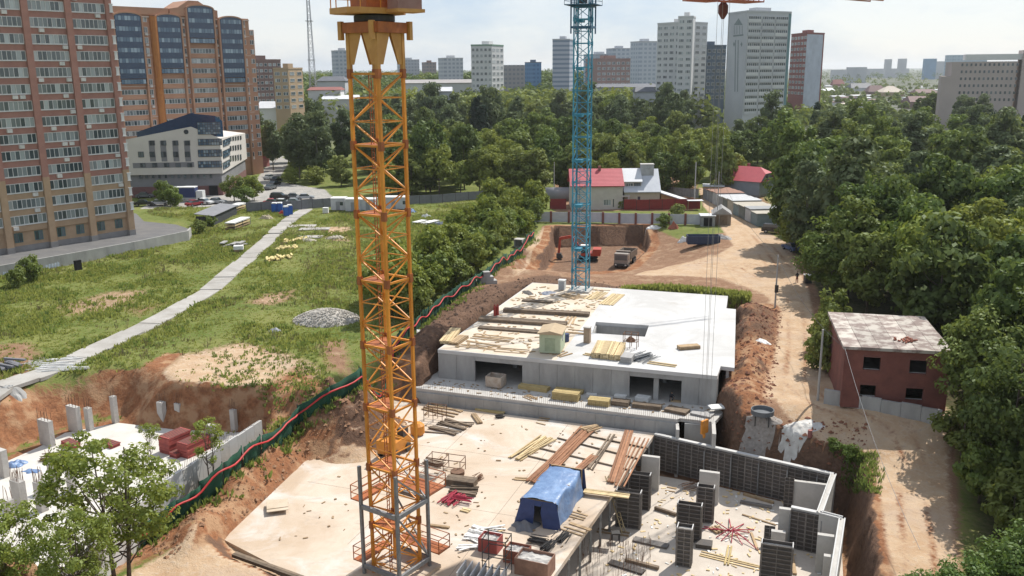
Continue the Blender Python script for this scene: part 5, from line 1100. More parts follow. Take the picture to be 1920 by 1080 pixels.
# scrub along the green site fence
gS = scatter([(-15.5, 108), (-11.5, 112), (-7.5, 130), (-1.5, 152), (3, 172), (7, 195), (-2, 205), (-9, 170), (-14, 140), (-18, 118)], 2.6, 62, ['bush0', 'bush1', 'young0', 'young1', 'young1', 'bush2'], .95, 1.45, '%s shrub in the thicket by the green fence', 'thicket along the green site fence', nm='shrub', cat='shrub', seed=9)
for px, py, kd, s, l in ((805, 560, 'young0', 1.25, 'round leafy shrub right beside the crane mast'), (780, 600, 'bush0', 1.3, 'low shrub half hidden by the crane mast'), (845, 520, 'young0', 1.2, 'leafy shrub leaning over the green fence'), (310, 385, 'young0', 1.0, 'round tree in front of the office car park'), (325, 387, 'bush0', 1.2, 'low shrub under the round car park tree'), (440, 378, 'young0', 1.05, 'dense shrub left of the grey sheet fence'), (475, 376, 'young1', 1.05, 'dense shrub behind the grey sheet fence'), (460, 381, 'bush2', 1.2, 'low shrub before the grey sheet fence'),
                         (60, 528, 'bush0', 1.1, 'bushy shrub against the graffiti wall'), (35, 540, 'bush2', .8, 'small shrub at the graffiti wall\'s foot'), (375, 438, 'bush2', .7, 'small shrub at the terrace corner'), (395, 425, 'bush0', .8, 'shrub left of the dark lean-to shed'),
                         (640, 350, 'mid0', .72, 'dark tree left of the crane mast by the white cabins'), (600, 335, 'dark0', .7, 'dark tree behind the car park verge'), (560, 330, 'young1', 1.2, 'shrub on the verge behind the parked cars'), (590, 345, 'bush1', 1.6, 'wide yellow-green shrub on the verge'), (545, 345, 'bush1', 1.4, 'yellow-green shrub beside the driveway'), (500, 300, 'mid1', .6, 'tree by the playground beyond the office'),
                         (1545, 660, 'bush0', 1.25, 'shrub squeezed between lane and brick ruin'), (1552, 700, 'bush2', 1.25, 'shrub at the corner of the brick ruin'), (1560, 630, 'young0', .9, 'taller shrub behind the lane pole'), (1528, 690, 'bush0', .7, 'low shrub at the lane edge by the pole'),
                         (1592, 872, 'bush0', .5, 'weedy shrub on the trench rim'), (1562, 855, 'bush2', .4, 'small weedy shrub beside the trench'), (1270, 410, 'bush0', 1.0, 'overgrown shrub at the white fence gap'), (1245, 425, 'bush2', .8, 'shrub covering a white fence panel'), (1165, 392, 'bush1', .5, 'small bush beside the white house porch')):
    q = G(px, py); plant(kd, q.x, q.y, s, l, nm='tree' if kd[0] in 'md' else 'shrub', cat='tree' if kd[0] in 'md' else 'shrub')
scatter([(38.5, 74), (46, 74), (48, 46), (32, 46), (35.5, 60)], 2.2, 30, ['bush0', 'bush2', 'young0'], .8, 1.2, '%s undergrowth shrub below the lane trees', 'undergrowth below the lane trees', nm='tree_undergrowth', cat='shrub', seed=19)
# large trees whose crowns frame the lower right corner
for px, py, z, kd, s, l in ((1840, 800, 0, 'big1', .82, 'large sunlit tree overhanging the brick ruin'), (1915, 720, 0, 'big1', .9, 'large tree at the right edge above the ruin'), (1890, 880, 0, 'big0', .85, 'dark tree at the right edge below the ruin'), (1560, 560, 0, 'big1', 1.0, 'tall yellow-green tree leaning over the dirt road'), (1620, 545, 0, 'big0', 1.08, 'tall dark tree behind the brick ruin'), (1700, 560, 0, 'big1', 1.05, 'broad tree behind the ruin\'s roof')):
    q = P(px, py, z); plant(kd, q.x, q.y, s, l)
# foreground trees in front of the left pit: sparse crowns, visible branches
leafs['near'] = leaf_mat('leaf_near_green', (.18, .24, .035), (.27, .315, .06), (.21, .26, .05), .5)
leafs['near_d'] = leaf_mat('leaf_near_corner', (.075, .145, .026), (.14, .20, .04), (.11, .17, .035))
PR['near0'] = tree_proto(801, 10.0, 3.6, 1.6, 115, 80, .12, 'near', 'oval', .17, tr=.13, limbs=26, stems=2)
PR['near1'] = tree_proto(802, 7.0, 2.2, 1.6, 26, 55, .13, 'near', 'vase', .24, tr=.09, limbs=14, stems=2)
PR['near2'] = tree_proto(803, 7.0, 3.2, .8, 95, 120, .15, 'near_d', 'round', .26, tr=.12, limbs=18)
for px, py, z, kd, s, l in ((225, 1090, -2.6, 'near0', 1.25, 'sparse sunlit tree in front of the left pit'), (150, 1180, -2, 'near0', .78, 'lower sunlit tree at the pit wall beside the sparse tree'), (5, 1165, -2, 'near0', .92, 'sunlit tree cut by the bottom left corner'), (395, 905, -2.0, 'near1', .9, 'thin sapling with open branches behind the pit wall'), (285, 868, -4.4, 'near1', .62, 'yellowish bush between the pit piers'),
                         (1800, 1185, -2, 'near2', .85, 'leafy tree top at the bottom right corner'), (1900, 1150, -2, 'near2', .95, 'leafy tree at the right end of the bottom edge'), (1715, 1215, -2, 'near2', .7, 'small leafy tree at the bottom edge beside the lane')):
    q = P(px, py, z); plant(kd, q.x, q.y, s, l, z=z)
# clods and stones thrown about on the dug earth
def clods(label, zones, n, m, s0, s1, seed):
    rs = random.Random(seed); b = MB(); w_ = [z[4] for z in zones]
    for k in range(n):
        z_ = rs.choices(zones, w_)[0]; p = S(rs.uniform(z_[0], z_[1]), rs.uniform(z_[2], z_[3])); h = tz(p.x, p.y); s_ = s0*(s1/s0)**(rs.random()**2.2); v = []
        for i in range(5): v.append((p.x+s_*math.cos(i*1.257+k)*rs.uniform(.6, 1.2), p.y+s_*math.sin(i*1.257+k)*rs.uniform(.6, 1.2), h-.03+s_*.2*rs.random()))
        v.append((p.x+rs.uniform(-.3, .3)*s_, p.y+rs.uniform(-.3, .3)*s_, h+s_*rs.uniform(.4, .9))); b.add(v, [(i, (i+1) % 5, 5) for i in range(5)])
    tag(b.build('clods', m, recalc=False), label, 'clods', kind='stuff')
clods('tan clods on the bank between fence and dusty slab', [(-9, -3.5, -40, -16, 3), (-7, 1, -18, -9, 1.5)], 2200, M('clod_tan', (.33, .19, .11), (.22, .12, .07), 2, .95), .05, .30, 1)
clods('red-brown clods on the spoil heaps right of the white slab', [(30.5, 35.5, -6, 33, 3), (31, 44, -8, -4, 1)], 1800, M('clod_red', (.24, .105, .06), (.16, .07, .045), 2, .95), .05, .32, 2)
clods('dark clods on the earth bank left of the weathered deck', [(-8, .2, 0, 34, 3), (-4, 12, 34, 42, 1)], 1800, M('clod_dark', (.13, .08, .055), (.085, .053, .038), 2, .95), .05, .32, 3)
# fern-like ground cover on banks and the wild strip behind the slab
def along(pts, n, wid): 
    o = []
    for k in range(n):
        i = random.randrange(len(pts)-1); a, b = pts[i], pts[i+1]; t = random.random(); q = a+(b-a)*t; x, y = q.x+random.gauss(0, wid), q.y+random.gauss(0, wid); o.append((x, y, tz(x, y)))
    return np.array(o)
FENCE = [G(a, b) for a, b in ((130, 1118), (240, 1048), (330, 982), (420, 912), (490, 856), (560, 800), (620, 763), (675, 729), (735, 680), (790, 612), (830, 580), (880, 548), (925, 515), (985, 462), (1000, 448))]
q = along(FENCE, 420, .55); cards('bank_weeds', q, rng.uniform(.3, .8, len(q)), rng.uniform(.15, .32, len(q)), 8, weed_m, 'rank weeds growing along the green site fence', .7)
isl = [(x, y) for x, y in (tuple(S(random.uniform(13, 30.5), random.uniform(36.0, 39.2))[:2]) for _ in range(1500))]; q = np.array([(x, y, tz(x, y)) for x, y in isl])
cards('wild_grass_strip', q, rng.uniform(.5, 1.0, len(q)), rng.uniform(.12, .26, len(q)), 6, grass_m, 'tall bright grass strip behind the white slab', .4)
q = np.array([tuple(G(random.uniform(1590, 1640)+random.gauss(0, 10), random.uniform(850, 930))) for _ in range(260)]); cards('trench_weeds', q, rng.uniform(.2, .55, len(q)), rng.uniform(.06, .13, len(q)), 9, weed_m, 'weeds on the trench rim beside the lane')
q = []
for px0, px1, py0, py1, n in ((400, 610, 660, 735, 300), (480, 640, 720, 770, 120), (470, 560, 545, 575, 60)):
    for _ in range(n): q.append(tuple(G(random.uniform(px0, px1), random.uniform(py0, py1))))
q = np.array(q); cards('dry_patch_weeds', q, rng.uniform(.15, .4, len(q)), rng.uniform(.08, .18, len(q)), 8, weed_m, 'scattered weeds on the bare sandy patch above the pit')
# woods too far away to count
def far_wood(name, label, n, x_of, d0, d1, h0, h1, lm, seed):
    rs = np.random.default_rng(seed); C = []; N = []
    for _ in range(n):
        D = math.exp(rs.uniform(math.log(d0), math.log(d1))); x = x_of(rs, D); h = rs.uniform(h0, h1)*(.5 if .34 < x/D < .6 and D < 1500 else 1); r = h*.36; k = 26 if D > 900 else 60
        d = rs.normal(size=(k, 3)); d /= np.linalg.norm(d, axis=1, keepdims=True); d[:, 2] = np.abs(d[:, 2])*1.0-.25
        C.append(np.array([x, D, h*.5+float(rise(np.array([x]), np.array([D]))[0])])+d*np.array([r, r, h*.5])*rs.uniform(.75, 1.1, (k, 1))); N.append(d+rs.normal(size=(k, 3))*.4+np.array([0, 0, .3]))
    me = leaf_mesh(name, np.concatenate(C), np.concatenate(N), 1.5, leafs[lm], rs); tag(put(bpy.data.objects.new(name, me)), label, 'woods', kind='stuff')
far_wood('far_woods', 'far belt of trees between the towers and suburbs', 2600, lambda rs, D: rs.uniform(-.62*D, .64*D), 430, 1700, 9, 16, 'mid', 1)
far_wood('far_wood_belt', 'dark wood belt on the left before the distant blocks', 900, lambda rs, D: rs.uniform(-.32*D, .12*D), 440, 900, 11, 17, 'dark', 2)
far_wood('tall_far_belt', 'tall tree belt hiding the feet of the far towers', 460, lambda rs, D: rs.uniform(-.33*D, .21*D), 425, 495, 18, 25, 'mid', 5)
far_wood('horizon_woods', 'hazy woods along the horizon', 1600, lambda rs, D: rs.uniform(-.64*D, .66*D), 1700, 6000, 12, 22, 'dark', 3)
print('TREES', len(gA), len(gB), len(gC), len(gD), len(gE), len(gF), len(gG), len(gS))

# ------------------------------------------------------------------ paths, fence and left pit
path_m = M('path_concrete', (.40, .385, .36), (.31, .29, .26), .5, .9, .15, 6, vary=.1)
cp = thing('concrete_path', 'pale concrete slab path crossing the meadow', None); tag(cp, kind='structure')
pl_ = [(PATHW[i], PATHW[i+1]) for i in range(len(PATHW)-1)]
for a, b in pl_:
    L_ = (b-a).length; n = max(1, round(L_/4.0)); d = (b-a)/n; r = yaw(a, b)
    for k in range(n):
        c = a+d*(k+.5); z = tz(c.x, c.y)+.06+random.uniform(-.02, .03)
        MB().box(-L_/n/2+.012, L_/n/2-.012, -1.5+random.uniform(-.1, .1), 1.5+random.uniform(-.1, .1), -.3, .08).build('path_slab', path_m, cp, (c.x, c.y, z), r+random.uniform(-.01, .01)).rotation_euler.y = random.uniform(-.006, .006)
for px, py, w_, h in ((560, 425, 7, 3), (590, 430, 6, 2.6), (580, 445, 5, 2.6)): q = G(px, py); MB().box(-w_/2, w_/2, -h/2, h/2, -.2, .1).build('path_slab', path_m, cp, (q.x, q.y, q.z+.05), random.uniform(-.1, .1))
gfn = thing('green_net_fence', 'long dark green netting fence with red hose along the site edge', 'fence')
rh = thing('red_hose', 'wavy red corrugated hose running along the green fence', 'hose')
FP_ = []
for a, b in zip(FENCE, FENCE[1:]):
    n = max(1, round((b-a).length/3.0)); FP_ += [a+(b-a)*k/n for k in range(n)]
FP_.append(FENCE[-1])
FP_ = [Vector((p.x, p.y, tz(p.x, p.y))) for p in FP_]
hp = []
for i, (a, b) in enumerate(zip(FP_, FP_[1:])):
    d = (b-a); n_ = Vector((d.y, -d.x, 0)).normalized(); m_ = MB(); K = 6; hA = 1.95+random.uniform(-.15, .15)
    rows_ = []
    for j in range(K+1):
        t = j/K; w0 = .10*math.sin(j*1.9+i); rows_.append([a+d*t+n_*(w0+.05*k)+Vector((0, 0, -.35+(hA+.35)*k/3-.12*math.sin(math.pi*t)*(k == 3))) for k in range(4)])
    v = [p for r in rows_ for p in r]; m_.add(v, [(j*4+k, (j+1)*4+k, (j+1)*4+k+1, j*4+k+1) for j in range(K) for k in range(3)]); o = m_.build('net_panel', net_m, gfn, smooth=True, recalc=False)
    so_ = o.modifiers.new('thick', 'SOLIDIFY'); so_.thickness = .02
    MB().tube([a+Vector((0, 0, -.5)), a+Vector((0, 0, hA+.1))], .05, 6).build('post', dark_steel, gfn)
    for j in range(4): t = j/4; hp.append(a+d*t+n_*.24+Vector((0, 0, 1.3+.22*math.sin((i*4+j)*.9)+.12*math.sin((i*4+j)*.37))))
MB().tube(hp, .085, 8).build('hose', red_hose_m, rh, smooth=True)
# left pit: floor, wall, piers
pitf = slab('pit_floor', [tuple(P(a, b, -4.42)[:2]) for a, b in ((-260, 1000), (-20, 880), (74, 838), (122, 812), (222, 793), (330, 806), (470, 812), (300, 950), (120, 1120), (-260, 1120))], -4.4, .3, M('pit_concrete', (.60, .58, .54), (.50, .475, .43), .5, .9, .1, 6), 'pale concrete floor of the left-hand pit')
pw_ = thing('pit_wall', 'pale panelled concrete wall between pit and green fence', 'wall'); WP = [P(488, 788, .1), P(300, 905, .1), P(60, 1120, .1)]
for a, b in zip(WP, WP[1:]):
    n = round((b-a).length/1.2)
    for k in range(n): mkwall(a+(b-a)*(k/n)*1.0, a+(b-a)*((k+.985)/n), -4.6, .1-.03*(k % 3), .3, conc_new if k % 4 else conc, 'wall_panel', pw_)
rb_ = MB()
for a, b in zip(WP, WP[1:]):
    for k in range(60): q = a+(b-a)*(k/60); rb_.beam(q+Vector((0, 0, -.05)), q+Vector((random.uniform(-.05, .05), 0, random.uniform(.4, .8))), .022)
rb_.build('rebar_starters', rust, pw_)
for px, py, wu, wv, h, rbn, l in ((90, 834, 1.75, .5, 2.6, 8, 'wide grey pier at the left clay bank of the pit'), (142, 808, 1.6, .5, 2.7, 8, 'wide grey pier in the far left row of the pit'), (169, 806, .7, .5, 2.4, 8, 'narrow pier with rebar tuft next to the wide far pier'), (217, 792, .55, .5, 2.9, 6, 'slim tall pier alone before the clay bank'), (306, 796, .8, .55, 2.5, 6, 'slim pier under the shaded cut bank'), (338, 797, .75, .5, 2.4, 6, 'second slim pier under the shaded cut bank'), (440, 808, .6, .45, 2.3, 6, 'pier at the far end of the pit wall'),
                                  (8, 893, 1.0, .55, 2.6, 0, 'pier cut by the left picture edge'), (39, 950, 1.25, .6, 2.4, 16, 'thick pier with dense rebar beside blue sheeting'), (80, 957, .85, .6, 2.6, 12, 'slim pier with rebar right of the thick pier'), (104, 917, .8, .55, 2.5, 12, 'slim pier behind the two rebar piers'), (136, 921, .7, .5, 2.5, 12, 'pier with rusty rebar half behind the sparse tree'), (398, 836, .9, .5, 2.2, 4, 'low pier beside the pit wall and red panels'), (22, 985, .8, .5, 2.3, 4, 'pier half hidden by the corner tree')):
    pier(px, py, wu, wv, h, l, -4.4, 'piers of the left pit', rbn, rz=R_(-30))
redp = M('red_form_panel', (.36, .085, .07), (.27, .06, .055), 2, .7, vary=.2); greyp = M('grey_form_panel', (.36, .35, .34), (.28, .27, .26), 2, .7)
_pm = MB().box(-.5, .5, -.5, .5, 0, .11).mat(1)
for k in range(5): _pm.box(-.5+.2*k+.03, -.5+.2*(k+1)-.03, -.45, .45, .11, .113)
_pm = _pm.mesh('panel', [redp, M('panel_face_dark', (.10, .05, .04), None, 3, .8)])
def stack(label, px, py, z, w_, d_, n, rz, nm='panel_stack', me=None, cat='stack', pn='panel', dz=.12):
    t = thing(nm, label, cat, P(px, py, z), rz)
    for k in range(n): inst(pn, me or _pm, t, (random.uniform(-.04, .04), random.uniform(-.04, .04), k*dz), random.uniform(-.02, .02), (w_, d_, dz/.12))
    return t
for a in (('low stack of red form panels beside the wide grey pier', 133, 838, -4.4, 1.9, .9, 5, R_(-35)), ('tall stack of red form panels in the middle of the pit', 330, 842, -4.4, 1.5, 2.6, 14, R_(-30)), ('stack of red form panels next to the pit wall', 365, 848, -4.4, 1.4, 2.8, 12, R_(-30)), ('small stack of red panels in front of the tall stack', 332, 855, -4.4, 1.0, .9, 4, R_(-30)), ('grey slab stack behind the sparse tree', 205, 835, -4.4, 2.0, 1.0, 3, R_(-30))): stack(*a)
def crumple(label, px, py, z, sx, sy, h, m, nm='tarpaulin', cat='tarpaulin', seed=0, n=12):
    """low irregular heap or crumpled sheet: polar grid with a noisy outline"""
    p = P(px, py, z) if z else G(px, py); rs = random.Random(seed); b = MB(); K = 28; v = [(0, 0, h)]
    for j in range(1, n+1):
        for i in range(K):
            a = 2*math.pi*i/K; t = j/n; rr = t*(1+.45*mnoise.noise((math.cos(a)*1.6+seed*2.3, math.sin(a)*1.6, seed)))*(1+.12*mnoise.noise((math.cos(a)*5, math.sin(a)*5, seed+3)))
            x, y = rr*math.cos(a)*sx*.5, rr*math.sin(a)*sy*.5; q = mnoise.noise((x*2.2+seed*3.1, y*2.2, seed)); q2 = mnoise.noise((x*6, y*6, seed+9)); dz = 0 if z else tz(p.x+x, p.y+y)-p.z; v.append((x, y, dz-.05+(.05+h*(1-t**2.2))*(.8+.5*q)+.10*min(h, .6)*q2*(1-t)))
    b.add(v, [(0, 1+i, 1+(i+1) % K) for i in range(K)]+[(1+(j-1)*K+i, 1+j*K+i, 1+j*K+(i+1) % K, 1+(j-1)*K+(i+1) % K) for j in range(1, n) for i in range(K)]); o = b.build(nm, m, None, p, rs.uniform(0, 3) if z else 0, recalc=False); tag(o, label, cat, kind='thing')
    return o
crumple('crumpled blue sheeting on the pit floor by left edge', 30, 872, -4.4, 2.0, 1.4, .5, tarp_b, seed=1); crumple('flat blue sheet lying beside the crumpled one', 58, 884, -4.4, 1.7, 1.1, .18, tarp_b, seed=2)
def rods(label, px, py, z, L_, n, rad, rz, m, spread=.5, nm='rebar_bundle', cat='rebar', lift=.3):
    t = thing(nm, label, cat, P(px, py, z), rz); me = MB().tube([(-L_/2, 0, 0), (L_/2, 0, 0)], rad, 5).mesh('rod', m)
    for k in range(n): o = inst('rod', me, t, (random.uniform(-.15, .15), random.gauss(0, spread*.4), rad+abs(random.gauss(0, lift*.5))), random.gauss(0, .08)); o.rotation_euler.y = random.gauss(0, .02)
    return t
rods('tangled dark rebar heap on the pit floor', 100, 862, -4.4, 2.2, 22, .03, R_(10), rust, .9, lift=.4)

# ------------------------------------------------------------------ clutter on the decks
_bm = {}
def unit(m):
    if m.name not in _bm: _bm[m.name] = MB().box(-.5, .5, -.5, .5, 0, 1).mesh('board', m)
    return _bm[m.name]
def boards(label, p0, p1, z, n, width, th, m, spread=0.0, layers=1, jit=.02, nm='timber_stack', cat='timber', short=.0, part='board'):
    """boards laid between two pixels; n side by side, in layers"""
    a, b = P(*p0, z), P(*p1, z); L_ = (b-a).length; t = thing(nm, label, cat, (a+b)/2, yaw(a, b)); pitch = width+spread
    for l in range(layers):
        for k in range(n): s_ = 1-short*random.random(); inst(part, unit(m), t, ((1-s_)*L_*.5*random.uniform(-1, 1), (k-(n-1)/2)*pitch+random.gauss(0, jit), .006+l*th*1.02), random.gauss(0, jit*.5), (L_*s_, width, th))
    return t
ZA = 1.21
for a in (('long dark plank bundle across the weathered deck, farthest of three', (945, 584), (1105, 593), ZA, 3, .3, .22, wood_dark, .05, 2), ('long dark plank bundle across the weathered deck, middle of three', (900, 600), (1062, 611), ZA, 4, .28, .2, wood_dark, .06, 2), ('long dark plank bundle across the weathered deck, nearest of three', (898, 615), (1015, 624), ZA, 3, .26, .2, wood_dark, .08, 1),
          ('loose planks left of the green cabin', (888, 630), (960, 638), ZA, 4, .2, .06, wood, .35, 1, .12), ('scattered thin boards on the front left of the deck', (868, 644), (935, 652), ZA, 5, .18, .05, wood, .4, 1, .15), ('short dark timber pair near the blue crane', (980, 564), (1035, 568), ZA, 2, .35, .2, wood_dark, .2), ('planks lying before the blue crane foot', (1050, 553), (1085, 560), ZA, 5, .25, .05, wood, .15, 1, .1),
          ('pale boards beside the blue crane foot', (1105, 562), (1130, 548), ZA, 5, .25, .06, wood_pale, .1, 1, .06), ('long boards lying over the deck between bundles', (1075, 556), (1140, 560), ZA, 3, .2, .05, wood, .4), ('yellow boards on the edge of the white slab', (1136, 572), (1160, 552), ZA, 6, .26, .08, wood_pale, .06), ('leaning planks stack at the deck\'s left corner', (835, 645), (855, 620), ZA, 4, .3, .12, wood_pale, .02, 3), ('short board stack next to the left corner planks', (850, 647), (870, 633), ZA, 4, .25, .1, wood, .05, 3),
          ('fan of yellow timbers on the white slab front, left pile', (1118, 672), (1128, 648), ZA, 5, .2, .2, wood_pale, .02, 3), ('fan of yellow timbers on the white slab front, middle pile', (1135, 674), (1146, 649), ZA, 5, .2, .2, wood_pale, .02, 3), ('fan of yellow timbers on the white slab front, right pile', (1153, 676), (1164, 651), ZA, 5, .2, .2, wood_pale, .02, 3), ('grey panel stack right of the yellow timbers', (1166, 676), (1187, 678), ZA, 1, 1.7, .16, greyp, 0, 4),
          ('single long plank pack on the empty white slab', (1272, 655), (1310, 652), ZA, 3, .3, .18, wood, .02, 2), ('loose boards near the slab front edge', (1215, 680), (1268, 687), ZA, 2, .2, .08, wood_pale, .4), ('boards lying under the yellow timber piles', (1095, 664), (1120, 668), ZA, 2, .2, .08, wood_pale, .3), ('loose boards around the green cabin', (1040, 667), (1062, 660), ZA, 4, .2, .08, wood, .15, 1, .2),
          ('thin boards strewn by the middle bundle', (1062, 622), (1100, 625), ZA, 3, .2, .06, wood, .5, 1, .1), ('thin laths on the left part of the deck', (930, 655), (990, 660), ZA, 3, .15, .05, wood, .5, 1, .1), ('boards beside the brick flue', (1065, 608), (1075, 590), ZA, 3, .25, .06, wood, .2)): boards(*a)
cab = thing('site_cabin', 'small pale green wooden site cabin with flat brown roof', 'cabin', P(1031, 664, ZA), STH+R_(6))
cgm = M('cabin_green', (.46, .52, .36), (.40, .45, .31), 2, .8)
MB().box(-1.15, 1.15, 0, 3.0, .12, 2.2).build('wall', cgm, cab); MB().extr([(-1.35, 2.2), (1.35, 2.2), (1.35, 2.32), (0, 2.62), (-1.35, 2.32)], -.2, 3.2, 'y').build('roof', M('cabin_roof', (.46, .36, .24), (.38, .29, .19), 1.5, .9), cab)
MB().box(-.55, .55, -.05, 0, .35, 1.75).build('shutter', M('cabin_green_dark', (.36, .42, .28), None, 2, .8), cab); MB().box(-1.1, 1.1, .1, .4, 0, .12).build('skid', wood_dark, cab); MB().box(-1.1, 1.1, 2.6, 2.9, 0, .12).build('skid', wood_dark, cab); MB().box(1.15, 1.18, 1.2, 1.9, 1.2, 1.8).build('side_window', win_d, cab)
fl_ = thing('brick_flue', 'square tan brick flue standing on the slab joint', 'flue', P(1101, 642, ZA), STH); MB().box(-.35, .35, -.35, .35, 0, 1.75).build('shaft', M('flue_brick', (.38, .29, .21), (.3, .22, .16), 4, .9), fl_); MB().box(-.4, .4, -.4, .4, 1.75, 1.85).build('cap', conc, fl_)
bb = thing('blue_barrel', 'small dark blue barrel beside the green cabin', 'barrel', P(1062, 640, ZA)); MB().lathe([(.3, 0), (.32, .1), (.3, .3), (.32, .6), (.3, .9)], 14).build('drum', M('barrel_blue', (.05, .07, .16), None, 3, .5), bb)
bx2 = thing('white_crate', 'white box crate standing at the back edge of the deck', 'crate', P(1054, 543, ZA), STH); MB().box(-.45, .45, -.4, .4, 0, 1.35).box(-.5, .5, -.45, .45, 1.352, 1.42).build('shell', white_p, bx2); MB().box(-.36, .36, -.42, -.401, .12, 1.2).build('side_panel', M('grey_sheet', (.4, .41, .42), None, 2, .6), bx2)
crumple('blue-grey sheet lying by the blue crane foot', 1025, 550, ZA, 2.6, 1.6, .3, M('slate_tarp', (.20, .22, .28), (.14, .16, .2), 2, .6), seed=4); crumple('dark net heap on the deck left of crane', 990, 549, ZA, 2.6, 1.3, .3, M('dark_net', (.13, .12, .11), None, 3, .9), seed=5)
def scaffold(label, px, py, z, w_, d_, h, n=2, m=rust, lv=2):
    t = thing('scaffold_frame', label, 'scaffold', P(px, py, z), STH); pm = MB().tube([(0, 0, 0), (0, 0, h)], .035, 6).mesh('upright', m)
    for i in range(n+1):
        for y in (0, d_): inst('upright', pm, t, (w_*i/n, y, 0))
    r = MB()
    for l in range(1, lv+1):
        for y in (0, d_): r.beam((0, y, h*l/lv-.05), (w_, y, h*l/lv-.05), .05)
        for i in range(n+1): r.beam((w_*i/n, 0, h*l/lv-.1), (w_*i/n, d_, h*l/lv-.1), .05)
    r.build('rail', m, t); return t
scaffold('small rusty scaffold frame behind the timber fans', 1168, 653, ZA, 1.5, 1.0, 1.7); crumple('heap of rusty fittings in the small scaffold', 1183, 640, ZA, 1.2, .9, .7, rust, 'fittings_heap', 'heap', 6)
rods('grey scaffold tubes piled beside the panel stack', 1205, 672, ZA, 2.6, 34, .04, STH+R_(60), steel, 1.6, 'tube_pile', 'tubes', .5)
# strip in front of the storey
ZS = -2.09
sk = thing('rubble_skip', 'open concrete-coloured skip box beside the left opening', 'skip', P(930, 724, ZS), STH+R_(-5))
for x0, x1, y0, y1 in ((-.9, .9, -.75, -.67), (-.9, .9, .67, .75), (-.9, -.82, -.67, .67), (.82, .9, -.67, .67)): MB().box(x0, x1, y0, y1, .1, 1.25).build('side', M('skip_dust', (.50, .44, .37), (.36, .27, .2), 2, .9), sk)
MB().box(-.82, .82, -.67, .67, .1, .2).build('bottom', conc, sk)
for a in (('yellow beam bundle left of the strip middle', (975, 726), (1028, 734), ZS, 5, .2, .2, yellow_timber, .03, 2), ('yellow beam bundle behind the front pair on the strip', (1045, 730), (1095, 737), ZS, 5, .2, .2, yellow_timber, .03, 2), ('large yellow beam bundle on the strip edge', (1038, 745), (1086, 751), ZS, 5, .2, .2, yellow_timber, .03, 4), ('second large yellow beam bundle on the strip edge', (1104, 756), (1143, 760), ZS, 5, .2, .2, yellow_timber, .03, 3),
          ('grey plank bundle right of the yellow beams', (1148, 757), (1180, 761), ZS, 5, .18, .16, wood_dark, .03, 3), ('brown pole bundle on the strip edge', (1186, 762), (1240, 768), ZS, 5, .14, .14, wood_dark, .03, 3), ('white insulation board on the strip', (1100, 738), (1120, 740), ZS, 1, .9, .1, white_p), ('small stack of white boards near the right opening', (1155, 742), (1176, 745), ZS, 2, .7, .1, white_p, .02, 3), ('white bar mesh stack before the right opening', (1193, 748), (1218, 752), ZS, 6, .12, .1, white_p, .05, 4),
          ('dark sheet pile at the strip\'s right end', (1250, 768), (1290, 776), ZS, 1, 1.3, .1, wood_dark, 0, 3), ('grey sheet pile beside the cell opening', (1298, 774), (1336, 782), ZS, 1, 1.2, .1, greyp, 0, 2), ('white sheet resting over the strip\'s corner', (1330, 765), (1372, 762), -1.6, 1, 1.2, .12, white_p), ('yellow plank before the right opening', (1258, 752), (1345, 760), ZS, 2, .2, .1, wood, .1), ('loose boards at the strip\'s left part', (985, 742), (1005, 748), ZS, 4, .14, .05, wood, .2, 1, .2)): boards(*a)
bk_ = thing('digger_bucket', 'rusty yellow digger bucket standing by the right wall', 'bucket', P(1316, 748, ZS), R_(-10)); b = MB().extr([(-.5, 0), (.45, 0), (.6, .5), (.5, 1.1), (-.55, 1.15), (-.7, .6)], -.6, .6, 'x'); b.build('shell', M('bucket_yellow', (.45, .22, .03), (.25, .10, .03), 3, .7), bk_)
for x in (-.45, -.15, .15, .45): MB().box(x-.06, x+.06, -.75, -.5, .95, 1.2).build('tooth', dark_steel, bk_)
pan = M('plywood_orange', (.50, .27, .10), None, 2, .8); pn_ = thing('leaning_plywood', 'orange plywood sheet leaning on the wall by the right opening', 'plywood', P(1296, 752, ZS), STH); MB().box(-.6, .6, .3, .34, 0, 2.2).build('sheet', pan, pn_).rotation_euler.x = R_(-6)
# main slab
ZM = -3.59
tent = thing('tarpaulin_tent', 'blue tarpaulin tent standing on the dusty slab edge', 'tent', S(19.6, -22.6, ZM), STH+R_(-4)); tent.scale = (.92, .9, .92)
tv = []; tf = []; NU, NV = 26, 18
for j in range(NV+1):
    for i in range(NU+1):
        y = -3.7+6.8*j/NV; t = i/NU*2-1; w_ = 1.55
        if abs(t) < .5: x, z = t/.5*w_, 2.5-.18*abs(t)/.5
        else: s_ = (abs(t)-.5)/.5; x, z = math.copysign(w_+.25*s_+.12*math.sin(y*1.3+s_*3), t), 2.35*(1-s_)+.02
        q = mnoise.noise((x*1.6, y*1.2, z*1.4)); q2 = mnoise.noise((x*4, y*3.3, z*3)); tv.append((x+.08*q, y+.08*q2, max(.01, z+.09*q+.05*q2)))
tf = [(j*(NU+1)+i, j*(NU+1)+i+1, (j+1)*(NU+1)+i+1, (j+1)*(NU+1)+i) for j in range(NV) for i in range(NU)]
MB().add(tv, tf).build('roof_sheet', tarp_b, tent, smooth=True, recalc=False)
fe = MB(); fv = []; K = 16; dk = M('blue_tarpaulin_end', (.035, .06, .17), (.025, .045, .13), 2, .5, bump=.5, bscale=2)
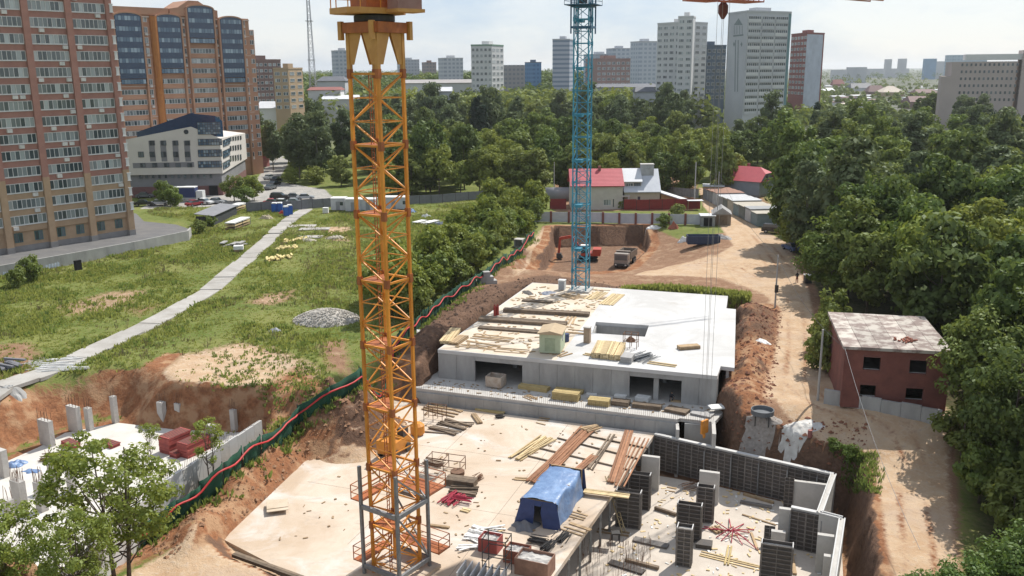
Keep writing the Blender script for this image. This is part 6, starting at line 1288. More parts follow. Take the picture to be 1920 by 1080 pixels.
fe.add([(-1.55, -3.68, 2.3), (-.35, -3.85, 2.35), (-.3, -3.98, 1.3), (-.45, -4.05, .02), (-2.1, -4.15, .02)], [(0, 4, 3, 2, 1)]); fe.add([(1.55, -3.68, 2.3), (.35, -3.85, 2.35), (.25, -3.98, 1.4), (.5, -4.05, .02), (2.1, -3.98, .02)], [(0, 1, 2, 3, 4)]); fe.add([(-.4, -3.86, 2.35), (.4, -3.86, 2.35), (.25, -3.98, 1.9), (-.3, -3.98, 1.9)], [(0, 3, 2, 1)]); fe.build('end_flap', dk, tent, recalc=False)
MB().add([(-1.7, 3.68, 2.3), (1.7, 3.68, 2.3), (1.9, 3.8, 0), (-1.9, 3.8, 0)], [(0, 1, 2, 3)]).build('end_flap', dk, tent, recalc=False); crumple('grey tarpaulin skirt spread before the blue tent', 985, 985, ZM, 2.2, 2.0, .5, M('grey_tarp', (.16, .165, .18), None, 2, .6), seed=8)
fr_ = MB()
for y in (-3.6, 0, 3.6):
    for x in (-1.45, 1.45): fr_.beam((x, y, 0), (x, y, 2.3), .1)
    fr_.beam((-1.45, y, 2.28), (1.45, y, 2.28), .1)
fr_.build('frame', wood, tent)
# timber deck with joists and long red planks on the slab's far right corner
dk2 = thing('plywood_decking', 'pale plywood decking strip laid along the slab\'s right corner', 'decking', S(0, 0, 0), 0)
for i in range(6):
    for j in range(3): a0, a1 = 15.2+j*3.0, 15.2+j*3.0+2.96; b0 = -6.3-i*1.55; MB().prism([tuple(S(a0, b0)[:2]), tuple(S(a1, b0)[:2]), tuple(S(a1-.05, b0-1.5)[:2]), tuple(S(a0-.05, b0-1.5)[:2])], -3.59, -3.565+.006*((i+j) % 3)).build('plywood_sheet', ply_deck, dk2)
for k, (p0, p1) in enumerate((((1000, 838), (1180, 882)), ((1045, 822), (1200, 862)), ((1075, 812), (1215, 842)), ((968, 850), (1060, 872)))): boards('dark joist under the plank deck, %s' % ('second from the far end', 'third from the far end', 'farthest joist', 'short left joist')[k], p0, p1, -3.565, 1, .12, .1, wood_dark, nm='joist', cat='joist')
for a in (('wide bundle of red-brown planks on the left of the deck', (1000, 905), (1105, 803), -3.46, 5, .2, .07, wood_red, .1, 2, .05), ('pair of red planks leading to the tent', (1055, 905), (1115, 855), -3.46, 3, .22, .07, wood_red, .02), ('broad red plank pack at the deck middle', (1148, 905), (1180, 808), -3.46, 4, .2, .1, wood_red, .02), ('dark thin planks between the red packs', (1105, 878), (1150, 815), -3.46, 3, .14, .06, wood_dark, .12, 1, .05), ('thin planks right of the broad red pack', (1160, 912), (1205, 822), -3.46, 4, .13, .06, wood_red, .16, 1, .05), ('pale timber bundle left of the red planks', (965, 862), (1028, 822), ZM, 6, .13, .1, wood_pale, .1, 2, .08),
          ('short planks heap at the deck\'s far end', (1095, 808), (1122, 800), -3.4, 5, .18, .08, wood, .12, 2, .3), ('yellow boards sliding off the slab edge by the ladder', (1095, 921), (1180, 932), -3.3, 3, .22, .1, wood_pale, .05, 1), ('two boards on the slab left of the tent', (965, 898), (993, 900), ZM, 2, .2, .08, wood, .1), ('lone board right of the crane foot', (800, 985), (843, 990), ZM, 1, .25, .12, wood), ('small board pair behind the crane deck', (865, 956), (880, 960), ZM, 2, .2, .1, wood_pale, .1),
          ('scattered boards at the slab edge by the tent', (1062, 985), (1100, 1000), ZM, 4, .15, .06, wood, .3, 1, .2), ('loose laths by the tent\'s right side', (1068, 965), (1098, 972), ZM, 3, .15, .05, wood, .4, 1, .2), ('yellow beams lying at the wall end of the slab', (892, 768), (945, 776), ZM, 3, .16, .15, yellow_timber, .03, 1), ('timber heap by the retaining wall, nearest the crane', (800, 762), (865, 774), ZM, 4, .18, .12, wood, .35, 1, .25), ('crossed planks near the retaining wall', (820, 795), (870, 808), ZM, 7, .2, .09, wood_dark, .35, 2, .35), ('short beam near the retaining wall', (888, 778), (900, 795), ZM, 2, .25, .18, wood, .02), ('small crossed battens by the wall', (1008, 788), (1028, 790), ZM, 4, .12, .06, wood, .2, 1, .3),
          ('white lath heap on the slab\'s near edge', (872, 1005), (935, 1015), ZM, 9, .16, .06, white_p, .12, 3, .5), ('pale planks behind the white lath heap', (900, 1003), (940, 990), ZM, 4, .14, .06, wood_pale, .2, 1, .08), ('flat plywood pieces on the slab\'s sandy left edge', (500, 950), (540, 945), ZM+.3, 2, .8, .05, ply_deck, .1, 2, .15), ('edge timber along the slab\'s near left edge', (440, 1042), (570, 1090), -3.58, 2, .25, .25, wood_dark, .02)): boards(*a)
random.seed(5)
for px, py, l in ((1010, 1017, 'black rebar coil bundle at the slab edge, nearest the tent'), (1028, 1027, 'black rebar coil bundle in the middle of the slab edge'), (1055, 1010, 'black rebar coil bundle farthest along the slab edge')): rods(l, px, py, ZM, 1.4, 26, .035, R_(random.choice((20, 60, -20))), dark_steel, .55, lift=.35)
for px, py, w_, d_, h, m, l, fill in ((920, 1030, 1.5, 1.2, 1.1, redp, 'red steel material bin near the bottom edge', 0), (970, 1050, 1.7, 1.3, 1.0, brick_r, 'brown brick pallet between the two bins', 0), (1003, 1072, 2.5, 1.6, 1.25, M('rusty_bin', (.30, .17, .12), (.2, .11, .08), 2, .8), 'rusty bin heaped with grey rubble', 1)):
    t = thing('material_bin', l, 'bin', P(px, py, ZM), STH+R_(-4))
    for x0, x1, y0, y1 in ((-w_/2, w_/2, -d_/2, -d_/2+.06), (-w_/2, w_/2, d_/2-.06, d_/2), (-w_/2, -w_/2+.06, -d_/2+.06, d_/2-.06), (w_/2-.06, w_/2, -d_/2+.06, d_/2-.06)): MB().box(x0, x1, y0, y1, 0, h).build('side', m, t)
    b = MB(); K = 10; v = [(-w_/2+.05+(w_-.1)*i/K, -d_/2+.05+(d_-.1)*j/K, h*.82+.14*mnoise.noise((i*.9, j*.9, px))+.1*fill*math.sin(math.pi*i/K)*math.sin(math.pi*j/K)) for j in range(K+1) for i in range(K+1)]; b.add(v, [(j*(K+1)+i, j*(K+1)+i+1, (j+1)*(K+1)+i+1, (j+1)*(K+1)+i) for j in range(K) for i in range(K)]); b.build('rubble_fill', conc, t, recalc=False)
t = scaffold('dark rusty stair frame at the bottom edge of the slab', 905, 1085, ZM, 1.7, 1.3, 3.1, 1, dark_steel, 3)
t = thing('grey_grille_rack', 'pale grey steel rack of grilles beside the stair frame', 'rack', P(905, 1095, ZM), STH)
for k in range(7): MB().box(-1.6+k*.5, -1.52+k*.5, -.9, .9, .3, 1.1).build('bar', M('pale_steel', (.5, .5, .5), (.4, .4, .4), 3, .6), t)
for y in (-.9, 0, .9): MB().box(-1.6, 1.5, y-.05, y+.05, 0, .3).build('rail', steel, t)
scaffold('empty rusty scaffold by the retaining wall', 795, 790, ZM, 2.0, 1.2, 1.6); scaffold('rusty scaffold cradle holding rods right of the crane', 800, 882, ZM, 3.2, 1.3, 1.3)
rods('dark rod heap lying in the scaffold cradle', 812, 872, ZM+.9, 1.8, 30, .03, R_(-20), rust, .9, lift=.3)
boards('pale timber pack in the scaffold cradle', (838, 905), (892, 912), ZM, 6, .16, .14, wood_dark, .03, 4); boards('long dark beams lying behind the cradle pack', (842, 922), (895, 925), ZM, 4, .18, .12, wood_dark, .15, 2, .2)
bi = thing('rusty_wire_basket', 'round rusty wire basket right of the cradle', 'basket', P(858, 895, ZM)); MB().lathe([(.5, 0), (.62, .3), (.62, .62)], 14).build('basket', rust, bi); rods('bundle of rusty hooks standing on the slab', 897, 900, ZM, 1.0, 20, .03, R_(60), rust, .4, lift=.5)
rods('pink props bundle lying on the slab', 850, 938, ZM, 2.0, 16, .05, R_(60), pink, .8, 'prop_bundle', 'props', .3); rods('pink props bundle crossing the first', 865, 938, ZM+.15, 1.8, 8, .05, R_(-20), pink, .5, 'prop_bundle', 'props', .25)
rods('pile of grey offcuts near the retaining wall', 937, 783, ZM, .8, 14, .04, .3, dark_steel, .5, 'offcut_pile', 'offcuts', .4)
# orange concrete pump behind the crane mast
pu_ = thing('concrete_pump', 'orange concrete pump with folded boom behind the crane mast', 'machine', P(740, 850, ZM), R_(65)); om = M('machine_orange', (.62, .25, .03), (.5, .19, .03), 2, .5)
MB().box(-1.6, 1.6, -.8, .8, .5, 1.5).build('body', om, pu_); MB().box(-1.9, -1.2, -.7, .7, .9, 1.9).build('hopper', om, pu_); MB().beam((1.2, 0, 1.5), (-.4, 0, 3.6), .22).beam((-.4, 0, 3.6), (-2.2, 0, 2.4), .18).build('boom', om, pu_); MB().box(.4, 1.3, -.75, -.1, 1.5, 2.3).build('engine_cover', dark_steel, pu_)
whm = MB().tube([(0, -.12, 0), (0, .12, 0)], .42, 14).mesh('wheel', dark_steel)
for x in (-1, 1):
    for y in (-.85, .85): inst('wheel', whm, pu_, (x, y, .42))
ob_ = thing('orange_tank', 'round orange tank beside the concrete pump', 'tank', P(783, 815, ZM)); MB().lathe([(.5, 0), (.7, .2), (.7, 1.0), (.4, 1.25)], 14).build('shell', om, ob_)
# lower floor
ZL = -6.99
tl = thing('truss_ladder', 'yellow timber truss ladder leaning from the floor to the slab edge', 'ladder', P(1170, 1000, ZL), 0); A = Vector((0, 0, 0)); B = P(1138, 892, -3.2)-P(1170, 1000, ZL)
n_ = Vector((.16, .05, 0)); q = MB().beam(A-n_, B-n_, .07).beam(A+n_, B+n_, .07)
for k in range(16): t0 = k/16; t1 = (k+1)/16; q.beam(A+(B-A)*t0+n_*(-1)**k, A+(B-A)*t1-n_*(-1)**k, .05)
q.build('truss', wood_pale, tl)
for a in (('long beam lying by the back formwork wall', (1394, 928), (1450, 945), ZL, 1, .25, .22, wood), ('dark ribbed beam lying before the long beam', (1388, 942), (1447, 953), ZL, 1, .4, .18, form_rib), ('single board left of the middle pier column', (1228, 955), (1268, 968), ZL, 1, .25, .3, wood_dark), ('flat ladder panel between slab edge and square column', (1188, 1012), (1252, 1027), ZL, 1, .75, .15, form_rib), ('timber beam in front of the flat ladder panel', (1172, 1052), (1235, 1068), ZL, 1, .3, .25, wood_dark), ('dark form panel lying at the bottom edge', (1143, 1055), (1207, 1075), ZL, 1, .7, .15, form_dark), ('dark box panel beside the square column', (1305, 1022), (1335, 1026), ZL, 1, 1.0, .35, form_dark),
          ('pale boards crossing the floor before the broad column', (1312, 1040), (1425, 1065), ZL, 3, .12, .06, wood_pale, .3, 1, .1), ('short upright board by the red props', (1408, 1000), (1420, 1032), ZL, 1, .2, .1, wood), ('long lath lying behind the red props', (1392, 965), (1455, 985), ZL, 1, .16, .08, wood), ('stubby beams beside the red props', (1335, 990), (1350, 1000), ZL, 3, .18, .18, wood, .1), ('short boards near the back wall foot', (1250, 915), (1268, 918), ZL, 3, .12, .06, wood, .3, 1, .2), ('yellow upright bracing by the square column', (1362, 1060), (1368, 1025), ZL, 2, .14, .12, yellow_timber, .1), ('board leaning by the broad column', (1484, 1040), (1489, 1078), ZL, 1, .3, .15, wood), ('boards by the slab edge on the lower floor', (1120, 995), (1180, 1003), ZL, 2, .15, .1, wood, .4)): boards(*a)
pr_ = thing('red_prop_pile', 'star-shaped heap of red steel props on the lower floor', 'props', P(1372, 1003, ZL))
for k in range(13):
    an = k*2*math.pi/13+random.uniform(-.2, .2); L_ = random.uniform(1.2, 3.0); MB().tube([(.1*math.cos(an+1), .1*math.sin(an+1), .9*random.uniform(.3, 1)), (L_*math.cos(an), L_*math.sin(an), .05)], .045, 6).build('prop', pink, pr_)
rods('rusty mesh tangle near the back wall', 1292, 915, ZL, 1.6, 12, .025, .5, rust, .9, lift=.5)
t = thing('black_stand', 'small black stand on the lower floor by the slab edge', 'stand', P(1154, 1015, ZL)); MB().box(-.35, .35, -.3, .3, .75, .85).build('top', dark_steel, t)
for x in (-.3, .3):
    for y in (-.25, .25): MB().box(x-.04, x+.04, y-.04, y+.04, 0, .75).build('leg', dark_steel, t)
rbf = MB()
for k in range(170):
    q = P(random.uniform(1080, 1220), random.uniform(1020, 1085), ZL); rbf.beam(q, q+Vector((random.uniform(-.05, .05), random.uniform(-.05, .05), random.uniform(.6, 1.1))), .022)
tag(rbf.build('rebar_field', rust), 'thin upright rebar starters in rows at the lower floor\'s near edge', 'rebar', kind='stuff')
# dust, offcuts and rubble crumbs strewn on the decks
def crumbs(label, zone, z, n, m, s0, s1, seed):
    rs = random.Random(seed); b = MB()
    for k in range(n):
        a, c = rs.uniform(*zone[:2]), rs.uniform(*zone[2:]); p = S(a, c, z); l, w_ = rs.uniform(s0, s1), rs.uniform(s0, s1)*.4; b.box(p.x-l/2, p.x+l/2, p.y-w_/2, p.y+w_/2, z, z+rs.uniform(.03, .09), rs.uniform(0, 3.1))
    tag(b.build('debris', m, recalc=False), label, 'debris', kind='stuff')
crumbs('wood scraps and litter on the lower floor', (24, 41, -27, -8), ZL, 240, wood_pale, .1, .5, 1); crumbs('white scraps strewn on the lower floor', (25, 41, -27, -9), ZL, 90, white_p, .12, .45, 2); crumbs('wood scraps on the weathered deck', (1, 12.5, 1, 32), 1.212, 260, wood, .15, .9, 3); crumbs('small scraps on the dusty slab', (0, 22, -34, -6), ZM, 170, wood, .08, .45, 4); crumbs('pale scraps beside the strip bundles', (0, 30, -3.4, -.6), ZS, 150, wood, .1, .4, 5)

# ------------------------------------------------------------------ ruined brick house and lane
BA = R_(-12.5); bh = thing('brick_ruin', 'two-storey red brick shell with empty windows and slab roof', 'building', (30.7, 80.0, 0), BA)
bm_ = M('ruin_brick', (.225, .088, .068), (.15, .06, .05), .7, .9, .4, 14); BWD, BDP = 9.1, 12.0
ops = [(1.6, 3.0, 1.15, 2.3), (5.6, 7.1, 1.1, 2.25), (1.7, 3.2, 3.75, 5.0), (5.7, 7.2, 3.65, 4.95)]
def wall_with_holes(parent, W_, H_, holes, m, y=0.0, th=.4, nm='wall'):
    xs = sorted({0, W_, *[a for h in holes for a in h[:2]]}); zs = sorted({0, H_, *[a for h in holes for a in h[2:]]}); b = MB()
    for x0, x1 in zip(xs, xs[1:]):
        for z0, z1 in zip(zs, zs[1:]):
            if any(h[0] <= (x0+x1)/2 <= h[1] and h[2] <= (z0+z1)/2 <= h[3] for h in holes): continue
            b.box(x0, x1, y, y+th, z0, z1)
    return b.build(nm, m, parent)
wall_with_holes(bh, BWD, 5.7, ops, bm_)
MB().box(0, .4, .4, BDP, 0, 5.7).build('wall', bm_, bh); MB().box(BWD-.4, BWD, .4, BDP, 0, 5.7).build('wall', bm_, bh); MB().box(.4, BWD-.4, BDP-.4, BDP, 0, 5.7).build('wall', bm_, bh); MB().box(.4, BWD-.4, .4, BDP-.4, 2.85, 3.05).build('floor', conc_wall, bh)
for o_ in ops: MB().box(o_[0]-.1, o_[1]+.1, -.03, .2, o_[3]+.001, o_[3]+.18).build('lintel', M('lintel_brick', (.2, .085, .07), None, 3, .9), bh); MB().box(o_[0], o_[1], .3, .42, o_[2]-.001, o_[2]+.05).build('sill', conc_wall, bh)
rs_m = M('roof_slab_weathered', (.46, .42, .37), (.23, .18, .16), .8, .9, .2, 6, vary=.15, contrast=.2)
for i in range(6):
    for j in range(2): MB().box(-.2+i*1.58+.015, -.2+(i+1)*1.58-.015, -.25+j*6.2+.015, -.25+(j+1)*6.2-.015, 5.7, 5.98+random.uniform(-.02, .02)).build('roof_slab', rs_m, bh)
for k in range(26): MB().box(-.13, .13, -.07, .07, 0, .12).build('loose_brick', brick_r, bh, (5.6+random.gauss(0, .45), 2.6+random.gauss(0, .35), 6.0+.1*random.random()), random.uniform(0, 3))
rwll = thing('lane_wall', 'low stained concrete wall before the brick ruin', 'wall'); a, b = P(1545, 752, 0), P(1765, 792, 0)
for k in range(6): mkwall(a+(b-a)*k/6, a+(b-a)*(k+.985)/6, -.3, 1.25-.1*(k % 2), .3, conc_wall, 'wall_panel', rwll)
wood_pole = M('pole_wood', (.25, .22, .19), (.17, .15, .13), 3, .9); conc_pole = M('pole_concrete', (.40, .39, .37), (.32, .31, .29), 3, .9)
POLE = {}
def pole(px, py, top, label, m=conc_pole, arm=False, r=.13):
    q = G(px, py); tp_ = PD(px, top, q.y); h = tp_.z-q.z; t = thing('utility_pole', label, 'pole', q); MB().tube([(0, 0, -.4), (0, 0, h)], r, 8, r*.7).build('shaft', m, t)
    if arm: MB().box(-.7, .7, -.05, .05, h-.55, h-.43).build('crossarm', wood_pole, t)
    return q+Vector((0, 0, h-.3))
pt = [pole(1453, 577, 478, 'bare pole at the lane edge with a box on it'), pole(1533, 752, 618, 'bare pole at the ruin\'s low wall'), pole(1302, 385, 304, 'tall concrete pole left of the lane entrance', r=.17), pole(1344, 421, 322, 'slim pole beside the plank shed'), pole(1357, 350, 302, 'pole with transformer box behind the garages', arm=True), pole(1261, 368, 312, 'pole behind the wooden annex', wood_pole, True), pole(1039, 372, 304, 'pole left of the red roofed house'), pole(1494, 345, 298, 'pole with crossarm in front of the dark wood', wood_pole, True)]
MB().box(-.22, .22, -.35, -.1, 2.1, 3.1).build('meter_box', dark_steel, [o for o in col.objects if o.get('label') == 'bare pole at the lane edge with a box on it'][0])
def wire(label, a, b, sag, r=.02, m=dark_steel, n=10):
    pts = [a+(b-a)*k/n+Vector((0, 0, -sag*4*(k/n)*(1-k/n))) for k in range(n+1)]; tag(MB().tube(pts, r, 5).build('power_cable', m), label, 'cable', kind='thing')
wire('cable from ruin roof corner down across the lane', Vector((30.6, 79.9, 5.9)), P(1725, 1030, .2), 1.0, .016, steel); wire('cable from the lane pole to the ruin corner', pt[0], Vector((30.6, 79.9, 5.8)), 1.2, .02); wire('cable between the lane poles', pt[0], pt[3], 1.5, .02); wire('cable from tall pole to the annex pole', pt[2], pt[5], .6, .02); wire('cable from tall pole to the transformer pole', pt[2], pt[4], .8, .02); wire('cable from the transformer pole into the wood', pt[4], pt[7], 1.0, .02); wire('cable from the left pole to the red roof', pt[6], Vector((20, 208, 8)), .8, .02)
# ------------------------------------------------------------------ houses beyond the pit
cream_w = M('cream_render', (.54, .50, .45), (.47, .43, .385), .8, .85); red_roof = M('red_metal_tile', (.46, .085, .10), (.40, .07, .085), .8, .5)
grey_sheet = M('pale_sheet_metal', (.52, .54, .57), (.44, .46, .5), .5, .45, metal=.2)
hw = thing('white_house', 'cream house with bright red metal roof behind the pit', 'house', (13.6, 203.2, 0)); W_ = 11.5
wall_with_holes(hw, W_, 5.4, [(7.2, 8.9, 1.0, 2.3), (9.3, 9.55, .6, 2.4)], cream_w); MB().box(0, .4, .4, 9, 0, 5.4).box(W_-.4, W_, .4, 9, 0, 5.4).box(.4, W_-.4, 8.6, 9, 0, 5.4).build('wall', cream_w, hw); window(hw, 7.2, 8.9, 1.0, 2.3, 3, win_l, trim_w, y=.15); MB().box(9.3, 9.55, .1, .2, .6, 2.4).build('slit_window', win_d, hw)
rf = MB().add([(-.4, -.5, 5.25), (W_+.3, -.5, 5.25), (W_+.3, 5, 8.6), (-.4, 5, 8.6), (-.4, 9.6, 5.25), (W_+.3, 9.6, 5.25), (-.4, -.5, 5.4), (W_+.3, -.5, 5.4), (W_+.3, 5, 8.75), (-.4, 5, 8.75), (-.4, 9.6, 5.4), (W_+.3, 9.6, 5.4)], [(6, 7, 8, 9), (9, 8, 11, 10), (0, 1, 7, 6), (4, 10, 11, 5), (0, 6, 9, 3), (3, 9, 10, 4), (1, 2, 8, 7), (2, 5, 11, 8)]).build('roof', red_roof, hw)
rb2 = MB()
for k in range(13): z0 = 5.42+3.33*k/13; y0 = -.5+5.5*k/13; rb2.add([(-.4, y0, z0+.045), (W_+.3, y0, z0+.045), (W_+.3, y0+.42, z0+.26), (-.4, y0+.42, z0+.26), (-.4, y0, z0), (W_+.3, y0, z0)], [(0, 1, 2, 3), (4, 5, 1, 0)])
rb2.build('tile_courses', red_roof, rf); MB().box(6.3, 6.9, 4.2, 4.8, 8.2, 9.4).build('chimney', wred, rf)
MB().box(W_, W_+.9, .3, 2.2, 0, .2).build('porch_step', conc, hw); MB().box(W_-.2, W_+1.6, -.2, 2.2, 2.9, 3.1).build('porch_roof', cream_w, hw); MB().box(W_+1.2, W_+1.5, -.1, .2, 0, 2.9).build('porch_post', trim_w, hw)
gh = thing('grey_roof_house', 'long pale metal-roofed house joined to the red roofed one', 'house', (25.6, 204.2, 0)); L2 = 8.0
wall_with_holes(gh, L2, 3.9, [(3.0, 3.6, 1.9, 2.8)], M('pale_yellow_render', (.54, .50, .36), (.47, .43, .31), .8, .85)); MB().box(3.0, 3.6, .15, .2, 1.9, 2.8).build('window', win_d, gh); MB().box(0, L2, .4, 8, 0, 3.9).build('wall', cream_w, gh)
MB().add([(-.2, -.5, 3.75), (L2+.2, -.5, 3.75), (L2+.2, 4.8, 8.4), (-.2, 4.8, 8.4), (-.2, 9, 3.9), (L2+.2, 9, 3.9), (-.2, -.5, 3.9), (L2+.2, -.5, 3.9), (L2+.2, 4.8, 8.55), (-.2, 4.8, 8.55)], [(6, 7, 8, 9), (9, 8, 5, 4), (0, 1, 7, 6), (1, 2, 8, 7), (3, 0, 6, 9)]).build('roof', grey_sheet, gh)
MB().box(4.1, 7.0, 3.2, 5.2, 7.0, 9.6).build('chimney_block', M('chimney_render', (.42, .43, .44), (.3, .3, .3), 1, .8), gh); MB().box(4.0, 7.1, 3.1, 5.3, 9.6, 9.75).build('chimney_cap', conc, gh)
dm = bpy.data.objects.new('dormer', None); put(dm, gh); MB().box(-.1, 3.9, .9, 3.5, 4.6, 6.0).build('dormer_wall', cream_w, dm); window(dm, .4, 2.0, 4.95, 5.75, 3, win_d, y=.9); window(dm, 2.2, 3.7, 4.95, 5.75, 2, win_d, dark_steel, y=.9); MB().add([(-.2, .5, 6.0), (4.1, .5, 6.0), (4.1, 4.8, 8.62), (-.2, 4.8, 8.62), (-.2, .5, 6.12), (4.1, .5, 6.12), (4.1, 4.8, 8.7), (-.2, 4.8, 8.7)], [(4, 5, 6, 7), (0, 1, 5, 4), (1, 2, 6, 5), (0, 4, 7, 3)]).build('dormer_roof', roof_w, dm)
an = thing('timber_annex', 'tan timber lean-to annex with sloping white sheet roof', 'annex', (33.9, 204.5, 0)); MB().extr([(0, 0), (6.6, 0), (6.6, 1.2), (0, 3.4)], 0, 6, 'y').build('wall', M('tan_timber', (.42, .27, .12), (.34, .21, .09), 2, .85), an); MB().extr([(-.2, 3.5), (7.6, 1.0), (7.6, 1.15), (-.2, 3.7)], -.4, 6.4, 'y').build('roof', roof_w, an); MB().box(.6, 1.5, -.02, .05, 1.3, 2.0).build('window', win_d, an)
MB().box(5.5, 9.0, -3.5, -1.2, 2.1, 2.2).build('canopy', roof_w, an)
for x in (5.6, 8.9): MB().box(x-.05, x+.05, -3.4, -3.3, 0, 2.1).build('canopy_post', wood, an)
rfm = M('red_sheet_fence', (.26, .035, .035), (.20, .03, .03), 1, .6); wfm = M('white_sheet_fence', (.55, .57, .60), (.46, .48, .52), 1, .6); bpm = M('brick_post', (.24, .10, .08), (.18, .08, .065), 4, .9); gfm = M('grey_sheet_fence', (.20, .205, .225), (.16, .165, .18), 1, .6)
def fence(label, pts, h, m, pitch, post_m, pw=.1, ph=None, nm='sheet_fence', z0=0, corr=True):
    t = thing(nm, label, 'fence')
    for a, b in zip(pts, pts[1:]):
        L_ = (b-a).length; n = max(1, round(L_/pitch)); d = (b-a)/n; r = yaw(a, b)
        for k in range(n):
            p = a+d*k; z = tz((p+d*.5).x, (p+d*.5).y)+z0; w_ = L_/n; f = MB(); c = max(4, int(w_/.25)) if corr else 1
            for i in range(c): x0, x1 = pw/2+(w_-pw)*i/c, pw/2+(w_-pw)*(i+1)/c; f.box(x0, x1, -.02-.03*(i % 2), .02-.03*(i % 2), .1, h)
            for zz in (.35, h*.55, h-.3): f.box(pw/2, w_-pw/2, -.075, -.052, zz, zz+.06)
            f.build('fence_panel', m, t, (p.x, p.y, z), r); MB().box(-pw/2, pw/2, -pw/2, pw/2, -.3, (ph or h)+.02).build('post', post_m, t, (p.x, p.y, z), r)
    return t
fence('white sheet fence with brick posts along the pit rim', [P(1000, 417, 0), P(1100, 418, 0), P(1316, 421, 0)], 2.2, wfm, 3.4, bpm, .45, 2.35)
fence('dark red sheet fence behind the white house yard', [P(1169, 395, 0), P(1313, 392, 0)], 2.4, rfm, 2.8, dark_steel); fence('short dark red gate left of the white house', [P(1031, 393, 0), P(1062, 393, 0)], 2.4, rfm, 3, dark_steel)
fence('grey sheet fence round the house yard\'s back corner', [P(1248, 366, 0), P(1310, 372, 0)], 2.2, M('grey_plank_fence', (.30, .29, .28), (.22, .21, .2), 2, .85), 2.6, wood_pole)
fence('long grey sheet fence below the grove', [P(765, 384, 0), P(830, 380, 0), P(925, 371, 0)], 2.1, gfm, 3.2, dark_steel); fence('grey sheet fence with gate behind the blue toilets', [P(463, 398, 0), P(545, 395, 0), P(606, 389, 0), P(640, 386, 0)], 2.2, gfm, 3.0, dark_steel)
t = thing('quonset_tank', 'grey rounded tank hut left of the red roofed house', 'hut', P(1046, 375, 0)); MB().tube([(-3, 0, 1.2), (3, 0, 1.2)], 1.9, 16).build('shell', grey_panel, t, smooth=True)
h2 = thing('red_roof_house', 'grey house with crimson half-hipped roof behind the garages', 'house', (60.6, 220.8, 0), R_(52)); MB().box(0, 8.5, 0, 8.8, 0, 3.9).build('wall', M('blue_grey_render', (.27, .31, .35), (.23, .265, .3), .8, .85), h2)
MB().box(-.01, 8.51, -.02, 8.82, 0, .5).build('plinth', stone_g, h2)
MB().add([(-.5, -.5, 3.8), (9, -.5, 3.8), (9, 9.3, 3.8), (-.5, 9.3, 3.8), (2.2, -.5, 5.6), (6.3, -.5, 5.6), (6.3, 9.3, 5.6), (2.2, 9.3, 5.6), (4.25, 1.8, 7.0), (4.25, 7.4, 7.0)], [(0, 4, 7, 3), (1, 2, 6, 5), (4, 8, 9, 7), (5, 6, 9, 8), (4, 5, 8), (6, 7, 9), (3, 2, 1, 0)]).build('roof', red_roof, h2); MB().extr([(0, 3.9), (8.5, 3.9), (6.2, 5.5), (2.3, 5.5)], .0, 8.8, 'y').build('gable', M('blue_grey_render', (.27, .31, .35)), h2); MB().box(3.7, 4.8, -.06, .02, 4.2, 5.0).build('gable_window', win_d, h2); MB().box(5.4, 6.0, 5.2, 5.8, 5.6, 7.6).build('chimney', wred, h2)
# garages
gr_m = [M('garage_' + n, c, tuple(x*.75 for x in c), 1.2, .7) for n, c in (('rust', (.30, .16, .11)), ('white', (.50, .51, .52)), ('grey', (.30, .31, .32)), ('cream', (.44, .40, .33)), ('green', (.16, .18, .17)), ('teal', (.20, .26, .27)))]
ga, gb = P(1318, 372, 0), P(1420, 425, 0); n = 10
gl_ = ['rust-roofed garage at the far end of the garage row', 'second rust-roofed garage from the far end', 'third garage from the far end with tan roof', 'white-roofed garage in the middle of the row', 'white garage beside the middle one', 'cream garage in the row with white roof', 'cream garage fourth from the near end', 'dark-doored garage third from the near end', 'grey garage second from the near end', 'teal garage at the near end by the black car']
for k in range(n):
    p = ga+(gb-ga)*k/n; t = thing('garage', gl_[k], 'garage', (p.x, p.y, 0), yaw(ga, gb), 'row of metal garages'); w_ = (gb-ga).length/n-.15; h = 2.5+.15*(k % 3)
    MB().box(0, w_, 0, 6.2, 0, h).build('shell', gr_m[(1, 2, 1, 1, 3, 3, 2, 4, 2, 5)[k]], t); MB().box(-.08, w_+.08, -.25, 6.4, h, h+.12).build('roof', gr_m[(0, 0, 0, 1, 1, 1, 3, 3, 2, 3)[k]], t)
    for s_ in (0, 1): MB().box(.2+s_*(w_-.4)/2, .17+(s_+1)*(w_-.4)/2, -.04, 0, .1, h-.3).build('door', gr_m[(2, 2, 1, 2, 4, 3, 5, 4, 1, 5)[k]], t)
def hut(label, px, py, w_, d_, h, rz, wm, rm, nm='shed', gable=0.0, front=None):
    q = G(px, py); t = thing(nm, label, 'shed', q, rz); MB().box(-w_/2, w_/2, 0, d_, 0, h).build('wall', wm, t)
    if gable: MB().extr([(-w_/2-.2, h-.05), (w_/2+.2, h-.05), (0, h+gable)], -.25, d_+.25, 'y').build('roof', rm, t)
    else: MB().box(-w_/2-.15, w_/2+.15, -.2, d_+.2, h, h+.12).build('roof', rm, t)
    if front: MB().box(-w_*.3, w_*.3, -.04, 0, .1, h*.85).build('door', front, t)
    return t
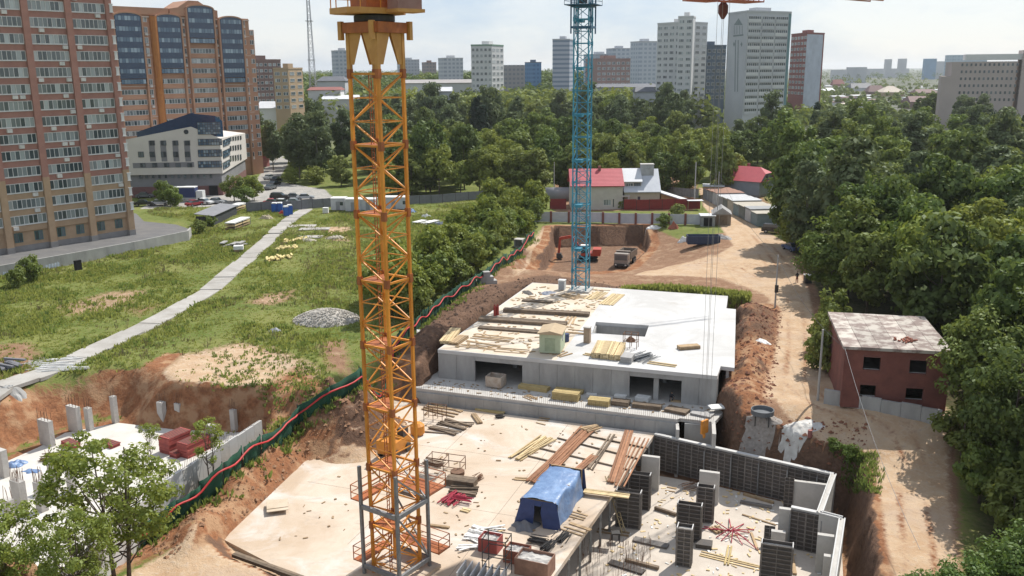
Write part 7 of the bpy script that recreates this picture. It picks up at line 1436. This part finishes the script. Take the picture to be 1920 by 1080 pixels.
hut('weathered plank shed with pitched roof beside the lane', 1353, 423, 3.6, 5, 2.3, R_(-10), M('grey_planks', (.28, .235, .19), (.2, .165, .13), 3, .9, stretch=(3, 3, .3)), M('grey_felt', (.34, .335, .33), (.27, .265, .26), 1, .9), gable=1.3, front=wood_dark); hut('small dark shed with white roof left of the plank shed', 1327, 425, 2.8, 3, 2.1, R_(-5), gr_m[2], roof_w, front=black); hut('yellow fronted kiosk at the head of the lane', 1337, 370, 5, 5, 2.6, R_(-12), M('kiosk_yellow', (.5, .36, .1), None, 2, .8), roof_w, nm='kiosk', front=gr_m[1])
hut('small red roofed kiosk beside the cream office', 476, 314, 5, 5, 3.2, R_(-25), M('kiosk_pink', (.42, .17, .16), None, 1, .8), red_roof, nm='kiosk', gable=1.3, front=wred)
# ------------------------------------------------------------------ vehicles
tyre = M('tyre', (.02, .02, .021), None, 3, .9); rim_m = M('wheel_rim', (.35, .35, .36), None, 3, .4, metal=.6); lampm = M('lamp_glass', (.75, .75, .72), None, 3, .2)
def wheel_pair(me_t, me_r, parent, x, y, r, s_):
    o = inst('wheel', me_t, parent, (x, y, r)); inst('rim', me_r, o, (0, .0, 0)); return o
WT = {}
def wheels(parent, xs, hw_, r, w_=.22):
    k = (r, w_)
    if k not in WT: WT[k] = (MB().tube([(0, -w_/2, 0), (0, w_/2, 0)], r, 14).mesh('wheel', tyre), MB().tube([(0, -w_/2-.012, 0), (0, w_/2+.012, 0)], r*.58, 10).mesh('rim', rim_m))
    for x in xs:
        for s_ in (-1, 1): wheel_pair(*WT[k], parent, x, s_*hw_, r, s_)
PAINT = {n: M('paint_'+n, c, tuple(v*.9 for v in c), 1, .28, spec=.6) for n, c in (('black', (.012, .012, .014)), ('white', (.62, .63, .64)), ('silver', (.36, .38, .40)), ('red', (.30, .03, .04)), ('blue', (.05, .09, .2)), ('grey', (.13, .14, .15)))}
def car(label, px, py, rz, paint, suv=False, at=None):
    q = at or G(px, py); t = thing('parked_car', label, 'car', q, rz, 'cars parked around the site'); h = .25 if suv else 0; L_, hw_ = (4.7, .92) if suv else (4.4, .87)
    body = [(-L_/2, .35), (L_/2, .35), (L_/2, .72+h), (L_/2-.9, .9+h), (-L_/2+.55, .95+h), (-L_/2, .85+h)]; cabp = [(-L_/2+(.12 if suv else .55), .9+h), (L_/2-1.25, .88+h), (L_/2-1.95, 1.42+h), (-L_/2+(.35 if suv else 1.2), 1.44+h)]
    MB().extr([(x, z) for x, z in body], -hw_, hw_, 'y').build('body', PAINT[paint], t); MB().extr(cabp, -hw_+.12, hw_-.12, 'y').build('glasshouse', win_d, t)
    MB().extr([(cabp[3][0]-.06, cabp[3][1]), (cabp[2][0]+.06, cabp[2][1]-.02), (cabp[2][0]-.05, cabp[2][1]+.05), (cabp[3][0]+.05, cabp[3][1]+.05)], -hw_+.1, hw_-.1, 'y').build('roof', PAINT[paint], t)
    wheels(t, (-L_/2+.85, L_/2-.85), hw_-.08, .33+.04*suv)
    for y in (-.6, .6): MB().box(L_/2-.02, L_/2+.02, y-.17, y+.17, .6+h, .74+h).build('headlight', lampm, t)
    return t
for a in (('black off-road car parked beside the teal garage', 1452, 437, R_(-25), 'black', True), ('black off-road car parked behind the grey sheet fence', 525, 374, R_(-5), 'black', True), ('silver sedan parked behind the grey sheet fence', 573, 374, R_(10), 'silver'), ('dark sedan between the black car and silver sedan', 551, 373, R_(5), 'grey'), ('red car just behind the grey fence by the toilets', 511, 384, R_(5), 'red'), ('white car just behind the grey fence', 530, 384, R_(5), 'white'), ('pale car right of the white one behind the fence', 552, 383, R_(5), 'silver'), ('red car parked before the office garage door', 365, 386, R_(60), 'red'), ('white car next to the red one by the office', 384, 383, R_(-20), 'white'), ('silver car by the office garage opening', 407, 382, R_(-10), 'silver'), ('white car half hidden by the round tree', 300, 385, R_(10), 'white'), ('black car left of the round tree', 270, 386, R_(10), 'black'), ('grey car by the brick tower corner', 272, 371, R_(10), 'grey'),
          ('silver car on the driveway beside the verge', 506, 336, R_(70), 'silver'), ('dark car on the driveway below the silver one', 515, 348, R_(75), 'black'), ('grey car nearest the fence on the driveway', 508, 355, R_(75), 'grey'), ('small dark car at the top of the driveway', 519, 340, R_(75), 'black'), ('blue car under the trees by the dirt road', 1484, 470, R_(100), 'blue'), ('grey car in the tree shade on the road edge', 1496, 466, R_(100), 'grey')): car(*a)
bt_ = thing('box_truck', 'truck with dark blue tarpaulin box before the office', 'truck', G(353, 377), R_(0)); MB().box(-3.4, 2.2, -1.2, 1.2, 1.0, 3.4).build('cargo_box', M('tarp_navy', (.035, .05, .14), None, 1, .5), bt_); MB().box(-3.42, 2.22, -1.22, 1.22, 3.4, 3.6).build('box_roof', white_p, bt_); MB().box(2.4, 4.0, -1.1, 1.1, .6, 2.6).build('cab', PAINT['white'], bt_); wheels(bt_, (-2.4, 3.2), 1.0, .48, .3)
# dump truck
dt = thing('dump_truck', 'grey dump truck with empty bed facing the camera in the pit', 'truck', G(1172, 497), R_(-110)); grim = M('truck_dusty_grey', (.30, .27, .24), (.22, .19, .165), 1.5, .6); dtb = M('truck_bed', (.20, .165, .135), (.14, .11, .09), 1.5, .7)
MB().box(1.6, 3.5, -1.25, 1.25, .8, 2.75).build('cab', grim, dt); MB().box(3.5, 3.54, -1.1, 1.1, 1.6, 2.5).build('windscreen', win_d, dt); MB().box(3.5, 3.62, -1.25, 1.25, .55, .95).build('bumper', dark_steel, dt); MB().box(2.2, 3.2, -1.27, -1.25, 1.65, 2.45).box(2.2, 3.2, 1.25, 1.27, 1.65, 2.45).build('side_window', win_d, dt); MB().box(-4.2, 3.4, -.5, .5, .65, .95).build('chassis', dark_steel, dt)
for y in (-1.2, 1.2): MB().add([(-4.3, y, 1.3), (1.3, y, 1.3), (1.4, y*1.1, 2.7), (-4.4, y*1.1, 2.5), (-4.3, y*.95, 1.3), (1.3, y*.95, 1.3), (1.4, y*1.05, 2.7), (-4.4, y*1.05, 2.5)], [(0, 1, 2, 3), (7, 6, 5, 4), (0, 4, 5, 1), (1, 5, 6, 2), (2, 6, 7, 3), (3, 7, 4, 0)]).build('bed_side', dtb, dt)
MB().box(-4.3, 1.35, -1.18, 1.18, 1.2, 1.3).build('bed_floor', dtb, dt); MB().box(1.3, 1.42, -1.3, 1.3, 1.2, 3.0).build('bed_headboard', dtb, dt); MB().box(1.42, 2.1, -1.3, 1.3, 2.9, 3.0).build('bed_canopy', dtb, dt); MB().box(-4.42, -4.32, -1.25, 1.25, 1.2, 2.4).build('tailgate', dtb, dt); wheels(dt, (2.5, -1.9, -3.2), 1.08, .55, .36)
for y in (-.9, .9): MB().box(3.62, 3.66, y-.16, y+.16, .65, .85).build('headlight', lampm, dt)
# excavator
ex = thing('excavator', 'red tracked excavator with white cab working in the pit', 'excavator', G(1102, 488), R_(172)); exr = M('excavator_red', (.42, .06, .03), (.33, .05, .03), 1.5, .5)
for y in (-1.15, 1.15): MB().extr([(-1.9, .35), (-1.5, 0), (1.5, 0), (1.9, .35), (1.5, .8), (-1.5, .8)], y-.28, y+.28, 'y').build('track', tyre, ex)
MB().box(-1.0, 1.0, -.9, .9, .75, 1.05).build('undercarriage', dark_steel, ex); MB().box(-2.4, 1.2, -1.35, 1.35, 1.05, 1.55).build('deck', exr, ex); MB().box(-2.5, -1.0, -1.35, 1.35, 1.55, 2.3).build('engine_cover', exr, ex); MB().box(-.1, 1.25, .3, 1.35, 1.55, 2.95).build('cab', dark_steel, ex); MB().box(-.15, 1.3, .25, 1.4, 2.95, 3.06).build('cab_roof', white_p, ex); MB().box(.0, 1.27, 1.35, 1.37, 1.9, 2.85).build('cab_window', win_d, ex)
MB().beam((1.0, -.3, 1.6), (3.2, -.3, 4.4), .4, .55).beam((3.2, -.3, 4.4), (5.2, -.3, 4.0), .38, .5).build('boom', exr, ex); MB().beam((5.2, -.3, 4.2), (5.5, -.3, 1.2), .32, .42).build('stick', exr, ex); MB().extr([(5.1, 1.2), (5.9, 1.1), (5.9, .3), (5.3, .0), (4.7, .4)], -.8, .2, 'y').build('bucket', dark_steel, ex)
# dumpster, tank, compactor bits
du = thing('dumpster', 'long dark blue steel dumpster by the lane', 'dumpster', G(1318, 458), R_(-3)); dbm = M('dumpster_blue', (.035, .055, .11), (.05, .065, .11), 1.5, .6)
for y in (-1.1, 1.1): MB().box(-2.9, 2.9, y-.05, y+.05, .25, 1.7).build('side', dbm, du)
for x in (-2.9, 2.9): MB().box(x-.05, x+.05, -1.05, 1.05, .25, 1.7).build('end', dbm, du)
MB().box(-2.9, 2.9, -1.05, 1.05, .15, .26).build('bottom', dbm, du)
for k in range(8): MB().box(-2.7+k*.76, -2.62+k*.76, -1.22, -1.15, .3, 1.65).build('rib', dbm, du)
crumple('white rubbish bags beside the dumpster', 1282, 452, 0, 2.2, 1.6, 1.0, white_p, 'rubbish_heap', 'rubbish', 11); crumple('white sheeting heap below the fence', 1225, 428, 0, 3.4, 1.4, .6, white_p, 'rubbish_heap', 'rubbish', 12); crumple('white and blue sheeting heap at the road edge', 1490, 437, 0, 4.0, 2.4, 1.2, M('pale_blue_sheet', (.45, .50, .58), (.6, .6, .6), 2, .7), 'rubbish_heap', 'rubbish', 13); crumple('pale rubble heap beside the dumpster', 1350, 447, 0, 5, 3, .8, M('grey_rubble', (.42, .40, .38), (.3, .28, .27), 2, .95, .6, 4), 'rubble_heap', 'rubble', 14); crumple('rusty brick heap at the white fence', 1262, 428, 0, 2.2, 1.6, 1.3, brick_r, 'brick_heap', 'bricks', 15)
tk_ = thing('round_tank', 'round dark steel tank on legs at the trench rim', 'tank', G(1428, 800)); MB().lathe([(.3, .75), (1.05, 1.05), (1.05, 1.5), (.98, 1.5), (.9, 1.15)], 22).build('pan', M('tank_steel', (.10, .11, .12), (.14, .15, .16), 2, .5), tk_)
for k in range(4): a = k*math.pi/2+.5; MB().beam((.85*math.cos(a), .85*math.sin(a), 0), (.85*math.cos(a), .85*math.sin(a), 1.1), .09).build('leg', dark_steel, tk_)
rc = thing('rusty_drum', 'small rusty red drum on the trench rim', 'drum', G(1518, 823)); MB().lathe([(.2, 0), (.22, .3), (.2, .7)], 10).build('drum', wred, rc)
crumple('white lime heap spread by the round tank', 1500, 806, 0, 3.8, 2.0, .3, M('lime_white', (.62, .61, .58), (.42, .40, .37), 1.5, .95), 'lime_heap', 'lime', 16); crumple('grey gravel bank under the round tank', 1425, 808, 0, 3.4, 2.2, .4, M('grey_gravel', (.36, .33, .30), (.24, .21, .19), 3, .95, .6, 5), 'gravel_heap', 'gravel', 17); crumple('white slab debris by the red earth heap', 1432, 643, 0, 1.6, 1.2, .3, white_p, 'slab_debris', 'debris', 18)
wm_ = thing('concrete_rings', 'stack of grey concrete blocks on the dark earth bank', 'blocks', G(912, 532), R_(15)); MB().box(-1.5, 1.5, -.7, .7, 0, .55).build('block', conc_wall, wm_); MB().box(-1.0, 1.0, -.6, .6, .55, 1.15).build('block', conc_wall, wm_); MB().box(-.5, .5, -.5, .5, 1.15, 1.85).build('block', conc_wall, wm_)
bxx = thing('concrete_box', 'open pale concrete box at the head of the earth bank', 'box', G(974, 464), R_(-20))
for x0, x1, y0, y1, z0, z1 in ((-.8, .8, -.8, .8, 0, .15), (-.8, .8, -.8, .8, 1.4, 1.55), (-.8, -.66, -.8, .8, .15, 1.4), (.66, .8, -.8, .8, .15, 1.4), (-.66, .66, .66, .8, .15, 1.4)): MB().box(x0, x1, y0, y1, z0, z1).build('side', conc, bxx)
for px, py, l in ((928, 592, 'left of two red gas cylinders at the deck edge'), (933, 591, 'right of two red gas cylinders at the deck edge')): t = thing('gas_cylinder', l, 'cylinder', P(px, py, ZA)); MB().lathe([(.17, 0), (.18, .05), (.18, 1.1), (.08, 1.3), (.08, 1.45)], 12).build('bottle', M('cylinder_red', (.34, .05, .04), None, 2, .5), t)
# ------------------------------------------------------------------ meadow yard
tb_ = M('toilet_blue', (.02, .10, .38), (.018, .08, .3), 1, .5)
for px, py, rz, l in ((515, 399, .1, 'left blue portable toilet by the fence'), (525, 398.5, .1, 'blue portable toilet next to the left one by the fence'), (537, 406, .35, 'blue portable toilet beside the path, nearest the camera'), (544, 403, .35, 'blue portable toilet half behind the nearest one')):
    t = thing('portable_toilet', l, 'toilet', G(px, py), rz, 'blue portable toilets'); MB().box(-.56, .56, -.56, .56, .05, 2.1).build('cabin', tb_, t); MB().extr([(-.6, 2.1), (.6, 2.1), (.45, 2.32), (-.45, 2.32)], -.6, .6, 'y').build('roof', white_p, t); MB().box(-.36, .36, -.585, -.56, .15, 1.95).build('door', M('toilet_blue_door', (.03, .13, .45), None, 1, .5), t)
cg_ = M('cabin_sheet', (.52, .53, .54), (.44, .45, .46), 1, .6)
for px, py, w_, l in ((634, 396, 3.2, 'white site cabin with steps left of the crane mast'), (662, 398, 3.4, 'white site cabin just behind the crane mast'), (690, 398, 3.4, 'white site cabin seen through the crane mast'), (738, 394, 6.5, 'long white site cabin right inside the crane mast')):
    t = thing('site_container', l, 'cabin', G(px, py), R_(-2), 'white site cabins'); MB().box(-w_/2, w_/2, 0, 3, .2, 2.8).build('shell', cg_, t); MB().box(-w_/2-.05, w_/2+.05, -.05, 3.05, 2.8, 2.95).build('roof', white_p, t); MB().box(-.45, .45, -.04, 0, .25, 2.2).build('door', M('cabin_door', (.3, .31, .32), None, 1, .6), t); MB().box(w_/2-1.1, w_/2-.4, -.04, 0, 1.3, 2.1).build('window', win_d, t)
t = thing('white_tank', 'small white cube tank by the fence gate', 'tank', G(611, 400)); MB().box(-.6, .6, -.5, .5, .1, 1.3).build('tank', white_p, t); MB().box(-.65, .65, -.55, .55, 0, .1).build('pallet', wood, t)
sh = thing('lean_to_shed', 'long dark lean-to shed with grey roof in the meadow', 'shed', G(400, 424), yaw(P(400, 424, 0), P(455, 398, 0))); MB().box(0, 15, 0, .15, 0, 2.0).box(0, .15, 0, 3.5, 0, 2.0).build('wall', M('shed_dark', (.05, .055, .06), None, 1, .8), sh); MB().add([(-.3, -.3, 2.05), (15.3, -.3, 2.05), (15.3, 3.8, 2.5), (-.3, 3.8, 2.5), (-.3, -.3, 2.15), (15.3, -.3, 2.15), (15.3, 3.8, 2.6), (-.3, 3.8, 2.6)], [(4, 5, 6, 7), (3, 2, 1, 0), (0, 1, 5, 4), (1, 2, 6, 5), (2, 3, 7, 6), (3, 0, 4, 7)]).build('roof', M('shed_roof', (.22, .225, .24), None, 1, .7), sh)
for x in (5, 10, 15): MB().box(x-.06, x+.06, 3.4, 3.5, 0, 2.45).build('post', steel, sh)
random.seed(9)
for a, b, l, m in (((430, 402), (462, 392), 'white sheet rack beside the lean-to shed', white_p), ((440, 432), (470, 420), 'white topped timber rack in the meadow', white_p)):
    A, B = G(*a), G(*b); t = thing('timber_rack', l, 'rack', A, yaw(A, B)); L_ = (B-A).length
    for k, z in enumerate((.15, .7, 1.25)): MB().box(0, L_, 0, 2.0, z, z+.25).build('timber_layer', (wood, wood_pale, white_p)[k], t)
    for x in (.1, L_/2, L_-.1): MB().box(x-.05, x+.05, -.05, .05, 0, 1.4).build('post', steel, t)
def pile_of(label, a, b, n, L_, m, nm, cat, w_=.3, h=.25, layers=2, part='piece'):
    A, B = G(*a), G(*b); t = thing(nm, label, cat, A, yaw(A, B)); W0 = (B-A).length
    for k in range(n): inst(part, unit(m), t, (W0*random.random(), random.gauss(0, .35), .02+h*random.randrange(layers)), R_(90)+random.gauss(-.5, .18), (L_*random.uniform(.8, 1.1), w_, h))
    return t
ym = M('yellow_wool', (.62, .53, .26), (.52, .42, .18), 3, .9, vary=.12)
pile_of('nearest heap of yellow insulation beside the path', (497, 491), (548, 482), 26, 2.2, ym, 'insulation_heap', 'insulation'); pile_of('middle heap of yellow insulation beside the path', (518, 470), (560, 464), 24, 2.2, ym, 'insulation_heap', 'insulation'); pile_of('farthest heap of yellow insulation beside the path', (535, 455), (575, 450), 24, 2.2, ym, 'insulation_heap', 'insulation')
pile_of('bundle of long white laths beside the path', (118, 697), (175, 672), 40, 5.0, white_p, 'lath_bundle', 'laths', .07, .07, 3).rotation_euler.z += R_(55); pile_of('dark grey board stack by the path at left edge', (5, 697), (30, 684), 14, 2.6, M('grey_boards', (.17, .17, .185), None, 2, .8, vary=.2), 'board_stack', 'boards', .3, .18, 4); pile_of('grey slab stack by the meadow path', (415, 462), (455, 460), 10, 2.5, greyp, 'slab_stack', 'slabs', .8, .18, 4)
t = thing('pale_box', 'pale box with brown base beside the slab stack', 'box', G(448, 473), .2); MB().box(-.8, .8, -.6, .6, 0, .55).build('base', wood, t); MB().box(-.82, .82, -.62, .62, .55, 1.2).build('lid', white_p, t)
pile_of('white sheet stack right of the crane mast', (775, 420), (815, 420), 8, 3.5, white_p, 'sheet_stack', 'sheets', 1.4, .12, 6); pile_of('rusty beam heap in the far meadow', (845, 376), (880, 372), 10, 4, wred, 'beam_heap', 'beams', .3, .3, 3); pile_of('rusty long beams right of the sheet stack', (835, 416), (870, 412), 5, 5, wred, 'beam_heap', 'beams', .25, .25, 1)
crumple('blue-grey tarpaulin beside the white sheets', 825, 421, 0, 3.6, 2.2, .7, M('slate_tarp', (.20, .22, .28)), seed=21); crumple('small blue tarpaulin by the white cabins', 770, 398, 0, 2.6, 1.5, 1.0, tarp_b, seed=22); crumple('white bag heap behind the sheet stack', 800, 408, 0, 2.5, 1.5, .8, white_p, 'bag_heap', 'bags', 23); crumple('cloth heap on the bare sandy hill', 517, 622, 0, 1.8, 1.3, .5, M('grey_cloth', (.32, .33, .36), None, 2, .8), 'cloth_heap', 'cloth', 24); crumple('red plastic heap beside the toilets', 528, 402, 0, 1.6, 1.2, 1.0, M('red_plastic', (.5, .06, .04), None, 2, .5), 'plastic_heap', 'plastic', 25); crumple('sand bags heap by the timber rack', 500, 410, 0, 3.0, 1.5, 1.0, M('sand_bag', (.46, .40, .28), None, 2, .9), 'bag_heap', 'bags', 26); crumple('pair of white sacks lying by the green fence', 780, 622, 0, 1.6, 1.0, .3, white_p, 'sack', 'sacks', 27); crumple('dark rubble beside the path at left edge', 25, 735, 0, 2.2, 1.5, .6, conc_wall, 'rubble_heap', 'rubble', 28)
crumple('pale sand hump in the meadow left of the mast', 575, 452, 0, 4, 2, .6, M('pale_sand', (.50, .45, .37), None, 2, .95), 'sand_hump', 'sand', 31); crumple('pale sand hump just beside the mast', 630, 448, 0, 4, 2, .7, M('pale_sand', (.5, .45, .37)), 'sand_hump', 'sand', 32)
gv = thing('gravel_pile', 'wide pile of pale grey gravel in the meadow beside the mast', 'gravel', G(612, 600)); b = MB(); K = 34; v = []
for j in range(K+1):
    for i in range(K+1):
        x, y = i/K*2-1, j/K*2-1; e = max(0, 1-(x*x+y*y)**.9); v.append((x*4.3, y*3.4, -.15+1.5*e**.8*(1+.25*mnoise.noise((x*3, y*3, 1)))+.16*mnoise.noise((x*14, y*14, 2))*(e > 0)))
b.add(v, [(j*(K+1)+i, j*(K+1)+i+1, (j+1)*(K+1)+i+1, (j+1)*(K+1)+i) for j in range(K) for i in range(K)]); b.build('mound', M('pale_gravel', (.52, .49, .44), (.36, .33, .29), 4, .95, .9, 7), gv, recalc=False)
st_ = MB()
for k in range(900): a = random.uniform(0, 6.28); r = random.random()**.5; x, y = r*4.4*math.cos(a), r*3.5*math.sin(a); s_ = random.uniform(.04, .11); st_.box(x-s_, x+s_, y-s_*.7, y+s_*.7, -.1+1.45*max(0, 1-r**1.8)**.8-.05, -.1+1.45*max(0, 1-r**1.8)**.8+s_, random.uniform(0, 3))
st_.build('stones', M('pale_gravel', (.5, .5, .5)), gv, recalc=False)['kind'] = 'stuff'
# ------------------------------------------------------------------ people
def person(label, loc, rz, shirt, trousers, pose='stand'):
    J = {'stand': dict(pel=(0, 0, .95), ch=(0, 0, 1.32), nk=(0, .0, 1.5), hd=(0, .02, 1.63), ht=(0, .02, 1.76), lk=(.11, .03, .5), lf=(.12, -.02, .06), rk=(-.11, .06, .5), rf_=(-.12, .1, .06), le=(.25, -.02, 1.15), lh=(.26, .1, .9), re=(-.25, -.02, 1.15), rh=(-.26, .12, .92)),
         'crouch': dict(pel=(0, 0, .45), ch=(0, .2, .78), nk=(0, .3, .95), hd=(0, .36, 1.05), ht=(0, .4, 1.17), lk=(.17, .38, .5), lf=(.15, .12, .06), rk=(-.17, .38, .5), rf_=(-.15, .12, .06), le=(.25, .4, .7), lh=(.15, .6, .5), re=(-.25, .4, .7), rh=(-.15, .6, .5))}[pose]
    names = ['pel', 'ch', 'nk', 'hd', 'ht', 'lk', 'lf', 'rk', 'rf_', 'le', 'lh', 're', 'rh']; vs = [J[k] for k in names]; rad = [.17, .19, .07, .105, .09, .08, .055, .08, .055, .055, .042, .055, .042]
    ed = [(0, 1), (1, 2), (2, 3), (3, 4), (0, 5), (5, 6), (0, 7), (7, 8), (1, 9), (9, 10), (1, 11), (11, 12)]
    for f_, h_ in ((6, 1), (8, -1)): vs.append((vs[f_][0], vs[f_][1]+.17, .05)); rad.append(.045); ed.append((f_, len(vs)-1))
    me = bpy.data.meshes.new('person'); me.from_pydata(vs, ed, []); o = bpy.data.objects.new('person', me); col.objects.link(o); mo = o.modifiers.new('skin', 'SKIN'); me.skin_vertices.new() if not me.skin_vertices else None
    for i, r in enumerate(rad): me.skin_vertices[0].data[i].radius = (r, r*(.72 if i in (0, 1) else 1))
    me.skin_vertices[0].data[0].use_root = True; o.modifiers.new('sub', 'SUBSURF').levels = 2; dg = bpy.context.evaluated_depsgraph_get(); m2 = bpy.data.meshes.new_from_object(o.evaluated_get(dg)); o.modifiers.clear(); o.data = m2
    for m_ in (shirt, trousers, M('skin_tone', (.42, .25, .17), None, 3, .7), M('dark_hair', (.03, .025, .02), None, 3, .8)): m2.materials.append(m_)
    zp = J['pel'][2]; nk_ = Vector(J['nk']); hd = Vector(J['hd'])
    for p in m2.polygons:
        c = p.center; p.use_smooth = True; dh = min((c-Vector(J['lh'])).length, (c-Vector(J['rh'])).length)
        p.material_index = (3 if c.z > hd.z+.03 or c.y < hd.y-.03 else 2) if (c-hd).length < .17 and c.z > nk_.z+.02 else 2 if dh < .09 else 1 if min((c-Vector(J[k])).length for k in ('lk', 'rk', 'lf', 'rf_')) < .32 and c.z < zp+.05 or c.z < zp-.05 and pose == 'stand' else 0
    o.location = loc; o.rotation_euler = (0, 0, rz); tag(o, label, 'person', kind='thing'); return o
person('person in dark top and reddish trousers standing on the dirt road', G(1494, 530), R_(160), M('cloth_dark', (.03, .03, .035), None, 3, .9), M('cloth_red_brown', (.22, .07, .055), None, 3, .9)); person('worker in dark clothes crouching before the right opening', P(1257, 752, ZS), R_(190), M('cloth_dark', (.03, .03, .035)), M('cloth_grey', (.09, .09, .1), None, 3, .9), 'crouch')
bn = thing('wheeled_bin', 'dark bin with pale lid beside the person on the road', 'bin', G(1514, 532)); MB().box(-.5, .5, -.45, .45, .1, 1.25).build('body', dark_steel, bn); MB().box(-.55, .55, -.5, .5, 1.25, 1.36).build('lid', white_p, bn)
pgm = thing('play_frame', 'red and yellow playground frame beyond the office', 'playground', G(515, 297)); MB().box(-1, 1, -.8, .8, 1.3, 1.45).build('platform', yellow_timber, pgm); MB().extr([(-1.2, 2.6), (1.2, 2.6), (0, 3.6)], -1, 1, 'y').build('roof', red_roof, pgm); MB().beam((-1, 0, 1.4), (-3.6, 0, .2), .8, .1).build('slide', red_roof, pgm)
for x in (-.9, .9):
    for y in (-.7, .7): MB().box(x-.07, x+.07, y-.07, y+.07, 0, 2.6).build('post', yellow_timber, pgm)
# ------------------------------------------------------------------ haze
hz = MB().box(-9100, 9100, -650, 14100, -60, 80).build('haze', M('haze_placeholder', (.8, .8, .8)), None); hm = bpy.data.materials.new('haze_air'); hm.use_nodes = True; ht_ = hm.node_tree; ht_.nodes.clear()
vo = ht_.nodes.new('ShaderNodeVolumePrincipled'); vo.inputs['Color'].default_value = (.93, .97, 1, 1); vo.inputs['Density'].default_value = .00008; vo.inputs['Anisotropy'].default_value = .3; oo = ht_.nodes.new('ShaderNodeOutputMaterial'); ht_.links.new(vo.outputs[0], oo.inputs['Volume'])
hz.data.materials.clear(); hz.data.materials.append(hm); tag(hz, 'thin pale summer haze over the whole place', kind='stuff')
